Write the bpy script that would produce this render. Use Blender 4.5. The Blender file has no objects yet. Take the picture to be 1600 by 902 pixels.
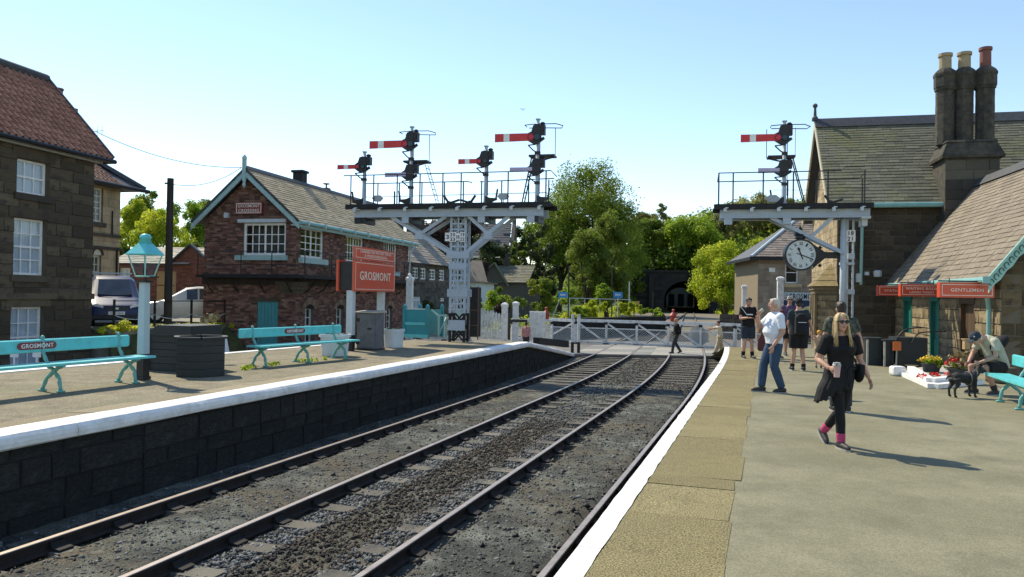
import bpy, bmesh, math, random
import numpy as np
from mathutils import Vector, Matrix, noise
R = math.radians
scene = bpy.context.scene
COL = scene.collection
rng = random.Random(7)

# ------------------------------------------------------------------ camera
FPX, CAMH = 1200.0, 1.70            # focal length in photo pixels (1600 wide), eye height over the right platform
_p, _r = R(.55), R(.9)
CF = Vector((0, math.cos(_p), math.sin(_p)))
_r0 = Vector((1, 0, 0)); _u0 = _r0.cross(CF)
CR = _r0 * math.cos(_r) + _u0 * math.sin(_r)
CU = -_r0 * math.sin(_r) + _u0 * math.cos(_r)
CO = Vector((0, 0, CAMH))
cam_data = bpy.data.cameras.new('camera'); cam = bpy.data.objects.new('camera', cam_data); COL.objects.link(cam)
cam_data.sensor_width = 36; cam_data.lens = FPX / 1600 * 36
cam_data.clip_start = .05; cam_data.clip_end = 5000
m = Matrix((CR, CU, -CF)).transposed().to_4x4(); m.translation = CO
cam.matrix_world = m
scene.camera = cam

# ------------------------------------------------------------------ sky, sun, exposure
SUN_AZ, SUN_EL = R(-44), R(48)       # azimuth from +Y towards +X
W = bpy.data.worlds.new('World'); scene.world = W; W.use_nodes = True
nt = W.node_tree
sky = nt.nodes.new('ShaderNodeTexSky'); sky.sky_type = 'NISHITA'; sky.sun_disc = False
sky.sun_elevation = SUN_EL; sky.sun_rotation = SUN_AZ
sky.air_density = 1.0; sky.dust_density = 0.0; sky.ozone_density = .6
bg = nt.nodes['Background']; bg.inputs[1].default_value = .138
nt.links.new(sky.outputs[0], bg.inputs[0])
sl = bpy.data.lights.new('sun', 'SUN'); sl.energy = 3.95; sl.angle = R(.5); sl.color = (1, .895, .69)
so = bpy.data.objects.new('sun', sl); COL.objects.link(so)
sd = Vector((math.sin(SUN_AZ) * math.cos(SUN_EL), math.cos(SUN_AZ) * math.cos(SUN_EL), math.sin(SUN_EL)))
so.rotation_euler = (-sd).to_track_quat('-Z', 'Y').to_euler(); so.location = (-30, 40, 60)
vs = scene.view_settings
vs.view_transform = 'Standard'; vs.look = 'None'; vs.exposure = .68; vs.gamma = 1; vs.use_curve_mapping = False
scene.cycles.max_bounces = 6; scene.cycles.transparent_max_bounces = 12

# ------------------------------------------------------------------ measuring: where a point seen in the photo stands
def ray(px, py): return CF + CR * ((px - 800) / FPX) + CU * ((451 - py) / FPX)
def G(px, py, z=0.0):
    d = ray(px, py); return CO + d * ((z - CAMH) / d.z)
def P(px, py, Y):
    d = ray(px, py); return CO + d * (Y / d.y)
def PL(px, py, p0, u):
    """point of a vertical plane through p0 with horizontal direction u -> (distance along u, z)"""
    d = ray(px, py); nx, ny = u[1], -u[0]
    t = (nx * (p0[0] - CO.x) + ny * (p0[1] - CO.y)) / (nx * d.x + ny * d.y)
    q = CO + d * t
    return (q.x - p0[0]) * u[0] + (q.y - p0[1]) * u[1], q.z
def tdir(deg): return (math.sin(R(deg)), math.cos(R(deg)))
def ndir(deg): return (math.cos(R(deg)), -math.sin(R(deg)))

# ------------------------------------------------------------------ materials
def ramp(nt, stops):
    n = nt.nodes.new('ShaderNodeValToRGB'); e = n.color_ramp.elements
    while len(e) < len(stops): e.new(.5)
    for k, (p, c) in enumerate(stops): e[k].position = p; e[k].color = (*c, 1)
    return n
MATS = {}
def mat(name, cols, rough=.8, scale=5, bump=0, bscale=60, metal=0, rnd=.0, attr=False, spec=.4, detail=6, dirt=None, dscale=1.3, coord='Object', stretch=None, speck=None, trans=0, dthr=(.48, .66), rmix=.62):
    """cols: one colour or a list mixed by noise (or by the per-piece value 'rv')"""
    if name in MATS: return MATS[name]
    M = bpy.data.materials.new(name); MATS[name] = M; M.use_nodes = True
    nt = M.node_tree; L = nt.links.new; b = nt.nodes['Principled BSDF']
    b.inputs['Roughness'].default_value = rough; b.inputs['Metallic'].default_value = metal
    b.inputs['Specular IOR Level'].default_value = spec
    if not isinstance(cols, list): cols = [tuple(c * .86 for c in cols), tuple(min(1, c * 1.12) for c in cols)]
    tc = nt.nodes.new('ShaderNodeTexCoord'); vec = tc.outputs[coord]
    oi = nt.nodes.new('ShaderNodeObjectInfo')
    if rnd:
        ad = nt.nodes.new('ShaderNodeVectorMath'); ad.operation = 'ADD'
        mu = nt.nodes.new('ShaderNodeMath'); mu.operation = 'MULTIPLY'; mu.inputs[1].default_value = 57.
        L(oi.outputs['Random'], mu.inputs[0]); L(vec, ad.inputs[0]); L(mu.outputs[0], ad.inputs[1]); vec = ad.outputs[0]
    if stretch:
        mp = nt.nodes.new('ShaderNodeMapping'); mp.inputs['Scale'].default_value = stretch; L(vec, mp.inputs[0]); vec2 = mp.outputs[0]
    else: vec2 = vec
    n1 = nt.nodes.new('ShaderNodeTexNoise'); n1.inputs['Scale'].default_value = scale; n1.inputs['Detail'].default_value = detail
    n1.inputs['Roughness'].default_value = .65; L(vec2, n1.inputs['Vector'])
    k = len(cols)
    fac = n1.outputs[0]
    if attr or rnd:
        mx = nt.nodes.new('ShaderNodeMix'); mx.data_type = 'FLOAT'
        mx.inputs[0].default_value = rmix
        L(n1.outputs[0], mx.inputs[2])
        if attr:
            at = nt.nodes.new('ShaderNodeAttribute'); at.attribute_name = 'rv'; L(at.outputs['Fac'], mx.inputs[3])
        else: L(oi.outputs['Random'], mx.inputs[3])
        fac = mx.outputs[0]
        rp = ramp(nt, [(.12 + .76 * i / (k - 1), c) for i, c in enumerate(cols)])
    else:
        rp = ramp(nt, [(.32 + .36 * i / (k - 1), c) for i, c in enumerate(cols)])
    L(fac, rp.inputs[0]); col = rp.outputs[0]
    if dirt:
        n3 = nt.nodes.new('ShaderNodeTexNoise'); n3.inputs['Scale'].default_value = dscale; n3.inputs['Detail'].default_value = 8
        n3.inputs['Roughness'].default_value = .7; L(tc.outputs[coord], n3.inputs['Vector'])
        r3 = ramp(nt, [(dthr[0], (0, 0, 0)), (dthr[1], (1, 1, 1))]); L(n3.outputs[0], r3.inputs[0])
        m3 = nt.nodes.new('ShaderNodeMix'); m3.data_type = 'RGBA'
        L(r3.outputs[0], m3.inputs[0]); L(col, m3.inputs[6]); m3.inputs[7].default_value = (*dirt, 1); col = m3.outputs[2]
    if speck:
        n4 = nt.nodes.new('ShaderNodeTexNoise'); n4.inputs['Scale'].default_value = speck[0]; n4.inputs['Detail'].default_value = 3; n4.inputs['Roughness'].default_value = .8
        L(tc.outputs[coord], n4.inputs['Vector']); r4 = ramp(nt, [(.36, (1 - speck[1],) * 3), (.64, (1 + speck[1],) * 3)]); L(n4.outputs[0], r4.inputs[0])
        m4 = nt.nodes.new('ShaderNodeMix'); m4.data_type = 'RGBA'; m4.blend_type = 'MULTIPLY'; m4.inputs[0].default_value = 1
        L(col, m4.inputs[6]); L(r4.outputs[0], m4.inputs[7]); col = m4.outputs[2]
    L(col, b.inputs['Base Color'])
    if bump:
        n2 = nt.nodes.new('ShaderNodeTexNoise'); n2.inputs['Scale'].default_value = bscale; n2.inputs['Detail'].default_value = 5
        L(vec, n2.inputs['Vector'])
        bp = nt.nodes.new('ShaderNodeBump'); bp.inputs['Strength'].default_value = bump; bp.inputs['Distance'].default_value = .02
        L(n2.outputs[0], bp.inputs['Height']); L(bp.outputs[0], b.inputs['Normal'])
    if trans:
        tr = nt.nodes.new('ShaderNodeBsdfTranslucent'); ms = nt.nodes.new('ShaderNodeMixShader'); ms.inputs[0].default_value = trans
        L(col, tr.inputs[0]); L(b.outputs[0], ms.inputs[1]); L(tr.outputs[0], ms.inputs[2])
        L(ms.outputs[0], nt.nodes['Material Output'].inputs[0])
    return M
def glass_mat(name, tint, rough=.03):
    M = bpy.data.materials.new(name); MATS[name] = M; M.use_nodes = True
    nt = M.node_tree; L = nt.links.new; nt.nodes.remove(nt.nodes['Principled BSDF'])
    t = nt.nodes.new('ShaderNodeBsdfTransparent'); t.inputs[0].default_value = (*tint, 1)
    g = nt.nodes.new('ShaderNodeBsdfGlossy'); g.inputs['Roughness'].default_value = rough
    lw = nt.nodes.new('ShaderNodeLayerWeight'); lw.inputs[0].default_value = .5
    pw = nt.nodes.new('ShaderNodeMath'); pw.operation = 'POWER'; pw.inputs[1].default_value = 4.5; L(lw.outputs['Facing'], pw.inputs[0])
    fr = nt.nodes.new('ShaderNodeMath'); fr.operation = 'MULTIPLY_ADD'; fr.inputs[1].default_value = .85; fr.inputs[2].default_value = .035; L(pw.outputs[0], fr.inputs[0])
    mx = nt.nodes.new('ShaderNodeMixShader'); L(fr.outputs[0], mx.inputs[0]); L(t.outputs[0], mx.inputs[1]); L(g.outputs[0], mx.inputs[2])
    L(mx.outputs[0], nt.nodes['Material Output'].inputs[0]); return M

M_ = dict(
 asphalt=mat('platform_asphalt', [(.15, .141, .09), (.21, .197, .125), (.25, .234, .152)], .93, 1.4, .5, 140, dirt=(.165, .156, .093), dscale=.38, speck=(85, .32)),
 asphalt_l=mat('left_platform_asphalt', [(.15, .128, .085), (.215, .186, .125), (.27, .235, .16)], .93, 2.5, .7, 100, dirt=(.18, .17, .105), dscale=.8, speck=(40, .4)),
 road=mat('road_asphalt', [(.11, .108, .1), (.17, .165, .15)], .9, 2, .2, 90),
 slab=mat('paving_stone', [(.165, .138, .062), (.21, .178, .083), (.26, .222, .11)], .93, 5, .8, 80, rnd=.3, rmix=.4, dirt=(.185, .157, .075), dscale=1.4, speck=(75, .75)),
 white=mat('white_edge_paint', [(.68, .68, .66), (.85, .85, .83)], .55, 5, .15, 70, dirt=(.6, .59, .55), dscale=4),
 white_r=mat('worn_white_edging', [(.66, .65, .61), (.82, .81, .77)], .6, 6, .3, 60, dirt=(.42, .385, .29), dscale=9, dthr=(.6, .68)),
 whitewood=mat('white_gate_paint', [(.62, .63, .62), (.78, .79, .78)], .5, 4, dirt=(.45, .45, .42), dscale=5),
 trackbed=mat('track_bed_dirt', [(.016, .017, .015), (.06, .064, .055), (.16, .172, .145)], .95, 1.6, 1.0, 70, dirt=(.10, .082, .052), dscale=.7, speck=(60, .85), detail=9),
 stone_b=mat('ballast_stone', [(.04, .041, .041), (.1, .104, .103), (.22, .228, .225)], .85, 25, attr=True),
 rail=mat('rusty_rail_side', [(.016, .011, .008), (.035, .024, .018)], .85, 8, .2, 80),  # rust colour, darkened further to carry the shadow band along the rail
 railtop=mat('worn_rail_head', [(.30, .25, .21), (.42, .36, .31)], .42, 6, metal=.55),
 sleeper=mat('weathered_sleeper', [(.085, .078, .062), (.15, .138, .11)], .9, 12, .6, 40, rnd=.3, dirt=(.05, .047, .042), dscale=2),
 chair=mat('rail_chair_iron', [(.009, .008, .007), (.018, .015, .013)], .85, 12),  # iron darkened so the chairs look to lie in shadow
 plat_wall=mat('sooty_stone', [(.010, .0115, .0108), (.018, .0185, .016), (.034, .032, .026)], .92, 2.5, .9, 24, rnd=.4, rmix=.3, dirt=(.036, .036, .03), dscale=.8, dthr=(.52, .75), speck=(10, .5)),
 mortar_d=mat('sooty_mortar', [(.010, .011, .0105), (.02, .02, .018)], .95, 3),
 hstone=mat('grimy_sandstone', [(.05, .038, .024), (.092, .07, .043), (.15, .118, .075)], .9, 5, .6, 40, rnd=.5, dirt=(.045, .036, .026), dscale=1.8),
 hmortar=mat('grey_mortar', (.09, .078, .058), .95),
 ystone=mat('yellow_sandstone', [(.36, .27, .15), (.44, .335, .195), (.50, .39, .235)], .88, 4, .4, 40, attr=True, dirt=(.24, .19, .12), dscale=.9),
 ymortar=mat('yellow_mortar', (.22, .175, .11), .9),
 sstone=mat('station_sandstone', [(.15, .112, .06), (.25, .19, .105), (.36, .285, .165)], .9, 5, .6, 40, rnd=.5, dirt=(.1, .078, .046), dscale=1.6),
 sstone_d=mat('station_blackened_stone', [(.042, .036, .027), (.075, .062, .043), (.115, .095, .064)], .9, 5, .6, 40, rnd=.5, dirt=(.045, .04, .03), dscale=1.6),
 smortar=mat('station_mortar', (.14, .115, .08), .95),
 chim=mat('chimney_stone', [(.03, .028, .023), (.062, .056, .043), (.09, .08, .06)], .9, 5, .5, 30, dirt=(.03, .03, .026), dscale=2),
 brick=mat('mottled_brick', [(.04, .027, .024), (.11, .056, .044), (.19, .094, .07), (.3, .185, .14)], .9, 8, .3, 60, attr=True),
 bmortar=mat('brick_mortar', (.15, .125, .1), .95),
 redbrick=mat('red_brick', [(.14, .055, .038), (.21, .085, .058), (.27, .125, .088)], .9, 8, .3, 60, attr=True),
 slate=mat('stone_slate', [(.25, .2, .128), (.35, .285, .185), (.44, .365, .245)], .85, 4, .4, 40, attr=True, dirt=(.27, .235, .15), dscale=.8),
 slate_p=mat('stone_slate_piece', [(.16, .135, .1), (.22, .185, .138), (.285, .24, .182)], .85, 5, .5, 30, rnd=.5, rmix=.35, dirt=(.145, .12, .095), dscale=1.2),
 slate_g=mat('grey_slate', [(.09, .088, .062), (.135, .13, .094), (.18, .172, .122)], .8, 4, .4, 40, attr=True, dirt=(.15, .15, .07), dscale=.6),
 slate_d=mat('dark_slate', [(.045, .05, .062), (.075, .08, .095)], .7, 3, attr=True),
 lead=mat('lead_ridge', [(.035, .038, .045), (.065, .068, .075)], .6, 6),
 pantile=mat('clay_pantile', [(.2, .085, .055), (.31, .14, .092), (.38, .19, .13)], .85, 6, .3, 40, rnd=.5, dirt=(.17, .10, .075), dscale=1.5),
 pantile_a=mat('far_clay_pantile', [(.2, .10, .065), (.34, .19, .13)], .85, 6, attr=True),
 teal=mat('teal_paint', [(.09, .50, .53), (.13, .58, .60)], .38, 3, .08, 20, dirt=(.12, .43, .43), dscale=7),
 teal_d=mat('deep_teal_paint', [(.02, .235, .275), (.03, .28, .32)], .4, 3),
 teal_l=mat('pale_green_paint', [(.26, .47, .42), (.33, .53, .47)], .45, 3),
 teal_door=mat('teal_door_paint', [(.06, .26, .28), (.08, .31, .33)], .45, 3),
 board_t=mat('pale_teal_board', [(.30, .46, .45), (.38, .53, .52)], .5, 4, dirt=(.26, .38, .37), dscale=4),
 green_d=mat('green_door_paint', [(.012, .12, .095), (.02, .155, .12)], .45, 3),
 gutter=mat('blue_green_gutter', [(.17, .37, .36), (.23, .44, .42)], .4, 3),
 palegrey=mat('pale_grey_paint', [(.44, .50, .52), (.52, .58, .60)], .45, 5),
 steel_bl=mat('gantry_grey_paint', [(.36, .43, .50), (.44, .51, .58)], .5, 3, dirt=(.34, .40, .45), dscale=3),
 black=mat('black_paint', [(.008, .009, .011), (.018, .019, .022)], .45, 6),
 blacktop=mat('tarred_black', [(.01, .011, .012), (.022, .023, .024)], .75, 6, .3, 40),
 planter=mat('black_planter_timber', [(.012, .016, .017), (.024, .03, .032)], .6, 5, stretch=(1, 1, 8)),
 red=mat('signal_red', [(.52, .022, .028), (.6, .04, .045)], .45, 3),
 orange=mat('station_sign_enamel', [(.56, .065, .026), (.64, .085, .035)], .3, 2, dirt=(.50, .085, .045), dscale=3),
 maroon=mat('maroon_enamel', [(.17, .03, .04), (.22, .045, .055)], .35, 3),
 cream=mat('cream_lettering', (.78, .72, .6), .5),
 whitep=mat('white_paint', (.76, .76, .74), .45),
 numerals=mat('black_lettering', (.012, .012, .013), .6),
 pinkp=mat('faded_violet_white', [(.42, .37, .52), (.5, .45, .58)], .5),
 spect_r=mat('red_spectacle_glass', (.55, .02, .03), .15),
 spect_g=mat('blue_green_spectacle_glass', (.02, .05, .06), .1),
 zinc=mat('grey_painted_cabinet', [(.10, .11, .125), (.15, .16, .175)], .55, 4, dirt=(.09, .09, .09), dscale=3),
 lid=mat('cabinet_lid', [(.36, .34, .28), (.46, .44, .37)], .8, 5),
 soil=mat('soil', (.035, .025, .018), .95, 20, .5),
 terracotta=mat('terracotta', [(.15, .06, .048), (.2, .085, .068)], .8),
 buffpot=mat('buff_clay', [(.27, .215, .13), (.36, .295, .185)], .8, 6),
 wood_pole=mat('dark_pole', [(.022, .018, .015), (.045, .037, .03)], .85, 8, stretch=(1, 1, .1)),
 hoard=mat('tan_hoarding', [(.36, .24, .11), (.43, .3, .15)], .8, 3),
 curtain=mat('white_net_curtain', [(.42, .46, .52), (.7, .73, .78)], .9, 5, stretch=(9, 9, .25)),
 dark=mat('dark_interior', (.012, .012, .013), .9),
 roompale=mat('dim_room', (.12, .12, .11), .9),
 shopblue=mat('shop_blue', (.012, .04, .10), .4),
 render_w=mat('white_render', [(.55, .62, .62), (.66, .72, .71)], .85, 2),
 dstone=mat('dark_terrace_stone', [(.045, .042, .038), (.085, .078, .066), (.13, .118, .098)], .9, 6, attr=True),
 tstone=mat('tunnel_stone', [(.009, .009, .0095), (.02, .019, .018), (.034, .032, .03)], .92, 3, .5, 20, attr=True, dirt=(.02, .022, .018), dscale=.5),
 grass=mat('grass', [(.06, .10, .02), (.12, .17, .04)], .9, 4, .4, 40),
 hill=mat('hillside_grass', [(.05, .08, .02), (.09, .13, .035)], .95, .2),
 bark=mat('bark', [(.035, .028, .02), (.075, .06, .045)], .95, 8, .5, 20),
 blueglass=None, )
GLASS = glass_mat('window_glass', (.92, .95, .96))
LAMPGLASS = glass_mat('lantern_glass', (.88, .92, .92), .04)
CARGLASS = glass_mat('car_glass', (.16, .19, .22))
def leafmat(name, a, b, c, tr=.6): return mat(name, [(q[0] * 2.75, q[1] * 2.1, q[2] * 1.4) for q in (a, b, c)], .55, .8, attr=True, trans=tr, spec=.3)
LF = dict(
 mid=leafmat('leaves_mid_green', (.02, .05, .008), (.055, .105, .016), (.12, .17, .03)),
 bright=leafmat('leaves_bright_green', (.035, .085, .01), (.085, .165, .02), (.16, .25, .035)),
 lime=leafmat('leaves_lime', (.06, .11, .01), (.14, .22, .02), (.26, .33, .04)),
 olive=leafmat('leaves_olive', (.026, .05, .010), (.056, .10, .02), (.10, .15, .035)),
 dark=leafmat('leaves_dark', (.008, .018, .006), (.018, .034, .01), (.04, .062, .018), .2),
 copper=leafmat('leaves_copper', (.010, .008, .009), (.024, .017, .02), (.055, .04, .045), .3),
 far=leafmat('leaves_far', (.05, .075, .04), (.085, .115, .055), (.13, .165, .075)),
 yflower=mat('yellow_petals', (.7, .5, .03), .7), rflower=mat('red_petals', (.6, .03, .025), .7), dry=mat('dry_grass', (.3, .24, .12), .9))
# ------------------------------------------------------------------ object helpers
def empty(name, loc, rz=0.0):
    o = bpy.data.objects.new(name, None); COL.objects.link(o); o.location = loc; o.rotation_euler = (0, 0, rz); o.empty_display_size = .2
    return o
def tag(o, label=None, cat=None, group=None, kind=None):
    if label: o['label'] = label
    if cat: o['category'] = cat
    if group: o['group'] = group
    if kind: o['kind'] = kind
    return o
def thing(name, label, cat, loc=(0, 0, 0), rz=0.0, group=None): return tag(empty(name, loc, rz), label, cat, group)
def inst(name, me, parent=None, loc=(0, 0, 0), mtx=None, scale=None):
    o = bpy.data.objects.new(name, me); COL.objects.link(o)
    if parent: o.parent = parent
    if mtx is not None: o.matrix_local = mtx
    else:
        o.location = loc
        if scale: o.scale = scale
    return o
def copy_tree(o, parent=None):
    c = o.copy(); COL.objects.link(c)
    if parent: c.parent = parent; c.matrix_parent_inverse = o.matrix_parent_inverse.copy()
    for ch in list(o.children): copy_tree(ch, c)
    return c
def basis(d, up=Vector((0, 0, 1))):
    d = Vector(d).normalized()
    if abs(d.dot(up)) > .98: up = Vector((0, 1, 0))
    a = d.cross(up).normalized(); return a, a.cross(d).normalized(), d

class MB:
    def __init__(s): s.v = []; s.f = []; s.m = []; s.rv = []; s.cr = .5; s.smooth = False; s.cm = 0
    def add(s, vs, fs, m=None, rv=None):
        b = len(s.v); s.v.extend([tuple(p) for p in vs]); s.f.extend([tuple(i + b for i in f) for f in fs])
        s.m.extend([s.cm if m is None else m] * len(fs)); s.rv.extend([s.cr if rv is None else rv] * len(vs)); return s
    def box(s, c, d, rz=0, m=None, rv=None, M=None):
        x, y, z = d[0] / 2, d[1] / 2, d[2] / 2
        vs = [Vector(p) for p in ((-x, -y, -z), (x, -y, -z), (x, y, -z), (-x, y, -z), (-x, -y, z), (x, -y, z), (x, y, z), (-x, y, z))]
        if M is not None: vs = [M @ p for p in vs]
        elif rz:
            c0, s0 = math.cos(rz), math.sin(rz); vs = [Vector((p.x * c0 - p.y * s0, p.x * s0 + p.y * c0, p.z)) for p in vs]
        c = Vector(c)
        return s.add([p + c for p in vs], [(0, 3, 2, 1), (4, 5, 6, 7), (0, 1, 5, 4), (1, 2, 6, 5), (2, 3, 7, 6), (3, 0, 4, 7)], m, rv)
    def b2(s, p, q, m=None, rv=None):
        p, q = Vector(p), Vector(q); return s.box((p + q) / 2, [abs(a) for a in (q - p)], 0, m, rv)
    def bar(s, p, q, w, h, m=None, up=(0, 0, 1), rv=None):
        p, q = Vector(p), Vector(q); a, b, d = basis(q - p, Vector(up)); vs = []
        for c in (p, q):
            for i, j in ((-1, -1), (1, -1), (1, 1), (-1, 1)): vs.append(c + a * (i * w / 2) + b * (j * h / 2))
        return s.add(vs, [(0, 1, 2, 3), (7, 6, 5, 4), (0, 4, 5, 1), (1, 5, 6, 2), (2, 6, 7, 3), (3, 7, 4, 0)], m, rv)
    def tube(s, pts, r, n=8, m=None, caps=True, rv=None, flat=1.0):
        pts = [Vector(p) for p in pts]; k = len(pts); rs = r if isinstance(r, (list, tuple)) else [r] * k
        vs = []; pa = None
        for i, p in enumerate(pts):
            d = (pts[min(i + 1, k - 1)] - pts[max(i - 1, 0)])
            if d.length < 1e-9: d = Vector((0, 0, 1))
            if pa is None: a, b, d = basis(d)
            else:
                d.normalize(); a = (pa - d * pa.dot(d))
                a = a.normalized() if a.length > 1e-6 else basis(d)[0]; b = a.cross(d)
            pa = a
            for j in range(n):
                t = 2 * math.pi * j / n; vs.append(p + a * (math.cos(t) * rs[i]) + b * (math.sin(t) * rs[i] * flat))
        fs = [(i * n + j, i * n + (j + 1) % n, (i + 1) * n + (j + 1) % n, (i + 1) * n + j) for i in range(k - 1) for j in range(n)]
        if caps: fs += [tuple(range(n))[::-1], tuple((k - 1) * n + j for j in range(n))]
        return s.add(vs, fs, m, rv)
    def lathe(s, prof, c=(0, 0, 0), n=16, m=None, rv=None, sx=1, sy=1, rot0=0.0):
        vs = [(c[0] + sx * r * math.cos(2 * math.pi * j / n + rot0), c[1] + sy * r * math.sin(2 * math.pi * j / n + rot0), c[2] + z) for r, z in prof for j in range(n)]
        k = len(prof); fs = [(i * n + j, i * n + (j + 1) % n, (i + 1) * n + (j + 1) % n, (i + 1) * n + j) for i in range(k - 1) for j in range(n)]
        fs += [tuple(range(n))[::-1], tuple((k - 1) * n + j for j in range(n))]
        return s.add(vs, fs, m, rv)
    def prism(s, poly, o, u, v, w, m=None, rv=None):
        """polygon (a,b) in plane o + a*u + b*v, extruded by vector w"""
        o, u, v, w = Vector(o), Vector(u), Vector(v), Vector(w); n = len(poly)
        a = [o + u * x + v * y for x, y in poly]; vs = a + [p + w for p in a]
        fs = [tuple(range(n)), tuple(range(2 * n - 1, n - 1, -1))] + [(i, i + n, (i + 1) % n + n, (i + 1) % n) for i in range(n)]
        return s.add(vs, fs, m, rv)
    def ell(s, c, r, n=12, k=8, m=None, M=None, rv=None):
        vs = []; c = Vector(c); r = (r, r, r) if not isinstance(r, (tuple, list)) else r
        for i in range(1, k):
            t = math.pi * i / k
            for j in range(n):
                p = 2 * math.pi * j / n; q = Vector((r[0] * math.sin(t) * math.cos(p), r[1] * math.sin(t) * math.sin(p), r[2] * math.cos(t)))
                vs.append(c + (M @ q if M is not None else q))
        for zz in (r[2], -r[2]):
            q = Vector((0, 0, zz)); vs.append(c + (M @ q if M is not None else q))
        T, B = len(vs) - 2, len(vs) - 1
        fs = [(i * n + j, (i + 1) * n + j, (i + 1) * n + (j + 1) % n, i * n + (j + 1) % n) for i in range(k - 2) for j in range(n)]
        fs += [(T, j, (j + 1) % n) for j in range(n)] + [(B, (k - 2) * n + (j + 1) % n, (k - 2) * n + j) for j in range(n)]
        return s.add(vs, fs, m, rv)
    def mesh(s, name, mats):
        me = bpy.data.meshes.new(name); me.from_pydata(s.v, [], s.f)
        for q in (mats if isinstance(mats, (list, tuple)) else [mats]): me.materials.append(q)
        if s.m and max(s.m): me.polygons.foreach_set('material_index', s.m)
        a = me.attributes.new('rv', 'FLOAT', 'POINT'); a.data.foreach_set('value', s.rv)
        if s.smooth: me.polygons.foreach_set('use_smooth', [True] * len(s.f))
        me.update(); return me
    def fix(s, me):
        bm = bmesh.new(); bm.from_mesh(me); bmesh.ops.recalc_face_normals(bm, faces=bm.faces); bm.to_mesh(me); bm.free(); return me
    def obj(s, name, mats, parent=None, label=None, loc=(0, 0, 0), kind=None, smooth=None):
        if smooth is not None: s.smooth = smooth
        o = inst(name, s.fix(s.mesh(name, mats)), parent, loc); tag(o, label, None, None, kind); return o
def part(name, mats, parent, fn, **k):
    b = MB(); fn(b); return b.obj(name, mats, parent, **k)
def box_part(name, mt, parent, p, q, **k):
    b = MB(); b.b2(p, q); return b.obj(name, mt, parent, **k)
def structure(name, b, mt, **k):
    o = b.obj(name, mt); o['kind'] = 'structure'; return o

def text(name, s, parent, mt, o, u, v, w, h, depth=.004, align=None, bold=0.0):
    """lettering fitted to a w x h box centred on o, in the plane u (right) / v (up)"""
    cu = bpy.data.curves.new(name, 'FONT'); cu.body = s; cu.align_x = 'CENTER'; cu.extrude = .02; cu.resolution_u = 3; cu.offset = bold; cu.space_character = 1.08 + bold * 6
    tmp = bpy.data.objects.new('tmp_text', cu)
    me = bpy.data.meshes.new_from_object(tmp); bpy.data.objects.remove(tmp); bpy.data.curves.remove(cu)
    n = len(me.vertices); co = np.empty(n * 3, np.float32); me.vertices.foreach_get('co', co); co = co.reshape(-1, 3)
    lo, hi = co.min(0), co.max(0); c = (lo + hi) / 2
    sx = w / max(hi[0] - lo[0], 1e-6); sy = h / max(hi[1] - lo[1], 1e-6)
    u, v = Vector(u).normalized(), Vector(v).normalized(); nn = u.cross(v); o = Vector(o)
    q = (co - c) * np.array([sx, sy, depth / .04]); A = np.array([u, v, nn]); co = q @ A + np.array(o)
    me.vertices.foreach_set('co', co.astype(np.float32).ravel()); me.materials.clear(); me.materials.append(mt); me.update()
    return inst(name, me, parent)

# ---- walls of separate blocks -------------------------------------------------------------
def block_mesh(name, mt, seed):
    """unit block: x -.5..5, z -.5...5, front at y=0, back at y=1; front face has a worn chamfer"""
    r = random.Random(seed); j = lambda a: r.uniform(-a, a); b = MB()
    bk = [(-.5, 1, -.5), (.5, 1, -.5), (.5, 1, .5), (-.5, 1, .5)]
    md = [(-.5 + abs(j(.012)), .35, -.5 + abs(j(.03))), (.5 - abs(j(.012)), .35, -.5 + abs(j(.03))), (.5 - abs(j(.012)), .35, .5 - abs(j(.03))), (-.5 + abs(j(.012)), .35, .5 - abs(j(.03)))]
    ft = [(x * .965, j(.12), z * .93) for x, y, z in md]
    b.add(bk + md + ft, [(4, 5, 1, 0), (5, 6, 2, 1), (6, 7, 3, 2), (7, 4, 0, 3), (8, 9, 5, 4), (9, 10, 6, 5), (10, 11, 7, 6), (11, 8, 4, 7), (8, 11, 10, 9)], 0, .5)
    return b.fix(b.mesh(name, mt))
_bm = {}
def blocks_of(mt, name):
    if (mt.name, name) not in _bm: _bm[(mt.name, name)] = [block_mesh(name, mt, k) for k in range(6)]
    return _bm[(mt.name, name)]
def courses(W, H, bw, bh, holes=(), clip=None, seed=0, z0=0.0, u0=0.0, var=.25, hvar=.0):
    r = random.Random(seed); z = z0; out = []; row = 0
    while z < H - .02:
        h = min(bh * (1 + r.uniform(-hvar, hvar)), H - z); zc = z + h / 2
        a, b = (u0, W) if clip is None else clip(zc)
        cuts = sorted([(x0, x1) for x0, x1, y0, y1 in holes if y0 - h * .35 < zc < y1 + h * .35])
        segs = []; p = a
        for x0, x1 in cuts:
            if x0 > p: segs.append((p, min(x0, b)))
            p = max(p, x1)
        if p < b: segs.append((p, b))
        for s0, s1 in segs:
            if s1 - s0 < .04: continue
            x = s0; first = True
            while x < s1 - 1e-4:
                w = bw * (1 + r.uniform(-var, var))
                if first and row % 2: w *= .55
                first = False
                if s1 - (x + w) < bw * .4: w = s1 - x
                out.append((x, x + w, z, z + h)); x += w
        z += h; row += 1
    return out
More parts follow.
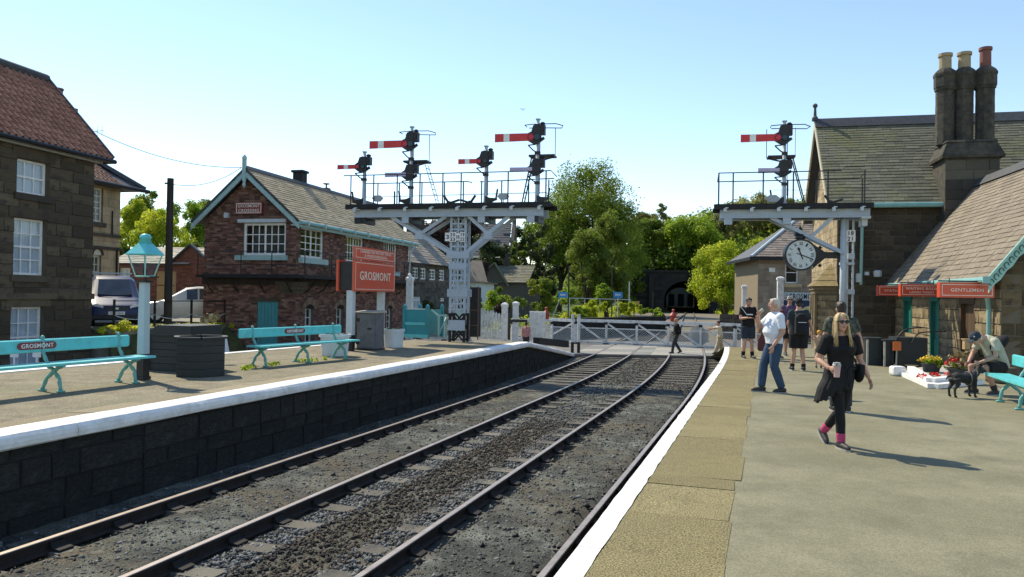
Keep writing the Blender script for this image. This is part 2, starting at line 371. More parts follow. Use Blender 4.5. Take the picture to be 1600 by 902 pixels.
def wall_parts(parent, name, mt, o, u, cs, gap=.012, proud=.03, depth=.10, seed=0, limit=300, key=None, jit=1.0):
    """each block its own object; o local origin, u local horizontal direction (2D); outward = (u.y,-u.x); blocks past the limit are joined"""
    r = random.Random(seed); ms = blocks_of(mt, name); u = Vector((u[0], u[1], 0)); n = Vector((u.y, -u.x, 0)); o = Vector(o)
    rest = None
    if len(cs) > limit:
        if key: cs = sorted(cs, key=key)
        rest = cs[limit:]; cs = cs[:limit]
    for a, b, z0, z1 in cs:
        w, h = b - a - gap, z1 - z0 - gap
        pr = proud + r.uniform(-.01, .012) * jit
        c = o + u * ((a + b) / 2) + Vector((0, 0, (z0 + z1) / 2)) + n * pr
        M = Matrix(((u.x * w, -n.x * depth, 0, c.x), (u.y * w, -n.y * depth, 0, c.y), (0, 0, h, c.z), (0, 0, 0, 1)))
        inst(name, r.choice(ms), parent, mtx=M)
    if rest: return wall_stuff(parent, name + '_courses', mt, o, u, rest, gap, proud, depth, seed + 1)
def wall_stuff(parent, name, mt, o, u, cs, gap=.01, proud=.015, depth=.06, seed=0, jit=.006):
    r = random.Random(seed); u = Vector((u[0], u[1], 0)); n = Vector((u.y, -u.x, 0)); o = Vector(o); b = MB()
    for a, c, z0, z1 in cs:
        pr = proud + r.uniform(-jit, jit); g = gap / 2; rv = r.random()
        f = [o + u * x + Vector((0, 0, z)) for x, z in ((a + g, z0 + g), (c - g, z0 + g), (c - g, z1 - g), (a + g, z1 - g))]
        b.add([p + n * pr for p in f] + [p + n * (pr - depth) for p in f], [(0, 1, 2, 3), (0, 4, 5, 1), (1, 5, 6, 2), (2, 6, 7, 3), (3, 7, 4, 0)], 0, rv)
    ob = b.obj(name, mt, parent); ob['kind'] = 'stuff'; return ob
def core(b, o, u, W, H, holes=(), th=.3, z0=0.0, m=None):
    """backing wall with openings, thickness inward"""
    u = Vector((u[0], u[1], 0)); n = Vector((u.y, -u.x, 0)); o = Vector(o)
    us = sorted({0.0, W} | {min(max(x, 0), W) for h in holes for x in h[:2]}); zs = sorted({z0, H} | {min(max(x, z0), H) for h in holes for x in h[2:]})
    for i in range(len(us) - 1):
        zz = None
        for j in range(len(zs)):
            solid = j < len(zs) - 1 and not any(h[0] <= (us[i] + us[i + 1]) / 2 <= h[1] and h[2] <= (zs[j] + zs[j + 1]) / 2 <= h[3] for h in holes)
            if solid and zz is None: zz = zs[j]
            if not solid and zz is not None:
                p = [o + u * x + Vector((0, 0, z)) for x, z in ((us[i], zz), (us[i + 1], zz), (us[i + 1], zs[j]), (us[i], zs[j]))]
                b.add(p + [q - n * th for q in p], [(0, 1, 2, 3), (7, 6, 5, 4), (0, 4, 5, 1), (1, 5, 6, 2), (2, 6, 7, 3), (3, 7, 4, 0)], m); zz = None
def window(parent, o, u, w, h, cols, rows, mt, inset=.1, fr=.06, bars=.025, back=None, sill=None, name='window', split=None, gl=None, mid=None, backz=.06):
    """frame + bars (one mesh), every pane a sub-part, a blind or room behind"""
    u = Vector((u[0], u[1], 0)); n = Vector((u.y, -u.x, 0)); o = Vector(o); Z = Vector((0, 0, 1)); b = MB()
    def rect(x0, x1, z0, z1, y0, y1, bb=b):
        p = [o + u * x + Z * z - n * (inset + y) for y in (y0, y1) for x, z in ((x0, z0), (x1, z0), (x1, z1), (x0, z1))]
        bb.add(p, [(0, 1, 2, 3), (7, 6, 5, 4), (0, 4, 5, 1), (1, 5, 6, 2), (2, 6, 7, 3), (3, 7, 4, 0)])
    rect(0, fr, 0, h, 0, .07); rect(w - fr, w, 0, h, 0, .07); rect(fr, w - fr, 0, fr, 0, .069); rect(fr, w - fr, h - fr, h, 0, .069)
    xs = [fr + (w - 2 * fr) * i / cols for i in range(cols + 1)]; zs = [fr + (h - 2 * fr) * i / rows for i in range(rows + 1)]
    for i, x in enumerate(xs[1:-1]):
        bw = fr * .8 if (split and i + 1 in split) else bars
        rect(x - bw / 2, x + bw / 2, fr, h - fr, .012, .05)
    for i, z in enumerate(zs[1:-1]):
        bw = fr * .9 if (mid and i + 1 in mid) else bars
        rect(fr, w - fr, z - bw / 2, z + bw / 2, .014, .048)
    wo = b.obj(name, mt, parent)
    for i in range(cols):
        for j in range(rows):
            pb = MB(); e = .004
            rect(xs[i] + e, xs[i + 1] - e, zs[j] + e, zs[j + 1] - e, .028, .033, pb); pb.obj('pane', gl or GLASS, wo)
    if back is not None:
        pb = MB(); rect(.01, w - .01, .01, h - .01, backz + .02, backz + .05, pb); pb.obj('curtain' if back is M_['curtain'] else 'interior', back, wo)
    if sill:
        pb = MB(); rect(-.08, w + .08, -.12, -.002, -inset - .08, .05, pb); pb.obj('sill', sill, wo)
    return wo
# ---- roofs of separate slates -------------------------------------------------------------
def roof_cells(W, L, tw, tl, seed=0, clip=None, var=.3, stag=True, taper=1.0):
    r = random.Random(seed); out = []; v = 0; row = 0; l = tl
    while v < L - .02:
        l2 = min(l, L - v); a, b = (0, W) if clip is None else clip(v + l2 / 2); x = a; first = True
        while x < b - 1e-4:
            w = tw * (1 + r.uniform(-var, var))
            if first and row % 2 and stag: w *= .5
            first = False
            if b - x - w < tw * .45: w = b - x
            out.append((x, x + w, v, v + l2)); x += w
        v += l2; row += 1; l *= taper
    return out
def slate_geo(b, o, u, s, n, c, th, r, lap=1.18):
    a, d, v0, v1 = c; g = .004; l = (v1 - v0) * lap; t0 = th * r.uniform(1.5, 2.3)
    def pt(x, v, k): return o + u * x + s * v + n * k
    e = r.uniform(-.012, .012)
    q = [pt(a + g, v0 + e, t0), pt(d - g, v0 + e, t0), pt(d - g, v0 + l, th * .6), pt(a + g, v0 + l, th * .6)]
    w = [pt(a + g, v0 + e, t0 - th * 1.2), pt(d - g, v0 + e, t0 - th * 1.2), pt(d - g, v0 + l, -th * .4), pt(a + g, v0 + l, -th * .4)]
    b.add(q + w, [(0, 1, 2, 3), (0, 4, 5, 1), (1, 5, 6, 2), (3, 7, 4, 0), (7, 6, 5, 4)], 0, r.random())
def roof(parent, o, u, s, cells, mt, th=.014, seed=0, name='slate', parts=0, pmat=None, key=None):
    r = random.Random(seed); o, u, s = Vector(o), Vector(u).normalized(), Vector(s).normalized(); n = u.cross(s)
    if n.z < 0: n = -n
    cells = list(cells)
    if key: cells.sort(key=key)
    if parts:
        unit = []
        for k in range(5):
            b = MB(); slate_geo(b, Vector((0, 0, 0)), Vector((1, 0, 0)), Vector((0, 1, 0)), Vector((0, 0, 1)), (-.5, .5, 0, 1), 1, random.Random(k), 1.18)
            unit.append(b.fix(b.mesh(name, pmat or mt)))
        for a, d, v0, v1 in cells[:parts]:
            c = o + u * ((a + d) / 2) + s * (v0 + r.uniform(-.012, .012)); w, l = d - a - .006, v1 - v0
            M = Matrix(((u.x * w, s.x * l, n.x * th, c.x), (u.y * w, s.y * l, n.y * th, c.y), (u.z * w, s.z * l, n.z * th, c.z), (0, 0, 0, 1)))
            inst(name, r.choice(unit), parent, mtx=M)
        cells = cells[parts:]
    if cells:
        b = MB()
        for c in cells: slate_geo(b, o, u, s, n, c, th, r)
        ob = b.obj(name + '_courses', mt, parent); ob['kind'] = 'stuff'

# ---- foliage ------------------------------------------------------------------------------
def leaf_mesh(name, clumps, n_per, size, mt, seed, droop=.2, squash=.9):
    """many small leaf faces on the shells of clumps; clumps: (x,y,z,radius,value)"""
    g = np.random.default_rng(seed); C = np.array(clumps, np.float64); k = len(C); N = k * n_per
    cc = np.repeat(C, n_per, 0); d = g.normal(size=(N, 3)); d /= np.linalg.norm(d, axis=1)[:, None]
    rad = cc[:, 3] * (1 - .55 * g.random(N) ** 2.2) * (1 + .18 * g.normal(size=N))
    pos = cc[:, :3] + d * rad[:, None] * np.array([1, 1, squash])
    nrm = d * .7 + g.normal(size=(N, 3)) * .55 + np.array([0, 0, .35]); nrm /= np.linalg.norm(nrm, axis=1)[:, None]
    t = g.normal(size=(N, 3)); a = np.cross(nrm, t); a /= np.linalg.norm(a, axis=1)[:, None]; b = np.cross(nrm, a)
    sz = size * (.55 + .9 * g.random(N)); a *= sz[:, None]; b *= (sz * .62)[:, None]
    fold = nrm * (sz * .22)[:, None]
    V = np.stack([pos - a, pos - b + fold, pos + a, pos + b + fold], 1).reshape(-1, 3)
    me = bpy.data.meshes.new(name); me.vertices.add(N * 4); me.vertices.foreach_set('co', V.astype(np.float32).ravel())
    me.loops.add(N * 4); me.loops.foreach_set('vertex_index', np.arange(N * 4, dtype=np.int32))
    me.polygons.add(N); me.polygons.foreach_set('loop_start', np.arange(0, N * 4, 4, dtype=np.int32))
    rv = np.clip(cc[:, 4] + g.normal(size=N) * .1, 0, 1); at = me.attributes.new('rv', 'FLOAT', 'POINT')
    at.data.foreach_set('value', np.repeat(rv, 4).astype(np.float32)); me.materials.append(mt); me.update(calc_edges=True); me.validate()
    return me
def crown_clumps(c, rx, ry, rz, k, cr, seed, shape='round'):
    r = random.Random(seed); out = []; lobes = []
    for i in range(max(5, int(k ** .5 * 1.3))):             # big boughs first, leaf clumps on each
        while True:
            v = Vector((r.gauss(0, 1), r.gauss(0, 1), r.gauss(.25, .9))); 
            if v.length > .1: break
        v.normalize(); lobes.append((v * r.uniform(.5, .68), r.uniform(.3, .46), min(.9, max(.1, .5 + r.gauss(0, .17)))))
    for i in range(k):
        if shape == 'round' and r.random() < .82:
            L_, lr, val = r.choice(lobes); v = Vector((r.gauss(0, 1), r.gauss(0, 1), r.gauss(.2, 1))).normalized() * lr * r.uniform(.55, 1.0); x, y, z = L_ + v
        else:
            val = .45
            while True:
                x, y, z = r.uniform(-1, 1), r.uniform(-1, 1), r.uniform(-1, 1); q = abs(x) ** 2.5 + abs(y) ** 2.5 + abs(z) ** 2.5
                if q > .95 or q < .25 * r.random(): continue
                if shape == 'cone' and math.hypot(x, y) > (1 - z) * .52: continue
                if shape == 'egg' and math.hypot(x, y) > 1 - .45 * (z + 1) / 2 - .1: continue
                break
        out.append((c[0] + x * rx, c[1] + y * ry, c[2] + z * rz, cr * r.uniform(.6, 1.2), min(1, max(0, val + r.gauss(0, .1)))))
    return out
def tree(name, label, cat, x, y, z0, h, w, crown0, mt, leaf=.25, k=40, npk=160, seed=0, shape='round', group=None, trunk=True, depth=None, cr=None):
    t = thing(name, label, cat, (x, y, z0), 0, group); r = random.Random(seed)
    rz = (h - crown0) / 2; c = (0, 0, crown0 + rz); rx = w / 2
    cl = crown_clumps(c, rx, depth / 2 if depth else rx, rz, k, cr or max(.25 * min(rx, rz), .15), seed, shape)
    if trunk:
        b = MB(); tr = max(.05, h * .022); tip = (r.uniform(-.2, .2) * rx, 0, crown0 + rz * 1.1)
        b.tube([(0, 0, -.3), (0, 0, crown0 * .5), (tip[0] * .4, 0, crown0), tip], [tr * 1.3, tr, tr * .8, tr * .3], 8); b.smooth = True
        b.obj('trunk', M_['bark'], t); lb = MB(); lb.smooth = True
        for q in r.sample(cl, min(len(cl), 9)):
            s = Vector((tip[0] * .3, 0, crown0 * r.uniform(.75, 1.1))); e = Vector(q[:3]); mm = (s + e) / 2 + Vector((0, 0, -.1 * rz))
            lb.tube([s, mm, e], [tr * .5, tr * .3, tr * .1], 6)
        lb.obj('limb', M_['bark'], t)
    inst('crown', leaf_mesh('crown', cl, npk, leaf, mt, seed + 11), t)
    return t
# ------------------------------------------------------------------ tracks, platforms, ground
def X2(Y):
    if Y < 18: return -2.80 + .334 * Y
    if Y < 35: return -2.80 + .334 * Y - .003 * (Y - 18) ** 2
    return -2.80 + .334 * 35 - .003 * 289 + .232 * (Y - 35)
def X1(Y):
    if Y < 20: return -6.42 + .337 * Y
    if Y < 36: return -6.42 + .337 * Y - .0027 * (Y - 20) ** 2
    return -6.42 + .337 * 36 - .0027 * 256 + .2506 * (Y - 36)
def sl_(f, Y): return (f(Y + .05) - f(Y - .05)) / .1
def off(f, Y, d):                      # point at signed distance d to the right of a track centre
    s = sl_(f, Y); k = math.hypot(1, s); return f(Y) + d / k, Y - d * s / k
def eL(Y): return X1(Y) - 1.66
def eR(Y): return X2(Y) + 1.52
def bL(Y): return -9.37 + .436 * (Y - 14.1)
ZR, ZL, ZP = -.80, .15, 0.0

# ground to the horizon
b = MB(); b.add([(-900, -60, -1.12), (900, -60, -1.12), (900, 1400, -1.12), (-900, 1400, -1.12)], [(0, 1, 2, 3)]); structure('ground', b, M_['grass'])
def bed_z(x, y):
    d1 = x - X1(y); d2 = x - X2(y)
    n = noise.noise(Vector((x * 1.1, y * .8, 0))) * .022 + noise.noise(Vector((x * 4.5, y * 4.5, 3))) * .018
    base = -.955
    for d in (d1, d2):
        if abs(d) < .68: base = -.908 if y < 21 else (-.965 if y > 25 else -.908 - .0143 * (y - 21))
        if -.17 < abs(d) - .757 < .2: base = min(base, -.975)
    return base + n
b = MB(); b.smooth = True
ys = [(-3 + .16 * i) for i in range(int(23 / .16))] + [20 + .5 * i for i in range(30)]; nx = 84
for y in ys:
    a, c = eL(y) - .15, eR(y) + .15
    for i in range(nx + 1):
        x = a + (c - a) * i / nx; b.v.append((x, y, bed_z(x, y))); b.rv.append(.5)
for j in range(len(ys) - 1):
    for i in range(nx): b.f.append((j * (nx + 1) + i, j * (nx + 1) + i + 1, (j + 1) * (nx + 1) + i + 1, (j + 1) * (nx + 1) + i)); b.m.append(0)
structure('track_bed', b, M_['trackbed'])
b = MB()                                # the line beyond the crossing
for y in range(41, 150, 6): b.v += [(X2(y) - 16 - .0 * y, y, -.97), (X2(y) + 6, y, -.97)]; b.rv += [.5, .5]
for j in range(len(b.v) // 2 - 1): b.f.append((2 * j, 2 * j + 1, 2 * j + 3, 2 * j + 2)); b.m.append(0)
structure('far_track_bed', b, mat('far_cinder_bed', [(.13, .105, .08), (.2, .17, .135)], .95, .8, dirt=(.12, .12, .06), dscale=.15))

# ballast: loose stones, nobody could count them
def pebbles(name, pts, rad, mt, seed):
    g = np.random.default_rng(seed); N = len(pts); P0 = np.array(pts)
    base = np.array([[1, 0, 0], [-1, 0, 0], [0, 1, 0], [0, -1, 0], [0, 0, .8], [0, 0, -.8]], float)
    F = np.array([[0, 2, 4], [2, 1, 4], [1, 3, 4], [3, 0, 4], [2, 0, 5], [1, 2, 5], [3, 1, 5], [0, 3, 5]])
    s = rad[0] + (rad[1] - rad[0]) * g.random(N) ** 2.0
    V = base[None] * (1 + .35 * g.normal(size=(N, 6, 1)).clip(-1.5, 1.5)) + .22 * g.normal(size=(N, 6, 3)).clip(-1.5, 1.5)
    an = g.random(N) * 6.283; c0, s0 = np.cos(an), np.sin(an)
    V = np.stack([V[..., 0] * c0[:, None] - V[..., 1] * s0[:, None], V[..., 0] * s0[:, None] + V[..., 1] * c0[:, None], V[..., 2]], -1)
    V = V * s[:, None, None] + P0[:, None, :]
    I = (F[None] + (np.arange(N) * 6)[:, None, None]).reshape(-1)
    me = bpy.data.meshes.new(name); me.vertices.add(N * 6); me.vertices.foreach_set('co', V.astype(np.float32).ravel())
    me.loops.add(N * 24); me.loops.foreach_set('vertex_index', I.astype(np.int32)); me.polygons.add(N * 8)
    me.polygons.foreach_set('loop_start', np.arange(0, N * 24, 3, dtype=np.int32))
    at = me.attributes.new('rv', 'FLOAT', 'POINT'); at.data.foreach_set('value', np.repeat(g.random(N), 6).astype(np.float32))
    me.materials.append(mt); me.update(calc_edges=True); o = inst(name, me); o['kind'] = 'stuff'; return o
r = random.Random(3); pts = []
def scatter(n, y0, y1, f, d0, d1, dz=.0, pw=1.0):
    for _ in range(n):
        y = y0 + (y1 - y0) * r.random() ** pw; x, yy = off(f, y, r.uniform(d0, d1)); pts.append((x, yy, bed_z(x, yy) + dz))
scatter(5200, 4.8, 16, X1, .92, 1.35, .012, 1.25); scatter(5200, 4.8, 16, X1, 2.05, 2.62, .012, 1.25); scatter(4500, 16, 34, X1, .95, 2.6, .012, 1.1)
scatter(900, 4.8, 18, X1, -.62, .62, .0); scatter(900, 4.8, 18, X2, -.62, .62, .0); scatter(700, 5, 30, X2, .9, 1.4, .01); scatter(800, 6, 26, X1, -1.5, -.85, .01)
scatter(2500, 21, 34, X2, -.62, .62, .01); scatter(1500, 24, 34, X1, -.62, .62, .0)
pebbles('ballast', pts, (.010, .036), M_['stone_b'], 5)
pts = []; scatter(7800, 4.8, 17, X1, 1.25, 2.2, .014, 1.2); scatter(2500, 22, 34, X2, -.62, .62, .01); scatter(1800, 24, 34, X1, .95, 2.6, .02)
pebbles('brown_ballast', pts, (.010, .034), mat('brown_ballast_stone', [(.018, .015, .012), (.05, .042, .033), (.11, .09, .066)], .9, 25, attr=True), 6)
pts = []; scatter(11000, 4.8, 20, X1, -.66, .66, -.001, 1.3); scatter(13000, 4.8, 20, X2, -.66, .66, -.001, 1.3); scatter(1200, 5, 22, X1, -1.5, -.85, .0)
pebbles('cinder_grit', pts, (.004, .02), mat('cinder_grit', [(.012, .012, .012), (.06, .063, .055), (.2, .21, .18)], .9, 25, attr=True), 7)
pts = []; scatter(120, 5, 18, X1, -.6, .6); scatter(150, 5, 16, X2, -.62, .62); scatter(110, 5, 20, X1, .95, 1.4)
pebbles('loose_lumps', pts, (.018, .062), mat('coal_lump', [(.014, .014, .015), (.05, .048, .046)], .7, 12, attr=True), 8)

# rails, sleepers, chairs: one thing per track
def rail_mb(f, d, y0, y1, step):
    prof = [(-.065, -.14), (.065, -.14), (.065, -.128), (.012, -.105), (.012, -.045), (.036, -.035), (.036, -.006), (.03, 0), (-.03, 0), (-.036, -.006), (-.036, -.035), (-.012, -.045), (-.012, -.105), (-.065, -.128)]
    b = MB(); ys = []; y = y0
    while y < y1: ys.append(y); y += step
    ys.append(y1); n = len(prof)
    for y in ys:
        for a, z in prof: x, yy = off(f, y, d + a); b.v.append((x, yy, ZR + z)); b.rv.append(.5)
    for i in range(len(ys) - 1):
        for j in range(n):
            k = (j + 1) % n; b.f.append((i * n + j, i * n + k, (i + 1) * n + k, (i + 1) * n + j)); b.m.append(1 if 6 <= j <= 8 else 0)
    return b
slp = MB(); slp.box((0, 0, -.06), (2.55, .25, .12)); slp_m = slp.fix(slp.mesh('sleeper', M_['sleeper']))
chb = MB(); chb.prism([(-.16, 0), (.16, 0), (.16, .025), (.07, .04), (.05, .085), (-.05, .085), (-.07, .04), (-.16, .025)], (0, -.085, 0), (1, 0, 0), (0, 0, 1), (0, .17, 0))
ch_m = chb.fix(chb.mesh('rail_chair', M_['chair']))
def track(label, f, y0=3.5, y1=148):
    t = thing('railway_track', label, 'railway track', (f(7), 7, -.95), 0); ti = Matrix.Translation((-f(7), -7, .95))
    for d in (-.757, .757):
        o = rail_mb(f, d, y0, y1, .6).obj('rail', [M_['rail'], M_['railtop']], t, loc=(-f(7), -7, .95))
    y = 4.6
    while y < 60:
        if not 33.9 < y < 41.2:
            s = sl_(f, y); rz = -math.atan(s) + r.uniform(-.012, .012); x = f(y) + r.uniform(-.04, .04)
            inst('sleeper', slp_m, t, mtx=ti @ Matrix.Translation((x, y, -.926 + r.uniform(-.008, .006))) @ Matrix.Rotation(rz, 4, 'Z'))
            if y < 30:
                for d in (-.757, .757):
                    xx, yy = off(f, y, d); inst('rail_chair', ch_m, t, mtx=ti @ Matrix.Translation((xx, yy, -.93)) @ Matrix.Rotation(rz, 4, 'Z'))
        y += .74
    return t
track('railway track beside the left platform wall', X1); track('railway track along the white edge of the right platform', X2)

# ---- left platform
ysl = [-4 + .5 * i for i in range(61)]                    # to Y = 26
def zL(y): return ZL if y <= 26 else ZL - (y - 26) / 7.8 * .93
b = MB(); yy = ysl + [27, 28, 30, 32, 33.8]; k = 8
for y in yy:
    a, c = bL(y) + .12 if y < 24 else bL(24) + .12 + (y - 24) * .2, eL(y) - .75
    for i in range(k + 1): b.v.append((a + (c - a) * i / k, y, zL(y) - .006)); b.rv.append(.5)
for j in range(len(yy) - 1):
    for i in range(k): q = j * (k + 1) + i; b.f.append((q, q + 1, q + k + 2, q + k + 1)); b.m.append(0)
structure('left_platform', b, M_['asphalt_l'])
lp = thing('platform_wall', 'soot-blackened stone face of the left platform with rounded white coping', 'platform wall', (eL(8), 8, -1)); LT = Matrix.Translation((-eL(8), -8, 1))
def seg_path(f, y0, y1, n): return [(f(y0 + (y1 - y0) * i / n), y0 + (y1 - y0) * i / n) for i in range(n + 1)]
# core strips + blocks, by straight lengths
cb = MB(); pth = seg_path(lambda y: eL(y), 2, 26, 6) + [(eL(y), y) for y in (28, 30, 32, 33.8)]
for i in range(len(pth) - 1):
    (x0, y0), (x1, y1) = pth[i], pth[i + 1]; d = Vector((x1 - x0, y1 - y0, 0)); L = d.length; u = d / L
    z0, z1 = zL(y0) - .15, zL(y1) - .15
    cb.add([(x0 - .06, y0, -1.1), (x1 - .06, y1, -1.1), (x1 - .06, y1, z1), (x0 - .06, y0, z0), (x0 - .5, y0, -1.1), (x1 - .5, y1, -1.1), (x1 - .5, y1, z1), (x0 - .5, y0, z0)],
           [(0, 1, 2, 3), (3, 2, 6, 7), (4, 7, 6, 5)])
    if y0 < 26: cs = courses(L, .96, .7, .26, seed=i, var=.5, hvar=.4)
    else: cs = [c for c in courses(L, .96, .6, .24, seed=i, hvar=.2) if c[3] < (z0 + (z1 - z0) * c[1] / L) + 1.0]
    wall_parts(lp, 'wall_stone', M_['plat_wall'], LT @ Vector((x0 - .06, y0, -.98)), u, cs, .004, .016, .12, seed=i, jit=.45)
cb.v = [tuple(LT @ Vector(p)) for p in cb.v]; cb.obj('wall_core', M_['mortar_d'], lp)
prof = [(-.36, .155), (-.06, .155), (0, .14), (.035, .10), (.045, .05), (.035, .0), (.0, -.02), (-.36, -.02)]
def coping(y0, y1):
    b = MB(); b.smooth = False; n = 5
    for i in range(n):
        y = y0 + (y1 - y0) * i / (n - 1)
        for a, z in prof:
            w = 1 + .0 * a; b.v.append(tuple(LT @ Vector((eL(y) + a, y, zL(y) + (z - .15) + .012 * noise.noise(Vector((y * 3, a * 20, z * 20))))))); b.rv.append(.5)
    m = len(prof)
    for i in range(n - 1):
        for j in range(m): q = (j + 1) % m; b.f.append((i * m + j, i * m + q, (i + 1) * m + q, (i + 1) * m + j)); b.m.append(0)
    b.f += [tuple(range(m)), tuple((n - 1) * m + j for j in range(m))[::-1]]; b.m += [0, 0]
    o = b.obj('coping_stone', M_['white'], lp)
y = 2.0; r = random.Random(12)
while y < 33:
    y1 = min(y + r.uniform(1.9, 2.6), 33.6)
    if y < 26 < y1: y1 = 26.0
    coping(y + .006, y1 - .006); y = y1
def flag_part(name, parent, mt, T, quad, z, th, r, joint=.008, zq=None):
    b = MB(); q = [Vector((*p, z + r.uniform(-.004, .003))) for p in quad]; c = sum(q, Vector()) / 4
    q = [p + (c - p).normalized() * joint for p in q]; lo = [p - Vector((0, 0, th)) for p in q]
    if zq: q = [p + Vector((0, 0, d)) for p, d in zip(q, zq)]
    b.add([tuple(T @ p) for p in q + lo], [(0, 1, 2, 3), (0, 4, 5, 1), (1, 5, 6, 2), (2, 6, 7, 3), (3, 7, 4, 0)]); b.obj(name, mt, parent)
lpave = thing('paving_strip', 'strip of worn paving stones behind the white coping on the left platform', 'paving', (eL(8) - .5, 8, 0)); T = Matrix.Translation((-eL(8) + .5, -8, 0))
bedb = MB()
y = 2.0
while y < 26:
    y1 = min(26.0, y + r.uniform(.9, 1.7)); flag_part('paving_stone', lpave, M_['slab'] if False else mat('left_paving_stone', [(.19, .155, .095), (.27, .225, .145), (.33, .285, .19)], .92, 9, .8, 110, rnd=.3, speck=(100, .6)), T, [(eL(y) - .77, y), (eL(y) - .37, y), (eL(y1) - .37, y1), (eL(y1) - .77, y1)], ZL - .002, .08, r)
    y = y1
# white line and rear wall of the left platform
rb = MB(); y = 6.0
lb_ = thing('platform_back_kerb', 'white-painted rear kerb of the left platform in front of the houses', 'kerb', (bL(14), 14, 0)); T = Matrix.Translation((-bL(14), -14, 0))
while y < 24:
    y1 = y + 1.5; b = MB(); b.bar(T @ Vector((bL(y + .006), y + .006, ZL - .07)), T @ Vector((bL(y1 - .006), y1 - .006, ZL - .07)), .26, .16, up=(0, 0, 1)); b.obj('kerb_stone', M_['white'], lb_); y = y1
b = MB(); b.add([tuple(T @ Vector(p)) for p in ((bL(0), 0, ZL - .14), (bL(24), 24, ZL - .14), (bL(24), 24, -1.1), (bL(0), 0, -1.1), (bL(0) + .4, 0, ZL - .14), (bL(24) + .4, 24, ZL - .14))], [(0, 1, 2, 3), (0, 4, 5, 1)]); b.obj('rear_wall', M_['mortar_d'], lb_)

# ---- right platform
b = MB(); yy = [-4 + 1.0 * i for i in range(32)] + [27.4]; k = 24
for y in yy:
    a = eR(y) + .9
    for i in range(k + 1): b.v.append((a + (45 - a) * (i / k) ** 1.6, y, -.006)); b.rv.append(.5)
for j in range(len(yy) - 1):
    for i in range(k): q = j * (k + 1) + i; b.f.append((q, q + 1, q + k + 2, q + k + 1)); b.m.append(0)
n0 = len(b.v)                                              # ramp down to the road behind the platform
b.add([(eR(27.4), 27.4, -.006), (45, 27.4, -.006), (45, 33.9, -.84), (eR(27.4) + 1.2, 33.9, -.84)], [(0, 1, 2, 3)])
structure('right_platform', b, M_['asphalt'])
rp = thing('platform_edge', 'paved edge of the right platform with white-painted lip', 'platform edge', (eR(6), 6, 0)); T = Matrix.Translation((-eR(6), -6, 0))
y = 3.2; r = random.Random(5)
while y < 27.3:
    y1 = min(27.4, y + r.choice([.38, .62, .8, .95, 1.1]))
    def q(y, d): return off(lambda t: eR(t), y, d)
    w = 1.0 + r.uniform(-.035, .03)
    flag_part('paving_slab', rp, M_['slab'], T, [q(y, .17), q(y, w - .03), q(y1, w - .03 + r.uniform(-.02, .02)), q(y1, .17)], 0, .12, r, .004)
    b = MB(); n = 6; V = []
    for i in range(n + 1):
        t = y + .003 + (y1 - y - .006) * i / n; wv = .168 + .018 * noise.noise(Vector((t * 5, 0, 9)))
        p0, p1 = q(t, .0 + .008 * noise.noise(Vector((t * 3, 4, 1)))), q(t, wv)
        V += [T @ Vector((*p0, .002)), T @ Vector((*p1, .004)), T @ Vector((*p0, -.13))]
    F = [];
    for i in range(n): F += [(3 * i, 3 * i + 1, 3 * i + 4, 3 * i + 3), (3 * i + 2, 3 * i, 3 * i + 3, 3 * i + 5)]
    b.add(V, F); b.obj('white_edging', M_['white_r'], rp); y = y1
b = MB(); pp = [(eR(y) + .03, y) for y in (2, 6, 10, 14, 18, 22, 27.4)]
for i in range(len(pp) - 1):
    (x0, y0), (x1, y1) = pp[i], pp[i + 1]
    b.add([tuple(T @ Vector(p)) for p in ((x0, y0, -1.1), (x1, y1, -1.1), (x1, y1, -.12), (x0, y0, -.12), (x0 + 1.1, y0, -.125), (x1 + 1.1, y1, -.125))], [(0, 3, 2, 1), (3, 4, 5, 2)])
b.add([tuple(T @ Vector(p)) for p in ((eR(27.4), 27.4, -1.1), (20, 27.4, -1.1), (20, 27.4, -.01), (eR(27.4), 27.4, -.01))], [(0, 1, 2, 3)])
b.obj('platform_core', M_['plat_wall'], rp)

# ---- the level crossing: road with panels between the rails
b = MB(); b.add([(-40, 33.9, -.845), (45, 33.9, -.845), (45, 47, -.845), (-40, 42.5, -.845)], [(0, 1, 2, 3)])
b.add([(-40, 33.9, -.845), (45, 33.9, -.845), (45, 33.9, -1.1), (-40, 33.9, -1.1)], [(0, 1, 2, 3)]); structure('road', b, M_['road'])
lcx = thing('crossing_deck', 'deck of grey panels between the rails of the level crossing', 'crossing deck', (5, 37, -.84))
pm = mat('crossing_panel_rubber', [(.13, .135, .13), (.22, .22, .205), (.33, .31, .26)], .85, 3, .2, 60, rnd=.6)
r = random.Random(9); T = Matrix.Translation((-5, -37, .84))
for f, d0, d1 in ((X1, -1.75, -.80), (X1, -.70, .70), (X1, .80, None), (X2, -.70, .70), (X2, .80, 1.9)):
    for ya in (33.95, 35.65, 37.35, 39.05):
        yb = ya + 1.68
        def e(y, d):
            if d is None: x = X2(y) - .81; return (x, y)
            return (f(y) + d * 1.04, y)
        if d1 is None:
            for h0, h1 in ((0, .5), (.5, 1)):
                L0, R0 = e(ya, d0), e(ya, None); L1, R1 = e(yb, d0), e(yb, None)
                mixp = lambda A, B, t: (A[0] + (B[0] - A[0]) * t, A[1])
                flag_part('crossing_panel', lcx, pm, T, [mixp(L0, R0, h0), mixp(L0, R0, h1), mixp(L1, R1, h1), mixp(L1, R1, h0)], -.806, .13, r, .012)
        else: flag_part('crossing_panel', lcx, pm, T, [e(ya, d0), e(ya, d1), e(yb, d1), e(yb, d0)], -.806, .13, r, .012)
# ------------------------------------------------------------------ left side: yard, houses, signal box
def local(th_deg, base, px, py):       # facade along the away direction of a house frame
    return PL(px, py, base, tdir(th_deg))
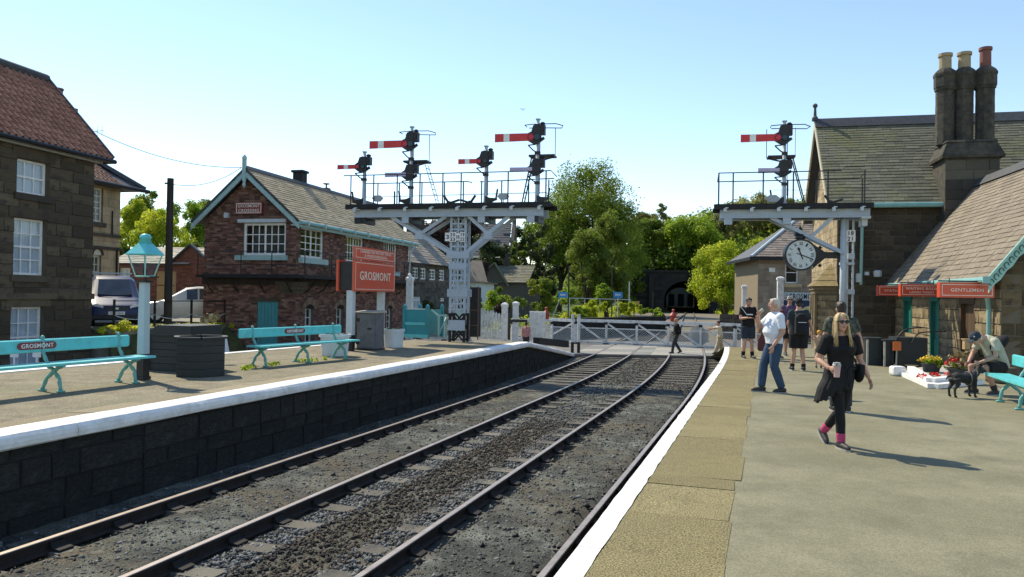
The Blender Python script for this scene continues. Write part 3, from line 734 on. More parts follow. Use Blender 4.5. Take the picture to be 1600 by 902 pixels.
# raised yard between the houses and the signal box, with a grassy bank down to the rear track
b = MB()
yard = [(-60, 25.2), (-13.2, 25.2), (-11.2, 28.6), (-10.6, 33), (-14, 60), (-80, 70)]
b.prism(yard, (0, 0, -1.1), (1, 0, 0), (0, 1, 0), (0, 0, 1.5)); structure('yard', b, mat('yard_tarmac', [(.2, .185, .15), (.28, .26, .21)], .95, 1, .2, 30, dirt=(.11, .13, .05), dscale=.3))
b = MB(); r = random.Random(4); n = 24
A_, B_ = Vector((-13.6, 25.0, 0)), Vector((-10.9, 30.5, 0)); d = (B_ - A_); o_ = Vector((d.y, -d.x, 0)).normalized()
for i in range(n + 1):
    p = A_ + d * i / n
    for q, z in ((-.6, .44), (0, .43), (.35, .2), (.75, -.25), (1.1, -.75), (1.4, -1.1)):
        v = p + o_ * (q + r.uniform(-.08, .08)); b.v.append((v.x, v.y, z + r.uniform(-.06, .06))); b.rv.append(.5)
for i in range(n):
    for j in range(5): b.f.append((i * 6 + j, i * 6 + j + 1, i * 6 + j + 7, i * 6 + j + 6)); b.m.append(0)
structure('grass_bank', b, mat('rough_bank', [(.03, .035, .012), (.07, .075, .025), (.13, .12, .05)], .95, 3, .8, 25, detail=8))
g = np.random.default_rng(3); cl = []
for i in range(60):
    p = A_ + d * g.random() + o_ * (g.random() * .8 - .35); cl.append((p.x, p.y, .36 + .04 * g.random(), .07 + .08 * g.random(), .5 + .5 * g.random()))
for i in range(9): cl.append((-13.3 + .5 * g.random(), 25.5 + .5 * g.random(), .42 + .15 * g.random(), .16, .8))
o = inst('bank_weeds', leaf_mesh('bank_weeds', cl, 60, .04, LF['lime'], 4)); o['kind'] = 'stuff'
# bed of the rear track behind the left platform
b = MB(); b.add([(-40, 4, -1.0), (bL(4) + .3, 4, -1.0), (bL(24) + .3, 24, -1.0), (-4.5, 34, -1.0), (-40, 34, -1.0)], [(0, 1, 2, 3, 4)]); structure('rear_track_bed', b, M_['trackbed'])
# ---- grimy sandstone house at the left edge
def frame_z(deg): return -R(deg)
HB = Vector((-13.6, 24.85, -1.0)); hs = thing('stone_house', 'soot-grimed sandstone house with red pantile roof and white sash windows at the left edge', 'house', HB, frame_z(12))
# local: x right (n), y away (t); the visible wall is the plane x=0 for y in -10..0, seen from x>0 ; its horizontal direction is +y, outward = +x
WL = 9.0; EZ = 7.28                                         # wall length towards us, eave height over base
def hw(px, py): s, z = PL(px, py, HB, tdir(12)); return s + WL, z - HB.z
wins = []
for (xa, ya), (xb, yb) in (((27, 246), (76, 304)), ((22, 339), (71, 430)), ((17, 480), (67, 575))):
    u0, z1 = hw(xa, ya); u1, _ = hw(xb, yb); _, z0 = hw((xa + xb) / 2, yb); wins.append((u0, u1, z0, z1))
holes = [w for w in wins]
holes2 = holes + [(u0 - 3.2, u1 - 3.2, z0, z1) for u0, u1, z0, z1 in wins]
b = MB(); core(b, (0, -WL, 0), (0, 1), WL, EZ, holes2, .35)
b.prism([(0, 0), (-4.6, 0), (-4.6, EZ), (-2.3, EZ + 2.42), (0, EZ)], (-.001, 0, 0), (1, 0, 0), (0, 0, 1), (0, .02, 0)); b.b2((-4.6, -WL, 0), (-4.3, 0, EZ))
b.obj('wall', M_['hmortar'], hs)
cs = courses(WL, EZ, .78, .335, holes2, seed=2, u0=0, hvar=.12)
wall_parts(hs, 'wall_stone', M_['hstone'], (0, -WL, 0), (0, 1), cs, .012, .025, .1, 3, 300, key=lambda c: -c[1])
b = MB(); b.b2((.0, -WL, hw(60, 463)[1] - .09), (.1, 0.02, hw(60, 463)[1] + .09)); b.obj('string_course', M_['hstone'], hs)
for k, (u0, u1, z0, z1) in enumerate(holes2):
    y0 = u0 - WL
    wd = window(hs, (0, y0, z0), (0, 1), u1 - u0, z1 - z0, 3, 4 if k % 3 else 2, M_['whitep'], .14, .065, .03, M_['curtain'], None, mid=[2] if k % 3 else [1])
    b = MB(); b.b2((-.1, y0 - .12, z0 - .2), (.09, y0 + u1 - u0 + .12, z0 - .01)); b.obj('window_sill', M_['sstone_d'], hs)
    b = MB(); b.b2((-.08, y0 - .2, z1 + .01), (.045, y0 + u1 - u0 + .2, z1 + .32)); b.obj('lintel', M_['hstone'], hs)
# roof
pt = MB()
def pantile_geo():
    b = MB(); b.smooth = False; k = 7
    prof = [(-.5, .35), (-.36, .05), (-.12, 0), (.12, .12), (.28, .85), (.4, 1), (.56, .55)]
    for v, dz in ((0, .62), (1.14, 0)):
        for x, z in prof: b.v.append((x, v, z + dz)); b.rv.append(.5)
    for x, z in prof: b.v.append((x, 0, z + .62 - .5)); b.rv.append(.5)
    for i in range(k - 1):
        b.f += [(i, i + 1, k + i + 1, k + i), (2 * k + i, 2 * k + i + 1, i + 1, i)]; b.m += [0, 0]
    return b.fix(b.mesh('pantile', M_['pantile']))
ptm = pantile_geo(); ptm.name = 'roof_tile'
def pantile_roof(parent, o, u, s, W, L, tw=.235, tl=.30, limit=300, seed=0):
    o, u, s = Vector(o), Vector(u).normalized(), Vector(s).normalized(); n = u.cross(s); n = n if n.z > 0 else -n; r = random.Random(seed)
    if u.cross(s).z < 0: pass
    cells = [((i + .5) * tw, j * tl) for i in range(int(W / tw)) for j in range(int(L / tl))]
    cells.sort(key=lambda c: -c[0]); rest = MB()
    for k, (x, v) in enumerate(cells):
        c = o + u * x + s * v + n * .02; sg = 1
        M = Matrix(((u.x * tw, s.x * tl, n.x * .055, c.x), (u.y * tw, s.y * tl, n.y * .055, c.y), (u.z * tw, s.z * tl, n.z * .055, c.z), (0, 0, 0, 1)))
        if k < limit: inst('roof_tile', ptm, parent, mtx=M)
        else:
            q = r.random(); rest.add([M @ v_.co for v_ in ptm.vertices], [tuple(p.vertices) for p in ptm.polygons], 0, q)
    if rest.v: o_ = rest.obj('roof_tile_courses', M_['pantile_a'] if limit == 0 else M_['pantile'], parent); o_['kind'] = 'stuff'
up = Vector((-2.3, 0, 2.42)); sL = up.length + .25; s_ = up.normalized(); e0 = Vector((.32, -WL, EZ - .33))
b = MB(); nn = Vector((2.42, 0, 2.3)).normalized()
b.prism([(0, 0), (WL + .42, 0), (WL + .42, sL + .22), (0, sL + .22)], e0 - nn * .05, (0, 1, 0), s_, nn * .05)
s2 = Vector((2.3, 0, 2.42)).normalized(); b.prism([(0, 0), (WL + .42, 0), (WL + .42, sL + .22), (0, sL + .22)], Vector((-4.92, -WL, EZ - .33)), (0, 1, 0), s2, Vector((-2.42, 0, 2.3)).normalized() * .06)
b.obj('roof', M_['lead'], hs)
pantile_roof(hs, e0, (0, 1, 0), s_, WL + .4, sL + .2)
b = MB(); rp_ = e0 + s_ * (sL + .22)
b.tube([rp_ + Vector((.02, 0, .02)), rp_ + Vector((.02, WL + .42, .02))], .16, 10); b.obj('ridge', M_['lead'], hs)
b = MB(); b.bar(e0 + Vector((0, WL + .43, .04)), e0 + s_ * (sL + .2) + Vector((0, WL + .43, .04)), .07, .2); b.bar(e0 + Vector((.05, WL + .37, -.06)), e0 + Vector((-.4, WL + .37, -.06)), .1, .14); b.obj('verge', M_['lead'], hs)
b = MB(); b.tube([e0 + Vector((.05, 0, -.05)), e0 + Vector((.05, WL + .5, -.05))], .075, 8); b.obj('gutter', M_['black'], hs)
b = MB(); b.b2((.06, -WL, EZ - .5), (.2, .15, EZ - .31)); b.obj('fascia', mat('weathered_fascia', [(.3, .3, .28), (.4, .4, .38)], .7), hs)
# chimney of the grimy house beyond its verge
pc = P(88, 168, 28.5)
ch = MB(); cz = PL(88, 172, (pc.x, pc.y), (1, 0))[1]
chl = hs.matrix_basis
ci = Matrix.Translation(HB) @ Matrix.Rotation(frame_z(12), 4, 'Z'); cl_ = ci.inverted() @ Vector((pc.x, pc.y, cz))
b = MB(); b.b2((cl_.x - .75, cl_.y - .3, 5), (cl_.x + .55, cl_.y + .3, cl_.z - .02)); b.b2((cl_.x - .82, cl_.y - .36, cl_.z - .02), (cl_.x + .62, cl_.y + .36, cl_.z + .1)); cho = b.obj('chimney', M_['hstone'], hs)
b = MB(); b.lathe([(.13, .1), (.2, .1), (.17, .72), (.2, .74), (.2, .8), (.13, .8)], (cl_.x + .05, cl_.y, cl_.z), 14); b.smooth = False; b.obj('chimney_pot', M_['terracotta'], cho)
pw = ci.inverted() @ P(66, 140, 27.5); b = MB(); b.lathe([(.09, -.8), (.1, .15), (.1, .3)], pw, 10); b.lathe([(.22, .36), (.22, .4), (.05, .46)], pw, 10)
for a in range(4): b.tube([pw + Vector((.09 * math.cos(a * 1.57), .09 * math.sin(a * 1.57), .28)), pw + Vector((.16 * math.cos(a * 1.57), .16 * math.sin(a * 1.57), .38))], .012, 5)
b.obj('flue_cowl', M_['lead'], cho)

# ---- yellow sandstone house behind it
YB = Vector((-18.5, 36.1, .3)); ys_ = thing('stone_house', 'lighter yellow sandstone house with arched lower window behind the blue van', 'house', YB, frame_z(12)); WLy = 10.0
def yw(px, py): s, z = PL(px, py, YB, tdir(12)); return s + WLy, z - YB.z
EZy = yw(187, 287)[1]; yw_w = []
for (xa, ya), (xb, yb) in (((145, 292), (160, 348)), ((143, 398), (157, 440))):
    u0, z1 = yw(xa, ya); u1, _ = yw(xb, yb); _, z0 = yw(xb, yb); yw_w.append((u0, u1, z0, z1))
b = MB(); core(b, (0, -WLy, 0), (0, 1), WLy, EZy, yw_w, .35); b.b2((-7, -.02, 0), (-.36, 0, EZy)); b.obj('wall', M_['ymortar'], ys_)
wall_stuff(ys_, 'wall_stones', M_['ystone'], (0, -WLy, 0), (0, 1), courses(WLy, EZy, .8, .4, yw_w, seed=6), .012, .02, .06, 5)
for k, (u0, u1, z0, z1) in enumerate(yw_w):
    wd = window(ys_, (0, u0 - WLy, z0), (0, 1), u1 - u0, z1 - z0, 2, 5 if k == 0 else 3, mat('cream_paint', (.62, .58, .46), .5), .08, .1, .045, M_['roompale'])
    b = MB(); b.b2((-.05, u0 - WLy - .15, z0 - .22), (.1, u1 - WLy + .15, z0 - .02)); b.obj('window_sill', M_['sstone_d'], ys_)
    if k == 1:
        b = MB(); c = Vector((.03, (u0 + u1) / 2 - WLy, z1)); R0 = (u1 - u0) / 2
        b.prism([(R0 * math.cos(t * math.pi / 8), R0 * 1.0 * math.sin(t * math.pi / 8)) for t in range(9)], c - Vector((.05, 0, 0)), (0, 1, 0), (0, 0, 1), (.06, 0, 0)); b.obj('fanlight', MATS['cream_paint'], ys_)
        b = MB(); b.tube([c + Vector((.02, R0 * 1.1 * math.cos(t * math.pi / 10), R0 * 1.1 * math.sin(t * math.pi / 10))) for t in range(11)], .07, 6); b.obj('arch_moulding', M_['sstone_d'], ys_)
for py in (368, 388):
    zb = yw(165, py)[1]; b = MB(); b.b2((0, -WLy, zb - .07), (.08, .02, zb + .07)); b.obj('string_course', M_['sstone_d'], ys_)
b = MB(); zz = yw(178, 345)[1]; b.tube([(.06, -.55, yw(176, 330)[1]), (.06, -.55, yw(176, 372)[1])], .035, 6); b.tube([(.06, -.2, 0), (.06, -.2, yw(182, 388)[1])], .045, 6); b.obj('drainpipe', M_['black'], ys_)
ov = .75; hp = Vector((-3.2, 0, 2.3)); s_ = hp.normalized(); L = hp.length + ov * .9; e0 = Vector((ov, -WLy, EZy - .25))
b = MB(); nn = Vector((2.3, 0, 3.2)).normalized(); b.prism([(0, 0), (WLy + ov, 0), (WLy + ov - 3.0, L), (0, L)], e0 - nn * .08, (0, 1, 0), s_, nn * .08)
sB = Vector((0, -3.2, 2.3)).normalized(); b.prism([(0, 0), (7 + ov, 0), (7 + ov, L), (3.0, L)], e0 + Vector((0, WLy + ov, -.05)), (-1, 0, 0), sB, Vector((0, .05, .05)))
b.b2((.05, -WLy, EZy - .3), (ov, ov + .02, EZy - .22)); ro = b.obj('roof', M_['lead'], ys_)
pantile_roof(ys_, e0, (0, 1, 0), s_, WLy + ov - 1.6, L, .26, .33, 0, 3)
b = MB(); b.tube([e0 + Vector((0, WLy + ov, .05)), e0 + Vector((0, WLy + ov - 3.0, .05)) + s_ * L], .14, 8); b.obj('hip_ridge', M_['lead'], ys_)
b = MB(); b.tube([e0 + Vector((.06, 0, -.02)), e0 + Vector((.06, WLy + ov + .2, -.02))], .09, 8); b.obj('gutter', M_['black'], ys_)
an = MB(); a0 = Vector((-2.0, .1, EZy + 1.6)); an.tube([a0, a0 + Vector((0, 0, 1.0))], .02, 5); an.tube([a0 + Vector((-.1, 0, .95)), a0 + Vector((.95, 0, .95))], .014, 5)
for i in range(4): an.tube([a0 + Vector((.1 + .25 * i, 0, .72)), a0 + Vector((.1 + .25 * i, 0, 1.18))], .01, 4)
an.obj('aerial', M_['lead'], ys_)

# ---- brick outbuilding with a pale slate roof, behind the cars
OB = Vector((-21.5, 43, .35)); ob_ = thing('brick_outbuilding', 'low red brick outbuilding with pale slate roof behind the parked cars', 'outbuilding', OB, frame_z(6))
def fx(px, py, base, deg): s, z = PL(px, py, base, ndir(deg)); return s, z - base.z
x0 = fx(180, 420, OB, 6)[0]; xg = fx(268, 430, OB, 6)[0]; x1 = fx(330, 430, OB, 6)[0]; ez = fx(200, 412, OB, 6)[1]; rz_ = fx(200, 385, OB, 6)[1]
wn = [(fx(187, 430, OB, 6)[0] - x0, fx(204, 430, OB, 6)[0] - x0, fx(195, 438, OB, 6)[1], fx(195, 419, OB, 6)[1])]
b = MB(); core(b, (x0, 0, 0), (1, 0), x1 - x0, ez, wn, .3); xm = (xg + x1) / 2
b.prism([(xg - .1, ez - .2), (x1, ez - .2), (x1, ez), (xm, rz_ + .1), (xg, ez)], (0, -.05, 0), (1, 0, 0), (0, 0, 1), (0, .35, 0)); b.b2((x0, .3, 0), (x1, 6, ez)); b.obj('wall', M_['bmortar'], ob_)
hx = xm - xg
clipg = lambda z: (0, x1 - x0) if z < ez else (xg - x0 + (z - ez) / (rz_ - ez) * hx, x1 - x0 - (z - ez) / (rz_ - ez) * hx)
wall_stuff(ob_, 'wall_bricks', M_['redbrick'], (x0, -.06, 0), (1, 0), courses(x1 - x0, rz_, .25, .1, wn, clip=clipg, seed=8, var=.1), .012, .012, .04, 7)
window(ob_, (x0 + wn[0][0], 0, wn[0][2]), (1, 0), wn[0][1] - wn[0][0], wn[0][3] - wn[0][2], 2, 1, M_['whitep'], .05, .06, .05, M_['curtain'], split=[1])
s_ = Vector((0, 3.0, rz_ - ez + .1)); b = MB(); b.prism([(0, 0), (xm - x0 + .3, 0), (xm - x0 + .3, s_.length), (0, s_.length)], (x0 - .3, -.28, ez - .06), (1, 0, 0), s_.normalized(), (0, -.02, .05)); b.obj('roof', M_['lead'], ob_)
roof(ob_, (x0 - .3, -.3, ez), (1, 0, 0), s_, roof_cells(xm - x0 + .3, s_.length, .4, .3, 4), mat('pale_slate', [(.38, .35, .28), (.5, .46, .38)], .85, 4, attr=True), .02, 3)
b = MB(); b.bar((xg - .2, -.1, ez - .1), (xm, -.1, rz_ + .12), .3, .09); b.bar((xm, -.1, rz_ + .12), (x1 + .2, -.1, ez - .1), .3, .09); b.obj('verge', M_['lead'], ob_)
hb = P(258, 500, 40.5); hd = thing('hoarding', 'tall tan boarded screen standing beside the dark pole', 'screen', (hb.x, hb.y, .3), frame_z(5))
wdt = 29 / 1200 * 40.5; zt = PL(258, 424, (hb.x, hb.y), (1, 0))[1] - .3
b = MB(); b.b2((-wdt / 2, 0, 0), (wdt / 2, .12, zt)); b.obj('board', M_['hoard'], hd); b = MB(); b.b2((-wdt / 2 - .05, -.05, zt), (wdt / 2 + .05, .17, zt + .12)); b.b2((-wdt / 2, -.02, zt * .68), (wdt / 2, 0, zt * .70)); b.obj('capping', M_['terracotta'], hd)

# ---- the signal box
SB = Vector((-8.245, 29.27, -.75)); TH = 14; sb = thing('signal_box', 'mottled brick crossing signal box with slate roof and white sash windows', 'signal box', SB, frame_z(TH))
def sf(px, py): s, z = PL(px, py, SB, ndir(TH)); return s, z - SB.z            # front plane: x from the near right corner (negative to the left)
def ss(px, py): s, z = PL(px, py, SB, tdir(TH)); return s, z - SB.z            # right-hand side: y away
Wd, Ln = 4.02, 11.4; EZ = 5.22; RZ = 6.98
fw = [];  a = sf(381, 349); c = sf(446, 399); fw.append((a[0] + Wd, c[0] + Wd, c[1], a[1])); a = sf(402, 471); c = sf(433, 560); fd = (a[0] + Wd, c[0] + Wd, .0, a[1])
swn = []
for (xa, ya), (xb, yb) in (((470, 354), (505, 404)), ((540, 367), (567, 410)), ((598, 376), (619, 424))):
    a = ss(xa, ya); c = ss(xb, yb); swn.append((a[0], c[0], ss((xa + xb) / 2, yb)[1], ss(xa, ya)[1]))
slow = []
for (xa, ya), (xb, yb) in (((476, 482), (489, 532)), ((525, 482), (536, 528)), ((604, 482), (612, 520))):
    a = ss(xa, ya); c = ss(xb, yb); slow.append((a[0], c[0], c[1] - .1, a[1]))
gcl = lambda z: (0, Wd) if z < EZ else ((z - EZ) / (RZ - EZ) * Wd / 2, Wd - (z - EZ) / (RZ - EZ) * Wd / 2)
b = MB(); core(b, (-Wd, 0, 0), (1, 0), Wd, EZ, fw + [fd], .3); b.prism([(0, EZ), (-Wd, EZ), (-Wd / 2, RZ)], (0, 0, 0), (1, 0, 0), (0, 0, 1), (0, .3, 0))
core(b, (0, .302, 0), (0, 1), Ln - .302, EZ, [(h[0] - .302, h[1] - .302, h[2], h[3]) for h in swn + slow], .3); b.b2((-Wd, .302, 0), (-Wd + .3, Ln, EZ)); b.prism([(-.3, 0), (-Wd + .3, 0), (-Wd + .3, EZ), (-Wd / 2, RZ), (-.3, EZ)], (0, Ln - .3, 0), (1, 0, 0), (0, 0, 1), (0, .3, 0))
b.b2((-Wd + .3, .3, 2.9), (-.3, Ln - .3, 3.0)); b.obj('wall', M_['bmortar'], sb)
wall_stuff(sb, 'front_bricks', M_['brick'], (-Wd, 0, 0), (1, 0), courses(Wd, RZ, .23, .078, fw + [fd], clip=gcl, seed=1, var=.08), .010, .014, .05, 1, .005)
wall_stuff(sb, 'side_bricks', M_['brick'], (0, 0, 0), (0, 1), courses(Ln, EZ, .23, .078, swn + slow, seed=2, var=.08), .010, .014, .05, 2, .005)
b = MB(); b.b2((-Wd - .03, -.09, 2.72), (.09, -.018, 3.14)); b.b2((.018, -.09, 2.72), (.09, Ln, 3.14)); b.obj('brick_band', mat('sooty_brick', [(.03, .025, .022), (.06, .045, .04)], .9, 6, .4, 40), sb)
for k, (u0, u1, z0, z1) in enumerate(fw):
    w_ = window(sb, (u0 - Wd, 0, z0), (1, 0), u1 - u0, z1 - z0, 6, 3, M_['whitep'], .05, .085, .03, M_['roompale'], split=[3], backz=.6)
    b = MB(); b.b2((u0 - Wd - .28, -.16, z0 - .2), (u1 - Wd + .12, -.02, z0 - .01)); b.obj('window_sill', M_['board_t'], sb)
    b = MB(); b.b2((u0 - Wd - .2, -.13, z1 + .015), (u1 - Wd + .06, -.02, z1 + .15)); b.obj('lintel', M_['palegrey'], sb)
for k, (u0, u1, z0, z1) in enumerate(swn):
    w_ = window(sb, (0, u0, z0), (0, 1), u1 - u0, z1 - z0, 6 if k else 4, 3 if k else 4, M_['whitep'], .05, .09, .03, M_['dark'], split=[3 if k else 2], backz=.6)
    b = MB(); b.b2((-.02, u0 - .15, z0 - .22), (.16, u1 + .15, z0 - .01)); b.obj('window_sill', M_['board_t'], sb)
for k, (u0, u1, z0, z1) in enumerate(slow):
    w_ = window(sb, (0, u0, z0), (0, 1), u1 - u0, z1 - z0, 2, 4, M_['whitep'], .12, .05, .03, M_['dark'])
    b = MB(); n = 9; rc = Vector((.03, (u0 + u1) / 2, z1 - .02)); ro_ = (u1 - u0) / 2
    for i in range(n):
        t0, t1 = math.pi * i / n + .02, math.pi * (i + 1) / n - .02; P4 = [(ro_ * 1.02 * math.cos(t), ro_ * .5 * math.sin(t)) for t in (t0, t1)] + [((ro_ + .22) * math.cos(t), (ro_ * .5 + .22) * math.sin(t)) for t in (t1, t0)]
        b.prism(P4, rc - Vector((.06, 0, 0)), (0, 1, 0), (0, 0, 1), (.08, 0, 0), 0, rng.random())
    b.prism([(ro_ * math.cos(math.pi * i / 8), ro_ * .5 * math.sin(math.pi * i / 8)) for i in range(9)], rc - Vector((.1, 0, 0)), (0, 1, 0), (0, 0, 1), (.09, 0, 0), 1)
    b.obj('window_arch', [mat('arch_brick', [(.16, .11, .07), (.3, .22, .15)], .9, 8, attr=True), M_['dark']], sb)
# door with its boards
dr = MB(); u0, u1, z0, z1 = fd; dr.b2((u0 - Wd, .06, 0), (u1 - Wd, .1, z1)); dro = dr.obj('door', M_['teal_door'], sb)
for i in range(6):
    w_ = (u1 - u0) / 6; b = MB(); b.b2((u0 - Wd + w_ * i + .006, .035, .02), (u0 - Wd + w_ * (i + 1) - .006, .062, z1 - .02)); b.obj('door_plank', M_['teal_door'], dro)
b = MB(); b.b2((u0 - Wd - .1, -.05, z1 + .01), (u1 - Wd + .1, .02, z1 + .13)); b.obj('door_lintel', M_['sstone_d'], sb)
# bargeboards, finial, eaves
oh = .42; ap = Vector((-Wd / 2, -oh, RZ + .2)); sl = (RZ - EZ) / (Wd / 2); wv = .32
b = MB()
for sg in (-1, 1): e = Vector((-Wd / 2 + sg * (Wd / 2 + wv), -oh, RZ + .2 - sl * (Wd / 2 + wv))); b.bar(ap + Vector((sg * .0, 0, -.16)), e + Vector((0, 0, -.16)), .055, .26, up=(0, 1, 0)) if False else b.prism([(0, 0), (0, -.30), (1, -.30), (1, 0)], ap, e - ap, (0, 0, 1), (0, .05, 0))
b.obj('bargeboard', M_['board_t'], sb)
b = MB()
for sg in (-1, 1): e = Vector((-Wd / 2 + sg * (Wd / 2 + wv), -oh - .02, RZ + .24 - sl * (Wd / 2 + wv))); b.prism([(0, 0), (0, -.06), (1, -.06), (1, 0)], ap + Vector((0, -.02, .04)), e - ap - Vector((0, -.02, .04)), (0, 0, 1), (0, .1, 0))
b.obj('verge_capping', M_['lead'], sb)
b = MB(); fp = ap + Vector((0, -.03, 0)); b.box(fp + Vector((0, 0, -.05)), (.12, .12, .75)); b.lathe([(.06, .3), (.09, .34), (.09, .42), (.03, .5)], fp, 8); b.lathe([(.02, -.75), (.07, -.66), (.05, -.55), (.08, -.48), (.05, -.4)], fp, 8); b.obj('finial', M_['board_t'], sb)
for sg, nm in ((1, 'roof'),):
    pass
rl = Ln + oh + .4
b = MB()
for sg in (-1, 1):
    s_ = Vector((-sg * (Wd / 2 + wv), 0, sl * (Wd / 2 + wv))); e0 = Vector((-Wd / 2 + sg * (Wd / 2 + wv), -oh, RZ + .2 - s_.z)); nn = Vector((sg * s_.z, 0, abs(s_.x))).normalized()
    b.prism([(0, 0), (rl, 0), (rl, s_.length), (0, s_.length)], e0 - nn * .07, (0, 1, 0), s_.normalized(), nn * .068)
b.obj('roof', M_['lead'], sb)
s_ = Vector((-(Wd / 2 + wv), 0, sl * (Wd / 2 + wv))); e0 = Vector((wv, -oh, RZ + .2 - s_.z))
roof(sb, e0 + Vector((.03, 0, 0)), (0, 1, 0), s_, roof_cells(rl, s_.length, .30, .165, 5), M_['slate'], .012, 4)
b = MB(); b.prism([(-.15, -.1), (0, .06), (.15, -.1)], (-Wd / 2, -oh, RZ + .26), (1, 0, 0), (0, 0, 1), (0, rl, 0)); b.obj('ridge', M_['lead'], sb)
b = MB(); g0 = e0 + Vector((.07, 0, -.05)); b.tube([g0, g0 + Vector((0, rl, 0))], .075, 8); b.b2((e0.x - .07, -oh + .02, e0.z - .22), (e0.x - .02, rl - oh, e0.z - .04)); b.obj('gutter', M_['gutter'], sb)
b = MB()
for i in range(9): b.box(g0 + Vector((.01, .5 + i * 1.35, 0)), (.18, .05, .18))
b.obj('gutter_bracket', M_['palegrey'], sb)
b = MB(); b.b2((wv - .36, -oh + .06, e0.z - .16), (wv, rl - oh, e0.z - .12)); b.obj('soffit', M_['palegrey'], sb)
b = MB(); q = Vector((.12, Ln - .1, e0.z - .1)); b.tube([q + Vector((.2, .2, 0)), q + Vector((.03, .05, -.4)), q + Vector((.0, 0, -1.5)), q + Vector((0, 0, -5.0))], .05, 8); b.obj('downpipe', M_['palegrey'], sb)
# walkway with railings
b = MB(); zw = 2.98
b.b2((-Wd + .2, -.75, zw), (.8, -.1, zw + .1)); b.b2((.1, -.1, zw - .001), (.8, Ln + .5, zw + .099)); b.obj('walkway', M_['blacktop'], sb)
for i in range(10):
    y = .4 + 1.15 * i; b = MB(); b.tube([(.1, y, zw - .55), (.3, y, zw - .45), (.6, y, zw - .1), (.72, y, zw)], .025, 6); b.obj('bracket', M_['black'], sb)
for i in range(4): x = -Wd + .5 + i * 1.15; b = MB(); b.tube([(x, -.1, zw - .55), (x, -.3, zw - .45), (x, -.6, zw - .1), (x, -.7, zw)], .025, 6); b.obj('bracket', M_['black'], sb)
b = MB(); rr = .016
ptsr = [(-Wd + .25, -.72), (-1.9, -.72), (-.6, -.72), (.77, -.72)] + [(.77, 1.4 + 1.9 * i) for i in range(6)]
for x, y in ptsr: b.tube([(x, y, zw), (x, y, zw + 1.0)], rr * 1.3, 6)
for hz in (.5, 1.0): b.tube([(-Wd + .25, -.72, zw + hz), (.77, -.72, zw + hz)], rr, 6); b.tube([(.77, -.72, zw + hz), (.77, Ln + .4, zw + hz)], rr, 6)
b.obj('railing', M_['black'], sb)
# stone corbel under the corner
a = sf(455, 437); b = MB(); zc = a[1]
for i, e in enumerate((.0, .07, .14)): b.b2((-.55 - e, -.16 - e, zw - .12 - .16 * (2 - i) - .16), (.16 + e, .4, zw - .125 - .16 * (2 - i)))
b.obj('stone_corbel', M_['sstone_d'], sb)
# name board on the gable
a = sf(371, 317); c = sf(412, 335); sgn = thing('name_board', 'maroon enamel board lettered GROSMONT CROSSING high on the brick gable', 'sign', sb.matrix_basis @ Vector((0, 0, 0)), 0)
sgn.location = Matrix.Translation(SB) @ Matrix.Rotation(frame_z(TH), 4, 'Z') @ Vector(((a[0] + c[0]) / 2, -.09, (a[1] + c[1]) / 2)); sgn.rotation_euler = (0, 0, frame_z(TH))
w_, h_ = c[0] - a[0], a[1] - c[1]
b = MB(); b.b2((-w_ / 2, -.03, -h_ / 2), (w_ / 2, .07, h_ / 2)); b.obj('board', M_['maroon'], sgn)
b = MB(); e = .035
for p, q in (((-w_ / 2 + e, -.04, h_ / 2 - e - .025), (w_ / 2 - e, -.031, h_ / 2 - e)), ((-w_ / 2 + e, -.04, -h_ / 2 + e), (w_ / 2 - e, -.031, -h_ / 2 + e + .025)), ((-w_ / 2 + e, -.041, -h_ / 2 + e), (-w_ / 2 + e + .025, -.031, h_ / 2 - e)), ((w_ / 2 - e - .025, -.041, -h_ / 2 + e), (w_ / 2 - e, -.031, h_ / 2 - e))): b.b2(p, q)
b.obj('border', M_['cream'], sgn)
text('lettering', 'GROSMONT', sgn, M_['cream'], (0, -.034, h_ * .19), (1, 0, 0), (0, 0, 1), w_ * .82, h_ * .26, .008, bold=.006); text('lettering', 'CROSSING', sgn, M_['cream'], (0, -.034, -h_ * .2), (1, 0, 0), (0, 0, 1), w_ * .78, h_ * .26, .008, bold=.006)
# small lamp box on the gable, roof vents
a = sf(356, 337); b = MB(); b.box((a[0], -.08, a[1]), (.16, .14, .2)); b.obj('junction_box', M_['palegrey'], sb)
b = MB(); y = 4.2; b.b2((-Wd / 2 - .5, y - .22, RZ), (-Wd / 2 - .05, y + .22, RZ + .75)); b.b2((-Wd / 2 - .56, y - .28, RZ + .75), (-Wd / 2 + .01, y + .28, RZ + .85)); b.obj('chimney', M_['blacktop'], sb)
b = MB(); y = 6.6; b.b2((-Wd / 2 - .4, y - .15, RZ), (-Wd / 2 - .1, y + .15, RZ + .42)); b.lathe([(.04, .42), (.04, .6), (.16, .6), (.16, .64)], (-Wd / 2 - .25, y, RZ), 8); b.obj('roof_vent', M_['terracotta'], sb)
# telephone wires and the dark pole
pb = P(262, 505, 28); po = thing('utility_pole', 'dark wooden pole standing by the yard fence between the parked cars', 'pole', (pb.x, pb.y, .35))
zt = PL(269, 279, (pb.x, pb.y), (1, 0))[1] - .35
b = MB(); b.tube([(0, 0, -.5), (0, 0, zt)], [.15, .115], 10); b.obj('post', M_['wood_pole'], po)
b = MB(); b.box((0, -.13, zt - .2), (.3, .04, .06)); b.box((.13, -.1, zt - .35), (.05, .05, .1)); b.obj('insulator', M_['black'], po)
def wire(label, A, B, sag, rad=.012):
    A, B = Vector(A), Vector(B); b = MB(); n = 14; b.tube([A.lerp(B, i / n) - Vector((0, 0, sag * 4 * (i / n) * (1 - i / n))) for i in range(n + 1)], rad, 5); o = b.obj('overhead_wire', M_['black']); tag(o, label, 'wire')
fin = Matrix.Translation(SB) @ Matrix.Rotation(frame_z(TH), 4, 'Z') @ (ap + Vector((-.4, .4, .1)))
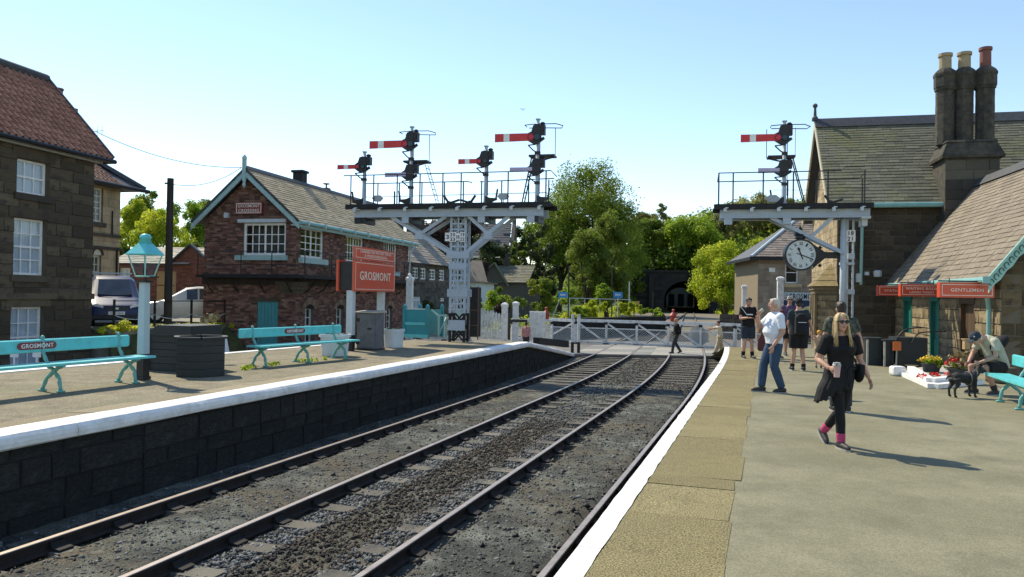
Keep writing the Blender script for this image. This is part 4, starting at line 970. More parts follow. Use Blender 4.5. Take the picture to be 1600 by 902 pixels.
wire('thin overhead wire from the pantiled house to the signal box gable', P(148, 205, 27), fin, .35); wire('thin slack wire from the dark pole top to the signal box gable', (pb.x, pb.y, zt + .15), fin, .3)
# ------------------------------------------------------------------ right side: station house and its low wing
TS = 13.5
SH = Vector((11.43, 27.0, -.1)); st = thing('station_house', 'tall sandstone station house with slate roof, gable to the track and triple chimney', 'station house', SH, frame_z(TS))
Winv = (Matrix.Translation(SH) @ Matrix.Rotation(frame_z(TS), 4, 'Z')).inverted()
def hf(px, py): s, z = PL(px, py, SH, ndir(TS)); return s, z - SH.z             # front wall: local x to the right
def hg(px, py): s, z = PL(px, py, SH, tdir(TS)); return s, z - SH.z             # gable wall facing the track: local y away
EZ = 5.38; RZ = 8.68; GW = 6.0; HL = 14.0
b = MB(); b.b2((0, 0, 0), (HL, .35, EZ)); b.prism([(.35, 0), (GW, 0), (GW, EZ), (GW / 2, RZ), (0, EZ), (0, EZ - .01), (.35, EZ - .01)], (0, 0, 0), (0, 1, 0), (0, 0, 1), (.35, 0, 0)); b.b2((.35, GW - .3, 0), (HL, GW, EZ))
b.obj('wall', M_['smortar'], st)
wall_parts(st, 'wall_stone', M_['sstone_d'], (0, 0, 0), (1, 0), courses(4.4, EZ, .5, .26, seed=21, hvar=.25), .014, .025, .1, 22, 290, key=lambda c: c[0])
gc = lambda z: (0, GW) if z < EZ else ((z - EZ) / (RZ - EZ) * GW / 2, GW - (z - EZ) / (RZ - EZ) * GW / 2)
# the gable wall is seen from the track side: outward is local -x, so run it from far to near
wall_stuff(st, 'gable_stones', mat('sunny_sandstone', [(.24, .18, .10), (.34, .26, .15), (.45, .36, .22)], .9, 5, .6, 40, attr=True, dirt=(.17, .13, .08), dscale=1.2), (0, GW, 0), (0, -1), courses(GW, RZ, .5, .26, clip=lambda z: (GW - gc(z)[1], GW - gc(z)[0]), seed=23, hvar=.2), .012, .02, .06, 4)  # lighter copy of the sandstone, sunlight on the gable put into its colour
oh = .38; sl = (RZ - EZ) / (GW / 2); wv = .32
up = Vector((0, GW / 2 + wv, sl * (GW / 2 + wv))); e0 = Vector((-oh, -wv, RZ + .12 - up.z)); L = up.length; s_ = up.normalized(); nn = Vector((0, -s_.z, s_.y))
b = MB(); b.prism([(0, 0), (HL + oh, 0), (HL + oh, L), (0, L)], e0 - nn * .07, (1, 0, 0), s_, nn * .068)
s2 = Vector((0, -s_.y, s_.z)); e2 = Vector((-oh, GW + wv, e0.z)); n2 = Vector((0, s_.z, s_.y)); b.prism([(0, 0), (HL + oh, 0), (HL + oh, L), (0, L)], e2 - n2 * .07, (1, 0, 0), s2, n2 * .07); b.obj('roof', M_['slate_d'], st)
roof(st, e0, (1, 0, 0), s_, roof_cells(HL + oh, L - .15, .36, .185, 31, taper=.99), M_['slate_g'], .013, 32)
b = MB(); b.prism([(-.34, -.3), (0, .1), (.34, -.3)], (-oh - .02, GW / 2, RZ + .14), (0, 1, 0), (0, 0, 1), (HL + oh, 0, 0)); b.obj('ridge', M_['lead'], st)
cream_b = mat('stone_cream_board', [(.42, .38, .28), (.52, .47, .36)], .7)
for sg in (-1, 1):
    b = MB(); tp = Vector((-oh - .03, GW / 2, RZ + .13)); bt = Vector((-oh - .03, GW / 2 + sg * (GW / 2 + wv), e0.z)); b.prism([(0, .0), (0, -.28), (1, -.28), (1, .0)], tp, bt - tp, (0, 0, 1), (.06, 0, 0)); b.obj('bargeboard', cream_b, st)
b = MB(); fp = Vector((-oh, GW / 2, RZ + .15)); b.lathe([(.12, 0), (.12, .12), (.06, .2), (.045, .5), (.08, .55), (.1, .62), (.05, .68)], fp, 8); b.obj('finial', M_['lead'], st)
b = MB(); g0 = e0 + Vector((.1, -.08, -.04)); b.tube([g0, g0 + Vector((5.0, 0, 0))], .085, 8); b.obj('gutter', M_['gutter'], st)
b = MB(); x = hf(1346, 370)[0]; b.tube([(x, -.28, EZ - .35), (x, -.1, EZ - .6), (x, -.09, EZ - .9), (x - .02, -.09, hf(1343, 445)[1])], .055, 8); b.obj('downpipe', M_['teal_l'], st)
fl = hf(1352, 428); b = MB(); b.box((fl[0], -.15, fl[1]), (.12, .3, .12)); b.lathe([(.06, -.12), (.13, -.1), (.14, .08), (.08, .12)], (fl[0] + .35, -.22, fl[1]), 10); b.box((fl[0] - .25, -.18, fl[1] - .15), (.16, .16, .3)); b.obj('flood_lamp', M_['palegrey'], st)
# chimney: stone base growing out of the front wall, three octagonal shafts, joined caps, pots
c0, c1 = hf(1468, 260)[0], hf(1551, 260)[0]; cw = c1 - c0; dz0 = -.62; dz1 = .75
zb = hf(1508, 252)[1]; zs0 = hf(1508, 226)[1]; zc0 = hf(1508, 139)[1]; zc1 = hf(1508, 113)[1]
b = MB(); b.b2((c0, dz0, 2.6), (c1, dz1, zb)); co = b.obj('chimney', M_['chim'], st)
def course_ring(b, x0, x1, y0, y1, z0, z1, e0_, e1_):
    p = [(x0 - e0_, y0 - e0_, z0), (x1 + e0_, y0 - e0_, z0), (x1 + e0_, y1 + e0_, z0), (x0 - e0_, y1 + e0_, z0), (x0 - e1_, y0 - e1_, z1), (x1 + e1_, y0 - e1_, z1), (x1 + e1_, y1 + e1_, z1), (x0 - e1_, y1 + e1_, z1)]
    b.add(p, [(0, 3, 2, 1), (4, 5, 6, 7), (0, 1, 5, 4), (1, 2, 6, 5), (2, 3, 7, 6), (3, 0, 4, 7)])
b = MB(); course_ring(b, c0, c1, dz0, dz1, zb + .001, zb + .1, .12, .14); course_ring(b, c0, c1, dz0, dz1, zb + .101, zs0 - .02, .12, -.06); course_ring(b, c0, c1, dz0, dz1, zs0 - .019, zs0 + .06, -.02, -.08); b.obj('chimney_plinth', M_['chim'], co)
r = random.Random(6); hgt = .3
for k in range(int((zb - 2.6) / .33)):
    x = c0; z = 2.6 + k * .33
    while x < c1 - .05:
        w_ = min(c1 - x, r.uniform(.5, .9)); w_ = c1 - x if c1 - x - w_ < .3 else w_
        b = MB(); b.b2((x + .006, dz0 - r.uniform(.012, .03), z + .006), (x + w_ - .006, dz0 + .05, z + .324)); b.obj('chimney_stone', mat('chimney_stone_piece', [(.035, .032, .026), (.065, .058, .046), (.1, .09, .068)], .9, 5, .5, 30, rnd=.5), co); x += w_
pots = [(1474, 84, M_['buffpot'], .2), (1503, 82, M_['buffpot'], .2), (1540, 74, M_['terracotta'], .18)]
sp = [hf(1476, 180)[0] + .02, hf(1507, 180)[0] + .0, hf(1541, 180)[0] - .02]; ym = (dz0 + dz1) / 2; rad = (sp[1] - sp[0]) * .495
for k in range(3):
    b = MB(); x = sp[k]; hh = zc0 - zs0; nz = 7
    for i in range(nz):
        e = .0 if i % 2 else .004; b.lathe([(rad * .975 + e, i * hh / nz + .003), (rad * .975 + e, (i + 1) * hh / nz - .003), (rad * .965, (i + 1) * hh / nz)], (x, ym, zs0), 8, rot0=math.pi / 8)
    b.obj('chimney_shaft', M_['chim'], co)
    b = MB(); b.lathe([(rad * .98, -.05), (rad * 1.12, -.02), (rad * 1.12, .04), (rad * 1.2, .08), (rad * 1.2, .42), (rad * 1.27, .46), (rad * 1.27, .54), (rad * 1.05, .64), (rad * .62, .74)], (x, ym, zc0), 8, rot0=math.pi / 8); b.obj('chimney_cap', M_['chim'], co)
    px, py, mt_, pr = pots[k]; zt = hf(px, py)[1]; zb_ = zc0 + .70
    b = MB(); b.lathe([(pr * .98, 0), (pr * .95, zt - zb_ - .12), (pr * 1.15, zt - zb_ - .1), (pr * 1.15, zt - zb_), (pr * .8, zt - zb_), (pr * .8, zt - zb_ - .1)], (x, ym, zb_), 16); b.obj('chimney_pot', mt_, co)
# stone bay with its own little hipped roof on the gable wall
by = 1.05; hw_ = .85; pj = .62; ze = hg(1297, 447)[1]; zr = hg(1300, 411)[1]
poly = [(0, by - hw_ - .25), (-pj, by - hw_ + .35), (-pj, by + hw_ - .35), (0, by + hw_ + .25)]
b = MB(); b.prism(poly, (0, 0, 0), (1, 0, 0), (0, 1, 0), (0, 0, ze)); bay = b.obj('bay', M_['smortar'], st)
for (xa_, ya_), (xb_, yb_), sd_ in ((poly[1], poly[0], 81), (poly[2], poly[1], 82)):
    d_ = Vector((xb_ - xa_, yb_ - ya_)); wall_parts(bay, 'bay_stone', M_['sstone'], (xa_, ya_, .5), d_.normalized(), courses(d_.length, ze - .85, .42, .26, [(.12, .46, .35, ze - 1.05), (.52, .88, .35, ze - 1.05)] if sd_ == 82 else (), seed=sd_), .012, .015, .06, sd_)
b = MB()
for z0, z1, e in ((ze - .3, ze - .17, .05), (ze - .171, ze - .06, .1)):
    b.prism([(.0, by - hw_ - .25 - e), (-pj - e, by - hw_ + .35 - e * .6), (-pj - e, by + hw_ - .35 + e * .6), (0, by + hw_ + .25 + e)], (0, 0, z0), (1, 0, 0), (0, 1, 0), (0, 0, z1 - z0))
b.obj('bay_cornice', M_['sstone'], bay)
for k in range(4):                                          # stone tile courses of the bay roof
    t0, t1 = k / 4, (k + 1) / 4; b = MB(); vs = []
    for t, zz, e in ((t0, ze - .03 + (zr - ze) * t0, .17), (t1 + .06, ze - .03 + (zr - ze) * (t1 + .06) * .98, .13)):
        f_ = 1 - t * .92
        vs += [(0, by + (-hw_ - .25 - e) * f_, zz), ((-pj - e) * f_, by + (-hw_ + .35 - e * .6) * f_, zz), ((-pj - e) * f_, by + (hw_ - .35 + e * .6) * f_, zz), (0, by + (hw_ + .25 + e) * f_, zz)]
    b.add(vs, [(0, 1, 5, 4), (1, 2, 6, 5), (2, 3, 7, 6), (0, 3, 2, 1), (4, 5, 6, 7)]); b.obj('roof_course', mat('mossy_stone_tile', [(.14, .105, .045), (.22, .17, .075)], .9, 5, .4, 30), bay)
for q, (yy, zz) in enumerate(((by - .28, 1.2), (by + .28, 1.2))):
    b = MB(); b.b2((-pj - .02, yy - .18, zz - .3), (-pj + .02, yy + .18, ze - .5)); b.obj('bay_window', M_['dark'], bay)
for yy in (by - hw_ + .35, by, by + hw_ - .35):
    b = MB(); b.b2((-pj - .06, yy - .1, .5), (-pj + .02, yy + .1, ze - .33)); b.obj('mullion', M_['sstone'], bay)
# round lamp on the bay corner
lm = Winv @ P(1278, 440, 29.2); b = MB(); b.lathe([(.02, -.2), (.06, -.17), (.1, .03), (.11, .04), (.03, .16), (.03, .2), (.01, .24)], lm, 10); b.bar(lm + Vector((0, 0, -.2)), lm + Vector((.4, .1, -.26)), .04, .04); b.obj('wall_lantern', M_['teal_l'], st)

# ---- low wing of the station with the waiting rooms: roof slope faces the track
TW = 12
WB = Vector((11.2, 18.0, -.05)); wg = thing('station_wing', 'low station wing with steep stone-slate roof, green doors and scalloped green bargeboard', 'station building', WB, frame_z(TW))
WI = (Matrix.Translation(WB) @ Matrix.Rotation(frame_z(TW), 4, 'Z')).inverted()
def wf(px, py): s, z = PL(px, py, WB + Vector((.25 * ndir(TW)[0], .25 * ndir(TW)[1], 0)), tdir(TW)); return s, z - WB.z       # track-side wall
def wgab(px, py): s, z = PL(px, py, WB, ndir(TW)); return s, z - WB.z
EZ = 2.34; HWD = 2.58; RZ = 5.68; WLn = 8.95
# openings on the track side: (y0,y1,z0,z1,kind)
def sp_(a, c): return wf(c, 500)[0], wf(a, 500)[0]
ops = [(*sp_(1502, 1524), .0, 2.0, 'brown'), (*sp_(1455, 1468), .0, 2.05, 'green'), (*sp_(1413, 1425), .75, 2.05, 'green'), (*sp_(1384, 1392), .0, 2.0, 'brown')]
ho = [o[:4] for o in ops]; xw = .25
b = MB(); core(b, (xw, WLn, 0), (0, -1), WLn, EZ + .25, [(WLn - h[1], WLn - h[0], h[2], h[3]) for h in ho], .4)
b.prism([(xw + .4, 0), (2 * HWD - .1, 0), (2 * HWD - .1, EZ), (HWD, RZ - .15), (xw, EZ + .15), (xw, EZ), (xw + .4, EZ)], (0, .02, 0), (1, 0, 0), (0, 0, 1), (0, .35, 0)); b.b2((2 * HWD - .4, .4, 0), (2 * HWD - .1, WLn, EZ)); b.obj('wall', M_['smortar'], wg)
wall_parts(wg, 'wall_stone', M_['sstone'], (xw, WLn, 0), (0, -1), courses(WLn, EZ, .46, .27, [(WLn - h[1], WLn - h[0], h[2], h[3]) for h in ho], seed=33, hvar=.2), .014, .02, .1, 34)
gcw = lambda z: (xw, 2 * HWD - .1) if z < EZ else (max(xw, (z - EZ) / (RZ - EZ) * HWD), 2 * HWD - .1 - (z - EZ) / (RZ - EZ) * HWD)
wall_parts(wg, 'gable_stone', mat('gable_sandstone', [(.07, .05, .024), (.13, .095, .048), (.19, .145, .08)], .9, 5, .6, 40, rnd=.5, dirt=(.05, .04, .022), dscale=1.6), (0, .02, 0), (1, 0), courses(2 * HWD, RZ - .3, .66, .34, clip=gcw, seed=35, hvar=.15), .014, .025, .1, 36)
for y0, y1, z0, z1, kd in ops:
    mt_ = M_['green_d'] if kd == 'green' else mat('brown_door', [(.06, .035, .018), (.1, .06, .032)], .55, 4, stretch=(1, 1, .2))
    w_ = y1 - y0; b = MB(); b.b2((xw + .10, y0, z0), (xw + .14, y1, z1)); do = b.obj('door' if z0 < .1 else 'window', mt_, wg)
    for i in range(4):
        b = MB(); b.b2((xw + .07, y0 + w_ * i / 4 + .008, z0 + .02), (xw + .101, y0 + w_ * (i + 1) / 4 - .008, z1 - .02)); b.obj('door_plank' if z0 < .1 else 'glazing_bar', mt_, do)
    b = MB(); n = 8
    arc = [(w_ / 2 * math.cos(math.pi * i / n), .28 * math.sin(math.pi * i / n)) for i in range(n + 1)]
    b.prism([(w_ / 2 + .06, -.02)] + [(x * 1.12, z * 1.2) for x, z in arc] + [(-w_ / 2 - .06, -.02)], (xw - .05, (y0 + y1) / 2, z1 - .25), (0, 1, 0), (0, 0, 1), (.12, 0, 0)); b.obj('door_head', mt_, do)
    for yy in (y0, y1):
        b = MB(); b.b2((xw - .03, yy - .05, z0), (xw + .1, yy + .05, z1)); b.obj('frame', mt_, do)
# sloped stone buttress by the brown door, stone kerb
b = MB(); b.prism([(0, 0), (-.55, 0), (-.5, .25), (0, .75)], (xw, wf(1540, 580)[0], 0), (1, 0, 0), (0, 0, 1), (0, .5, 0)); b.obj('buttress', M_['sstone_d'], wg)
oh = .25; up = Vector((HWD + .12, 0, RZ - EZ + .1)); e0 = Vector((-.12, -oh, EZ - .03)); L = up.length; s_ = up.normalized(); nn = Vector((-s_.z, 0, s_.x)); RL = WLn + oh
b = MB(); b.prism([(0, 0), (RL, 0), (RL, L), (0, L)], e0 - nn * .07, (0, 1, 0), s_, nn * .066); s2 = Vector((-s_.x, 0, s_.z)); e2 = Vector((2 * HWD + .12, -oh, EZ - .03)); b.prism([(0, 0), (RL, 0), (RL, L), (0, L)], e2, (0, 1, 0), s2, (0, 0, .06)); b.obj('roof', M_['lead'], wg)
roof(wg, e0, (0, 1, 0), s_, roof_cells(RL, L - .1, .30, .20, 41, taper=.985), mat('wing_slate', [(.16, .135, .1), (.22, .185, .138), (.285, .24, .182)], .85, 4, .4, 40, attr=True, rmix=.4, dirt=(.15, .125, .1), dscale=.8), .013, 42, 'slate', 300, M_['slate_p'], key=lambda c: c[0] * .5 + c[2])
b = MB(); b.prism([(-.22, -.22), (0, .08), (.22, -.22)], e0 + up + Vector((0, 0, .06)), (1, 0, 0), (0, 0, 1), (0, RL, 0)); b.obj('ridge', M_['lead'], wg)
b = MB(); g0 = e0 + Vector((-.07, -.06, -.02)); b.tube([g0, g0 + Vector((0, RL, 0))], .075, 10); b.box(g0 + Vector((0, -.02, 0)), (.16, .03, .16)); b.obj('gutter', M_['gutter'], wg)
b = MB(); b.tube([g0 + Vector((.02, .55, -.05)), g0 + Vector((.2, .5, -.35)), (xw - .1, .45, 1.6), (xw - .1, .45, .02)], .055, 8); b.obj('downpipe', M_['gutter'], wg)
# scalloped bargeboard
b = MB(); tp = e0 + Vector((0, -.03, .02)); n = 22; pts = [(0, 0)]
bw = .34; poly = [(0, .02)] + [(1, .02)]
for i in range(n, -1, -1): poly.append((i / n, -bw + .05 * (i % 2)))
b.prism(poly, tp, up, (0, 0, 1), (0, .05, 0)); b.obj('bargeboard', M_['teal_l'], wg)
b = MB(); r = random.Random(2)
for i in range(26):
    q = tp + up * ((i + .5) / 26) + Vector((0, -.012, -.16)); b.tube([q + Vector((.05 * math.cos(a), 0, .07 * math.sin(a))) for a in [k * .785 for k in range(7)]], .012, 5)
o = b.obj('carved_scroll', M_['green_d'], wg); o['kind'] = 'stuff'
b = MB(); b.bar(tp + Vector((0, -.03, .03)), tp + up + Vector((0, -.03, .03)), .06, .05); b.obj('verge_strip', M_['teal_l'], wg)
# hanging enamel signs under the eave: each a board on a pair of hangers
def hang_sign(label, pxa, pxb, pyt, pyb, lines, y_wall):
    s_, z = 0, 0
    q = WB + Vector((tdir(TW)[0] * y_wall, tdir(TW)[1] * y_wall, 0)); Yq = q.y
    A, B = P(pxa, pyt, Yq), P(pxb, pyb, Yq); w, h = B.x - A.x, A.z - B.z
    t = thing('hanging_sign', label, 'sign', (A.x + w / 2, Yq, B.z), -R(2), 'orange signs hanging from the station eave')
    b = MB(); b.b2((-w / 2, -.07, 0), (w / 2, .07, h)); b.obj('board', M_['orange'], t)
    b = MB(); e = h * .13; k = h * .035
    for p, q_ in (((-w / 2 + e, -.078, e), (w / 2 - e, -.071, e + k)), ((-w / 2 + e, -.078, h - e - k), (w / 2 - e, -.071, h - e)), ((-w / 2 + e, -.079, e), (-w / 2 + e + k, -.071, h - e)), ((w / 2 - e - k, -.079, e), (w / 2 - e, -.071, h - e))): b.b2(p, q_)
    b.obj('border', M_['cream'], t)
    if len(lines) == 1: text('lettering', lines[0], t, M_['cream'], (0, -.074, h / 2), (1, 0, 0), (0, 0, 1), w * .6, h * .21, .006, bold=.004)
    else:
        text('lettering', lines[0], t, M_['cream'], (0, -.074, h * .63), (1, 0, 0), (0, 0, 1), w * .76, h * .2, .006, bold=.004); text('lettering', lines[1], t, M_['cream'], (0, -.074, h * .33), (1, 0, 0), (0, 0, 1), w * .58, h * .16, .006, bold=.004)
    b = MB()
    for sx in (-.3, .3): b.tube([(sx * w, 0, h), (sx * w, 0, h + .1)], .012, 6)
    b.tube([(-w / 2, 0, h + .03), (w / 2 + .3, 0, h + .03)], .018, 6); b.obj('hanger', M_['black'], t)
hang_sign('orange sign lettered GENTLEMEN, nearest of the hanging signs', 1467, 1550, 441, 466, ['GENTLEMEN'], .1)
hang_sign('orange sign lettered WAITING ROOM LADIES TOILET between the other two', 1406, 1471, 443.5, 464, ['WAITING ROOM', 'LADIES TOILET'], 3.2)
hang_sign('orange sign lettered STATION, farthest and partly hidden', 1371, 1418, 446, 463, ['STATION'], 5.6)

# ---- shop across the road: hipped slate roof, stone walls, shop front
SP = P(1183, 520, 47); SP.z = -.85; shp = thing('corner_shop', 'stone shop with hipped slate roof and blue GROSMONT shopfront across the road', 'shop', SP, frame_z(5))
def sh(px, py): s, z = PL(px, py, SP, ndir(5)); return s, z - SP.z
wid = 9.0; EZ = sh(1200, 403)[1]; wa = sh(1227, 409); wb = sh(1247, 443); wn = [(wa[0], wb[0], wb[1], wa[1])]; sa = sh(1222, 475)
fr_ = (sa[0], 7.6, .3, sa[1]); b = MB(); core(b, (0, 0, 0), (1, 0), wid, EZ, wn + [fr_], .35); b.b2((0, .351, 0), (.35, 7, EZ)); b.b2((wid - .3, .351, 0), (wid, 7, EZ)); b.obj('wall', M_['ymortar'], shp)
pst = mat('shop_stone', [(.2, .155, .11), (.28, .225, .165), (.35, .29, .22)], .9, 4, .4, 40, attr=True, dirt=(.18, .14, .1), dscale=.8)
wall_stuff(shp, 'wall_stones', pst, (0, 0, 0), (1, 0), courses(wid, EZ, .62, .34, wn + [fr_], seed=51), .012, .02, .06, 52)
window(shp, (wn[0][0], 0, wn[0][2]), (1, 0), wn[0][1] - wn[0][0], wn[0][3] - wn[0][2], 1, 2, M_['whitep'], .08, .08, .05, M_['dark'])
b = MB(); b.b2((wn[0][0] - .2, -.12, wn[0][2] - .25), (wn[0][1] + .2, .02, wn[0][2] - .03)); b.obj('window_sill', M_['ystone'], shp)
v0 = sh(1206, 422); b = MB(); b.box((v0[0], -.04, v0[1]), (.36, .08, .26)); b.obj('wall_vent', M_['whitep'], shp)
sg0, sg1 = sh(1221, 457), sh(1290, 470); b = MB(); b.b2((sg0[0], -.14, sg1[1]), (7.7, -.03, sg0[1])); b.obj('shop_fascia', M_['palegrey'], shp)
lc = sh(1258, 464); l0 = sh(1232, 464); l1 = sh(1279, 464); text('lettering', 'GROSMONT', shp, M_['numerals'], ((l0[0] + l1[0]) / 2, -.15, (sg0[1] + sg1[1]) / 2), (1, 0, 0), (0, 0, 1), l1[0] - l0[0], .34, .01, bold=.012); text('lettering', 'CO\nOP', shp, M_['numerals'], (sh(1226, 464)[0], -.15, (sg0[1] + sg1[1]) / 2), (1, 0, 0), (0, 0, 1), .3, .34, .01)
b = MB(); b.b2((sg0[0], -.06, .3), (7.6, .12, sg1[1] - .02)); b.obj('shop_front', M_['shopblue'], shp)
ac = sh(1266, 484); b = MB(); b.prism([(.55 * math.cos(math.pi * i / 10), .32 * math.sin(math.pi * i / 10)) for i in range(11)], (ac[0], -.12, ac[1] - .1), (1, 0, 0), (0, 0, 1), (0, .05, 0)); b.obj('shop_emblem', mat('shop_yellow', (.6, .5, .22), .5), shp)
ovh = .5; hz = 3.0; ri = 3.6
b = MB(); E0 = [(-ovh, -ovh, EZ), (wid + ovh, -ovh, EZ), (wid + ovh, 7 + ovh, EZ), (-ovh, 7 + ovh, EZ)]; r0, r1 = (ri, 3.5, EZ + hz), (wid - ri + 1, 3.5, EZ + hz)
b.add(E0 + [r0, r1], [(0, 1, 5, 4), (1, 2, 5), (2, 3, 4, 5), (3, 0, 4), (0, 3, 2, 1)]); b.obj('roof', M_['lead'], shp)
s_ = Vector((0, 3.5 + ovh, hz)); LL = s_.length; fr = (ri + ovh)
roof(shp, (-ovh, -ovh, EZ + .03), (1, 0, 0), s_, roof_cells(wid + 2 * ovh, LL, .42, .26, 53, clip=lambda v: (v / LL * fr, wid + 2 * ovh - v / LL * fr * .8)), mat('shop_slate', [(.16, .125, .105), (.24, .195, .16), (.32, .265, .22)], .85, 4, attr=True), .02, 54)
b = MB(); b.tube([Vector(E0[0]) + Vector((0, 0, .05)), Vector(r0) + Vector((0, 0, .05))], .09, 6); b.obj('hip_ridge', M_['palegrey'], shp)
b = MB(); b.b2((-ovh - .05, -ovh - .09, EZ - .16), (wid + ovh, -ovh - .005, EZ + .03)); b.b2((-ovh - .09, -ovh, EZ - .16), (-ovh - .005, 7, EZ + .03)); b.obj('gutter', M_['black'], shp)
b = MB(); b.b2((-ovh, -ovh, EZ - .05), (wid + ovh, -.03, EZ - .01)); b.obj('soffit', M_['palegrey'], shp)

# ---- tunnel portal under the wooded hill
TP = Vector((32.4, 143, -.97)); tn = thing('tunnel_portal', 'soot-dark stone tunnel mouth at the foot of the wooded hill', 'tunnel', TP, frame_z(8))
def tp_(px, py): s, z = PL(px, py, TP, ndir(8)); return s, z - TP.z
xl = tp_(975, 450)[0]; xr = tp_(1125, 450)[0]; zt = tp_(1000, 425)[1]; oc = tp_(1073, 470)[0]; ow = 4.1; oz = 2.6
n = 16; arc = [(oc + ow * math.cos(math.pi * i / n), oz + ow * .82 * math.sin(math.pi * i / n)) for i in range(n + 1)]
b = MB(); prev = None
b.b2((xl, 0, 0), (oc - ow, 1.2, zt)); b.b2((oc + ow, 0, 0), (xr, 1.2, zt))
for i in range(n):
    (x0, z0), (x1, z1) = arc[i + 1], arc[i]; b.prism([(x0, z0), (x1, z1), (x1, zt), (x0, zt)], (0, 0, 0), (1, 0, 0), (0, 0, 1), (0, 1.2, 0))
b.obj('wall', M_['tstone'], tn)
hs_ = [(oc - ow - .3 - xl, oc + ow + .3 - xl, 0, oz + ow * .82 + .3)]
wall_stuff(tn, 'wall_stones', M_['tstone'], (xl, 0, 0), (1, 0), courses(xr - xl, zt, 1.5, .6, hs_, seed=61), .04, .05, .12, 62, .03)
b = MB(); b.b2((xl - .2, -.25, zt), (xr + .2, 1.3, zt + .35)); b.obj('parapet', M_['tstone'], tn)
for i in range(n):
    b = MB(); t0, t1 = math.pi * (i + .06) / n, math.pi * (i + .94) / n; q = [(oc + k * math.cos(t), oz + k * .82 * math.sin(t)) for k, t in ((ow, t0), (ow + .75, t0), (ow + .75, t1), (ow, t1))]
    b.prism(q, (0, -.09, 0), (1, 0, 0), (0, 0, 1), (0, .3, 0)); b.obj('arch_stone', M_['tstone'], tn)
b = MB(); pl = [(oc - ow, 0)] + [(x, z) for x, z in arc[::-1]] + [(oc + ow, 0)]; m = len(pl); TL = 95; sh_ = 6.0
vs = [(x, 1.2, z) for x, z in pl] + [(x + sh_, TL, z) for x, z in pl]; b.add(vs, [(i, i + 1, m + i + 1, m + i) for i in range(m - 1)]); b.add([(oc - ow, -3, .02), (oc + ow, -3, .02), (oc + ow + sh_, TL, .02), (oc - ow + sh_, TL, .02)], [(0, 1, 2, 3)])
b.obj('barrel', M_['tstone'], tn)
b = MB(); b.prism([(-1, 0), (18, 0), (18, 6.3), (8, 9), (-1, 6.3)], (oc - 6 + sh_, TL + 28, 0), (1, 0, 0), (0, 0, 1), (0, 12, 0)); so_ = thing('engine_shed', 'pale engine shed seen through the far end of the tunnel', 'shed', TP, frame_z(8)); b.obj('wall', mat('shed_grey', [(.22, .23, .23), (.3, .31, .31)], .8, 2), so_)
b = MB()
for i in range(4): b.b2((oc - 5 + sh_ + i * 3.2, TL + 27.9, .1), (oc - 3 + sh_ + i * 3.2, TL + 27.98, 4.2))
b.obj('bay_opening', M_['dark'], so_)
for k in (0, 1): b = MB(); b.b2((xl + .6 + 4.0 * k, -.7, 0), (xl + 1.5 + 4.0 * k, .02, zt - .5)); b.obj('buttress', M_['tstone'], tn)

# ---- terrace, white house, church and cottage roofs beyond the signal box
TB = P(640, 520, 52); TB.z = -.6; te = thing('terraced_house', 'dark stone terrace with white windows seen past the signal box', 'terraced house', TB, frame_z(20))
def tf(px, py): s, z = PL(px, py, TB, tdir(20)); return s, z - TB.z
x0 = -6.0; y1 = tf(709, 440)[0]; EZ = tf(670, 414)[1] + .22
wl = []
for xa, xb, ya, yb in ((645, 654, 418, 436), (657, 665, 419, 437), (671, 680, 421, 438), (686, 694, 422, 439), (688, 694, 466, 471)):
    a, c = tf(xa, ya), tf(xb, yb); wl.append((a[0] - x0, c[0] - x0, c[1], a[1]))
da, dc = tf(644, 464), tf(657, 490); dr_ = (da[0] - x0, dc[0] - x0, 0, da[1])
b = MB(); core(b, (0, x0, 0), (0, 1), y1 - x0, EZ, wl + [dr_], .3); b.b2((-6, y1 - .3, 0), (-.3, y1, EZ)); b.b2((-6, x0, 0), (-.3, x0 + .3, EZ)); b.prism([(0, EZ), (-6, EZ), (-3, EZ + 2.3)], (0, y1 - .3, 0), (1, 0, 0), (0, 0, 1), (0, .3, 0)); b.obj('wall', M_['smortar'], te)
wall_stuff(te, 'wall_stones', M_['dstone'], (0, x0, 0), (0, 1), courses(y1 - x0, EZ, .4, .2, wl + [dr_], seed=71), .012, .02, .06, 72)
for u0, u1, z0, z1 in wl: window(te, (0, u0 + x0, z0), (0, 1), u1 - u0, z1 - z0, 2, 3 if z1 - z0 > .6 else 1, M_['whitep'], .03, .09, .05, M_['dark'], split=[1])
b = MB(); b.b2((-.1, dr_[0] + x0, 0), (-.04, dr_[1] + x0, dr_[3])); b.obj('door', M_['palegrey'], te); window(te, (0, dr_[0] + x0 + .15, dr_[3] * .45), (0, 1), dr_[1] - dr_[0] - .3, dr_[3] * .45, 2, 2, M_['whitep'], .01, .06, .05, M_['shopblue'])
s_ = Vector((-3.3, 0, 2.55)); b = MB(); b.prism([(0, 0), (y1 - x0 + .2, 0), (y1 - x0 + .2, s_.length), (0, s_.length)], (.3, x0, EZ - .27), (0, 1, 0), s_.normalized(), (.04, 0, .05)); b.prism([(0, 0), (y1 - x0 + .2, 0), (y1 - x0 + .2, s_.length), (0, s_.length)], (-6.3, x0, EZ - .27), (0, 1, 0), Vector((3.3, 0, 2.55)).normalized(), (0, 0, .06)); b.obj('roof', M_['lead'], te)
roof(te, (.34, x0, EZ - .21), (0, 1, 0), s_, roof_cells(y1 - x0 + .2, s_.length, .5, .32, 73), mat('terrace_slate', [(.18, .155, .125), (.26, .225, .18), (.33, .29, .235)], .85, 4, attr=True), .02, 74)
for yy in (2.5, y1 - 1.2):
    b = MB(); b.b2((-3.5, yy, EZ + 1.2), (-2.5, yy + 1.1, EZ + 3.6)); b.b2((-3.6, yy - .1, EZ + 3.6), (-2.4, yy + 1.2, EZ + 3.8)); b.obj('chimney', MATS['sooty_brick'], te)
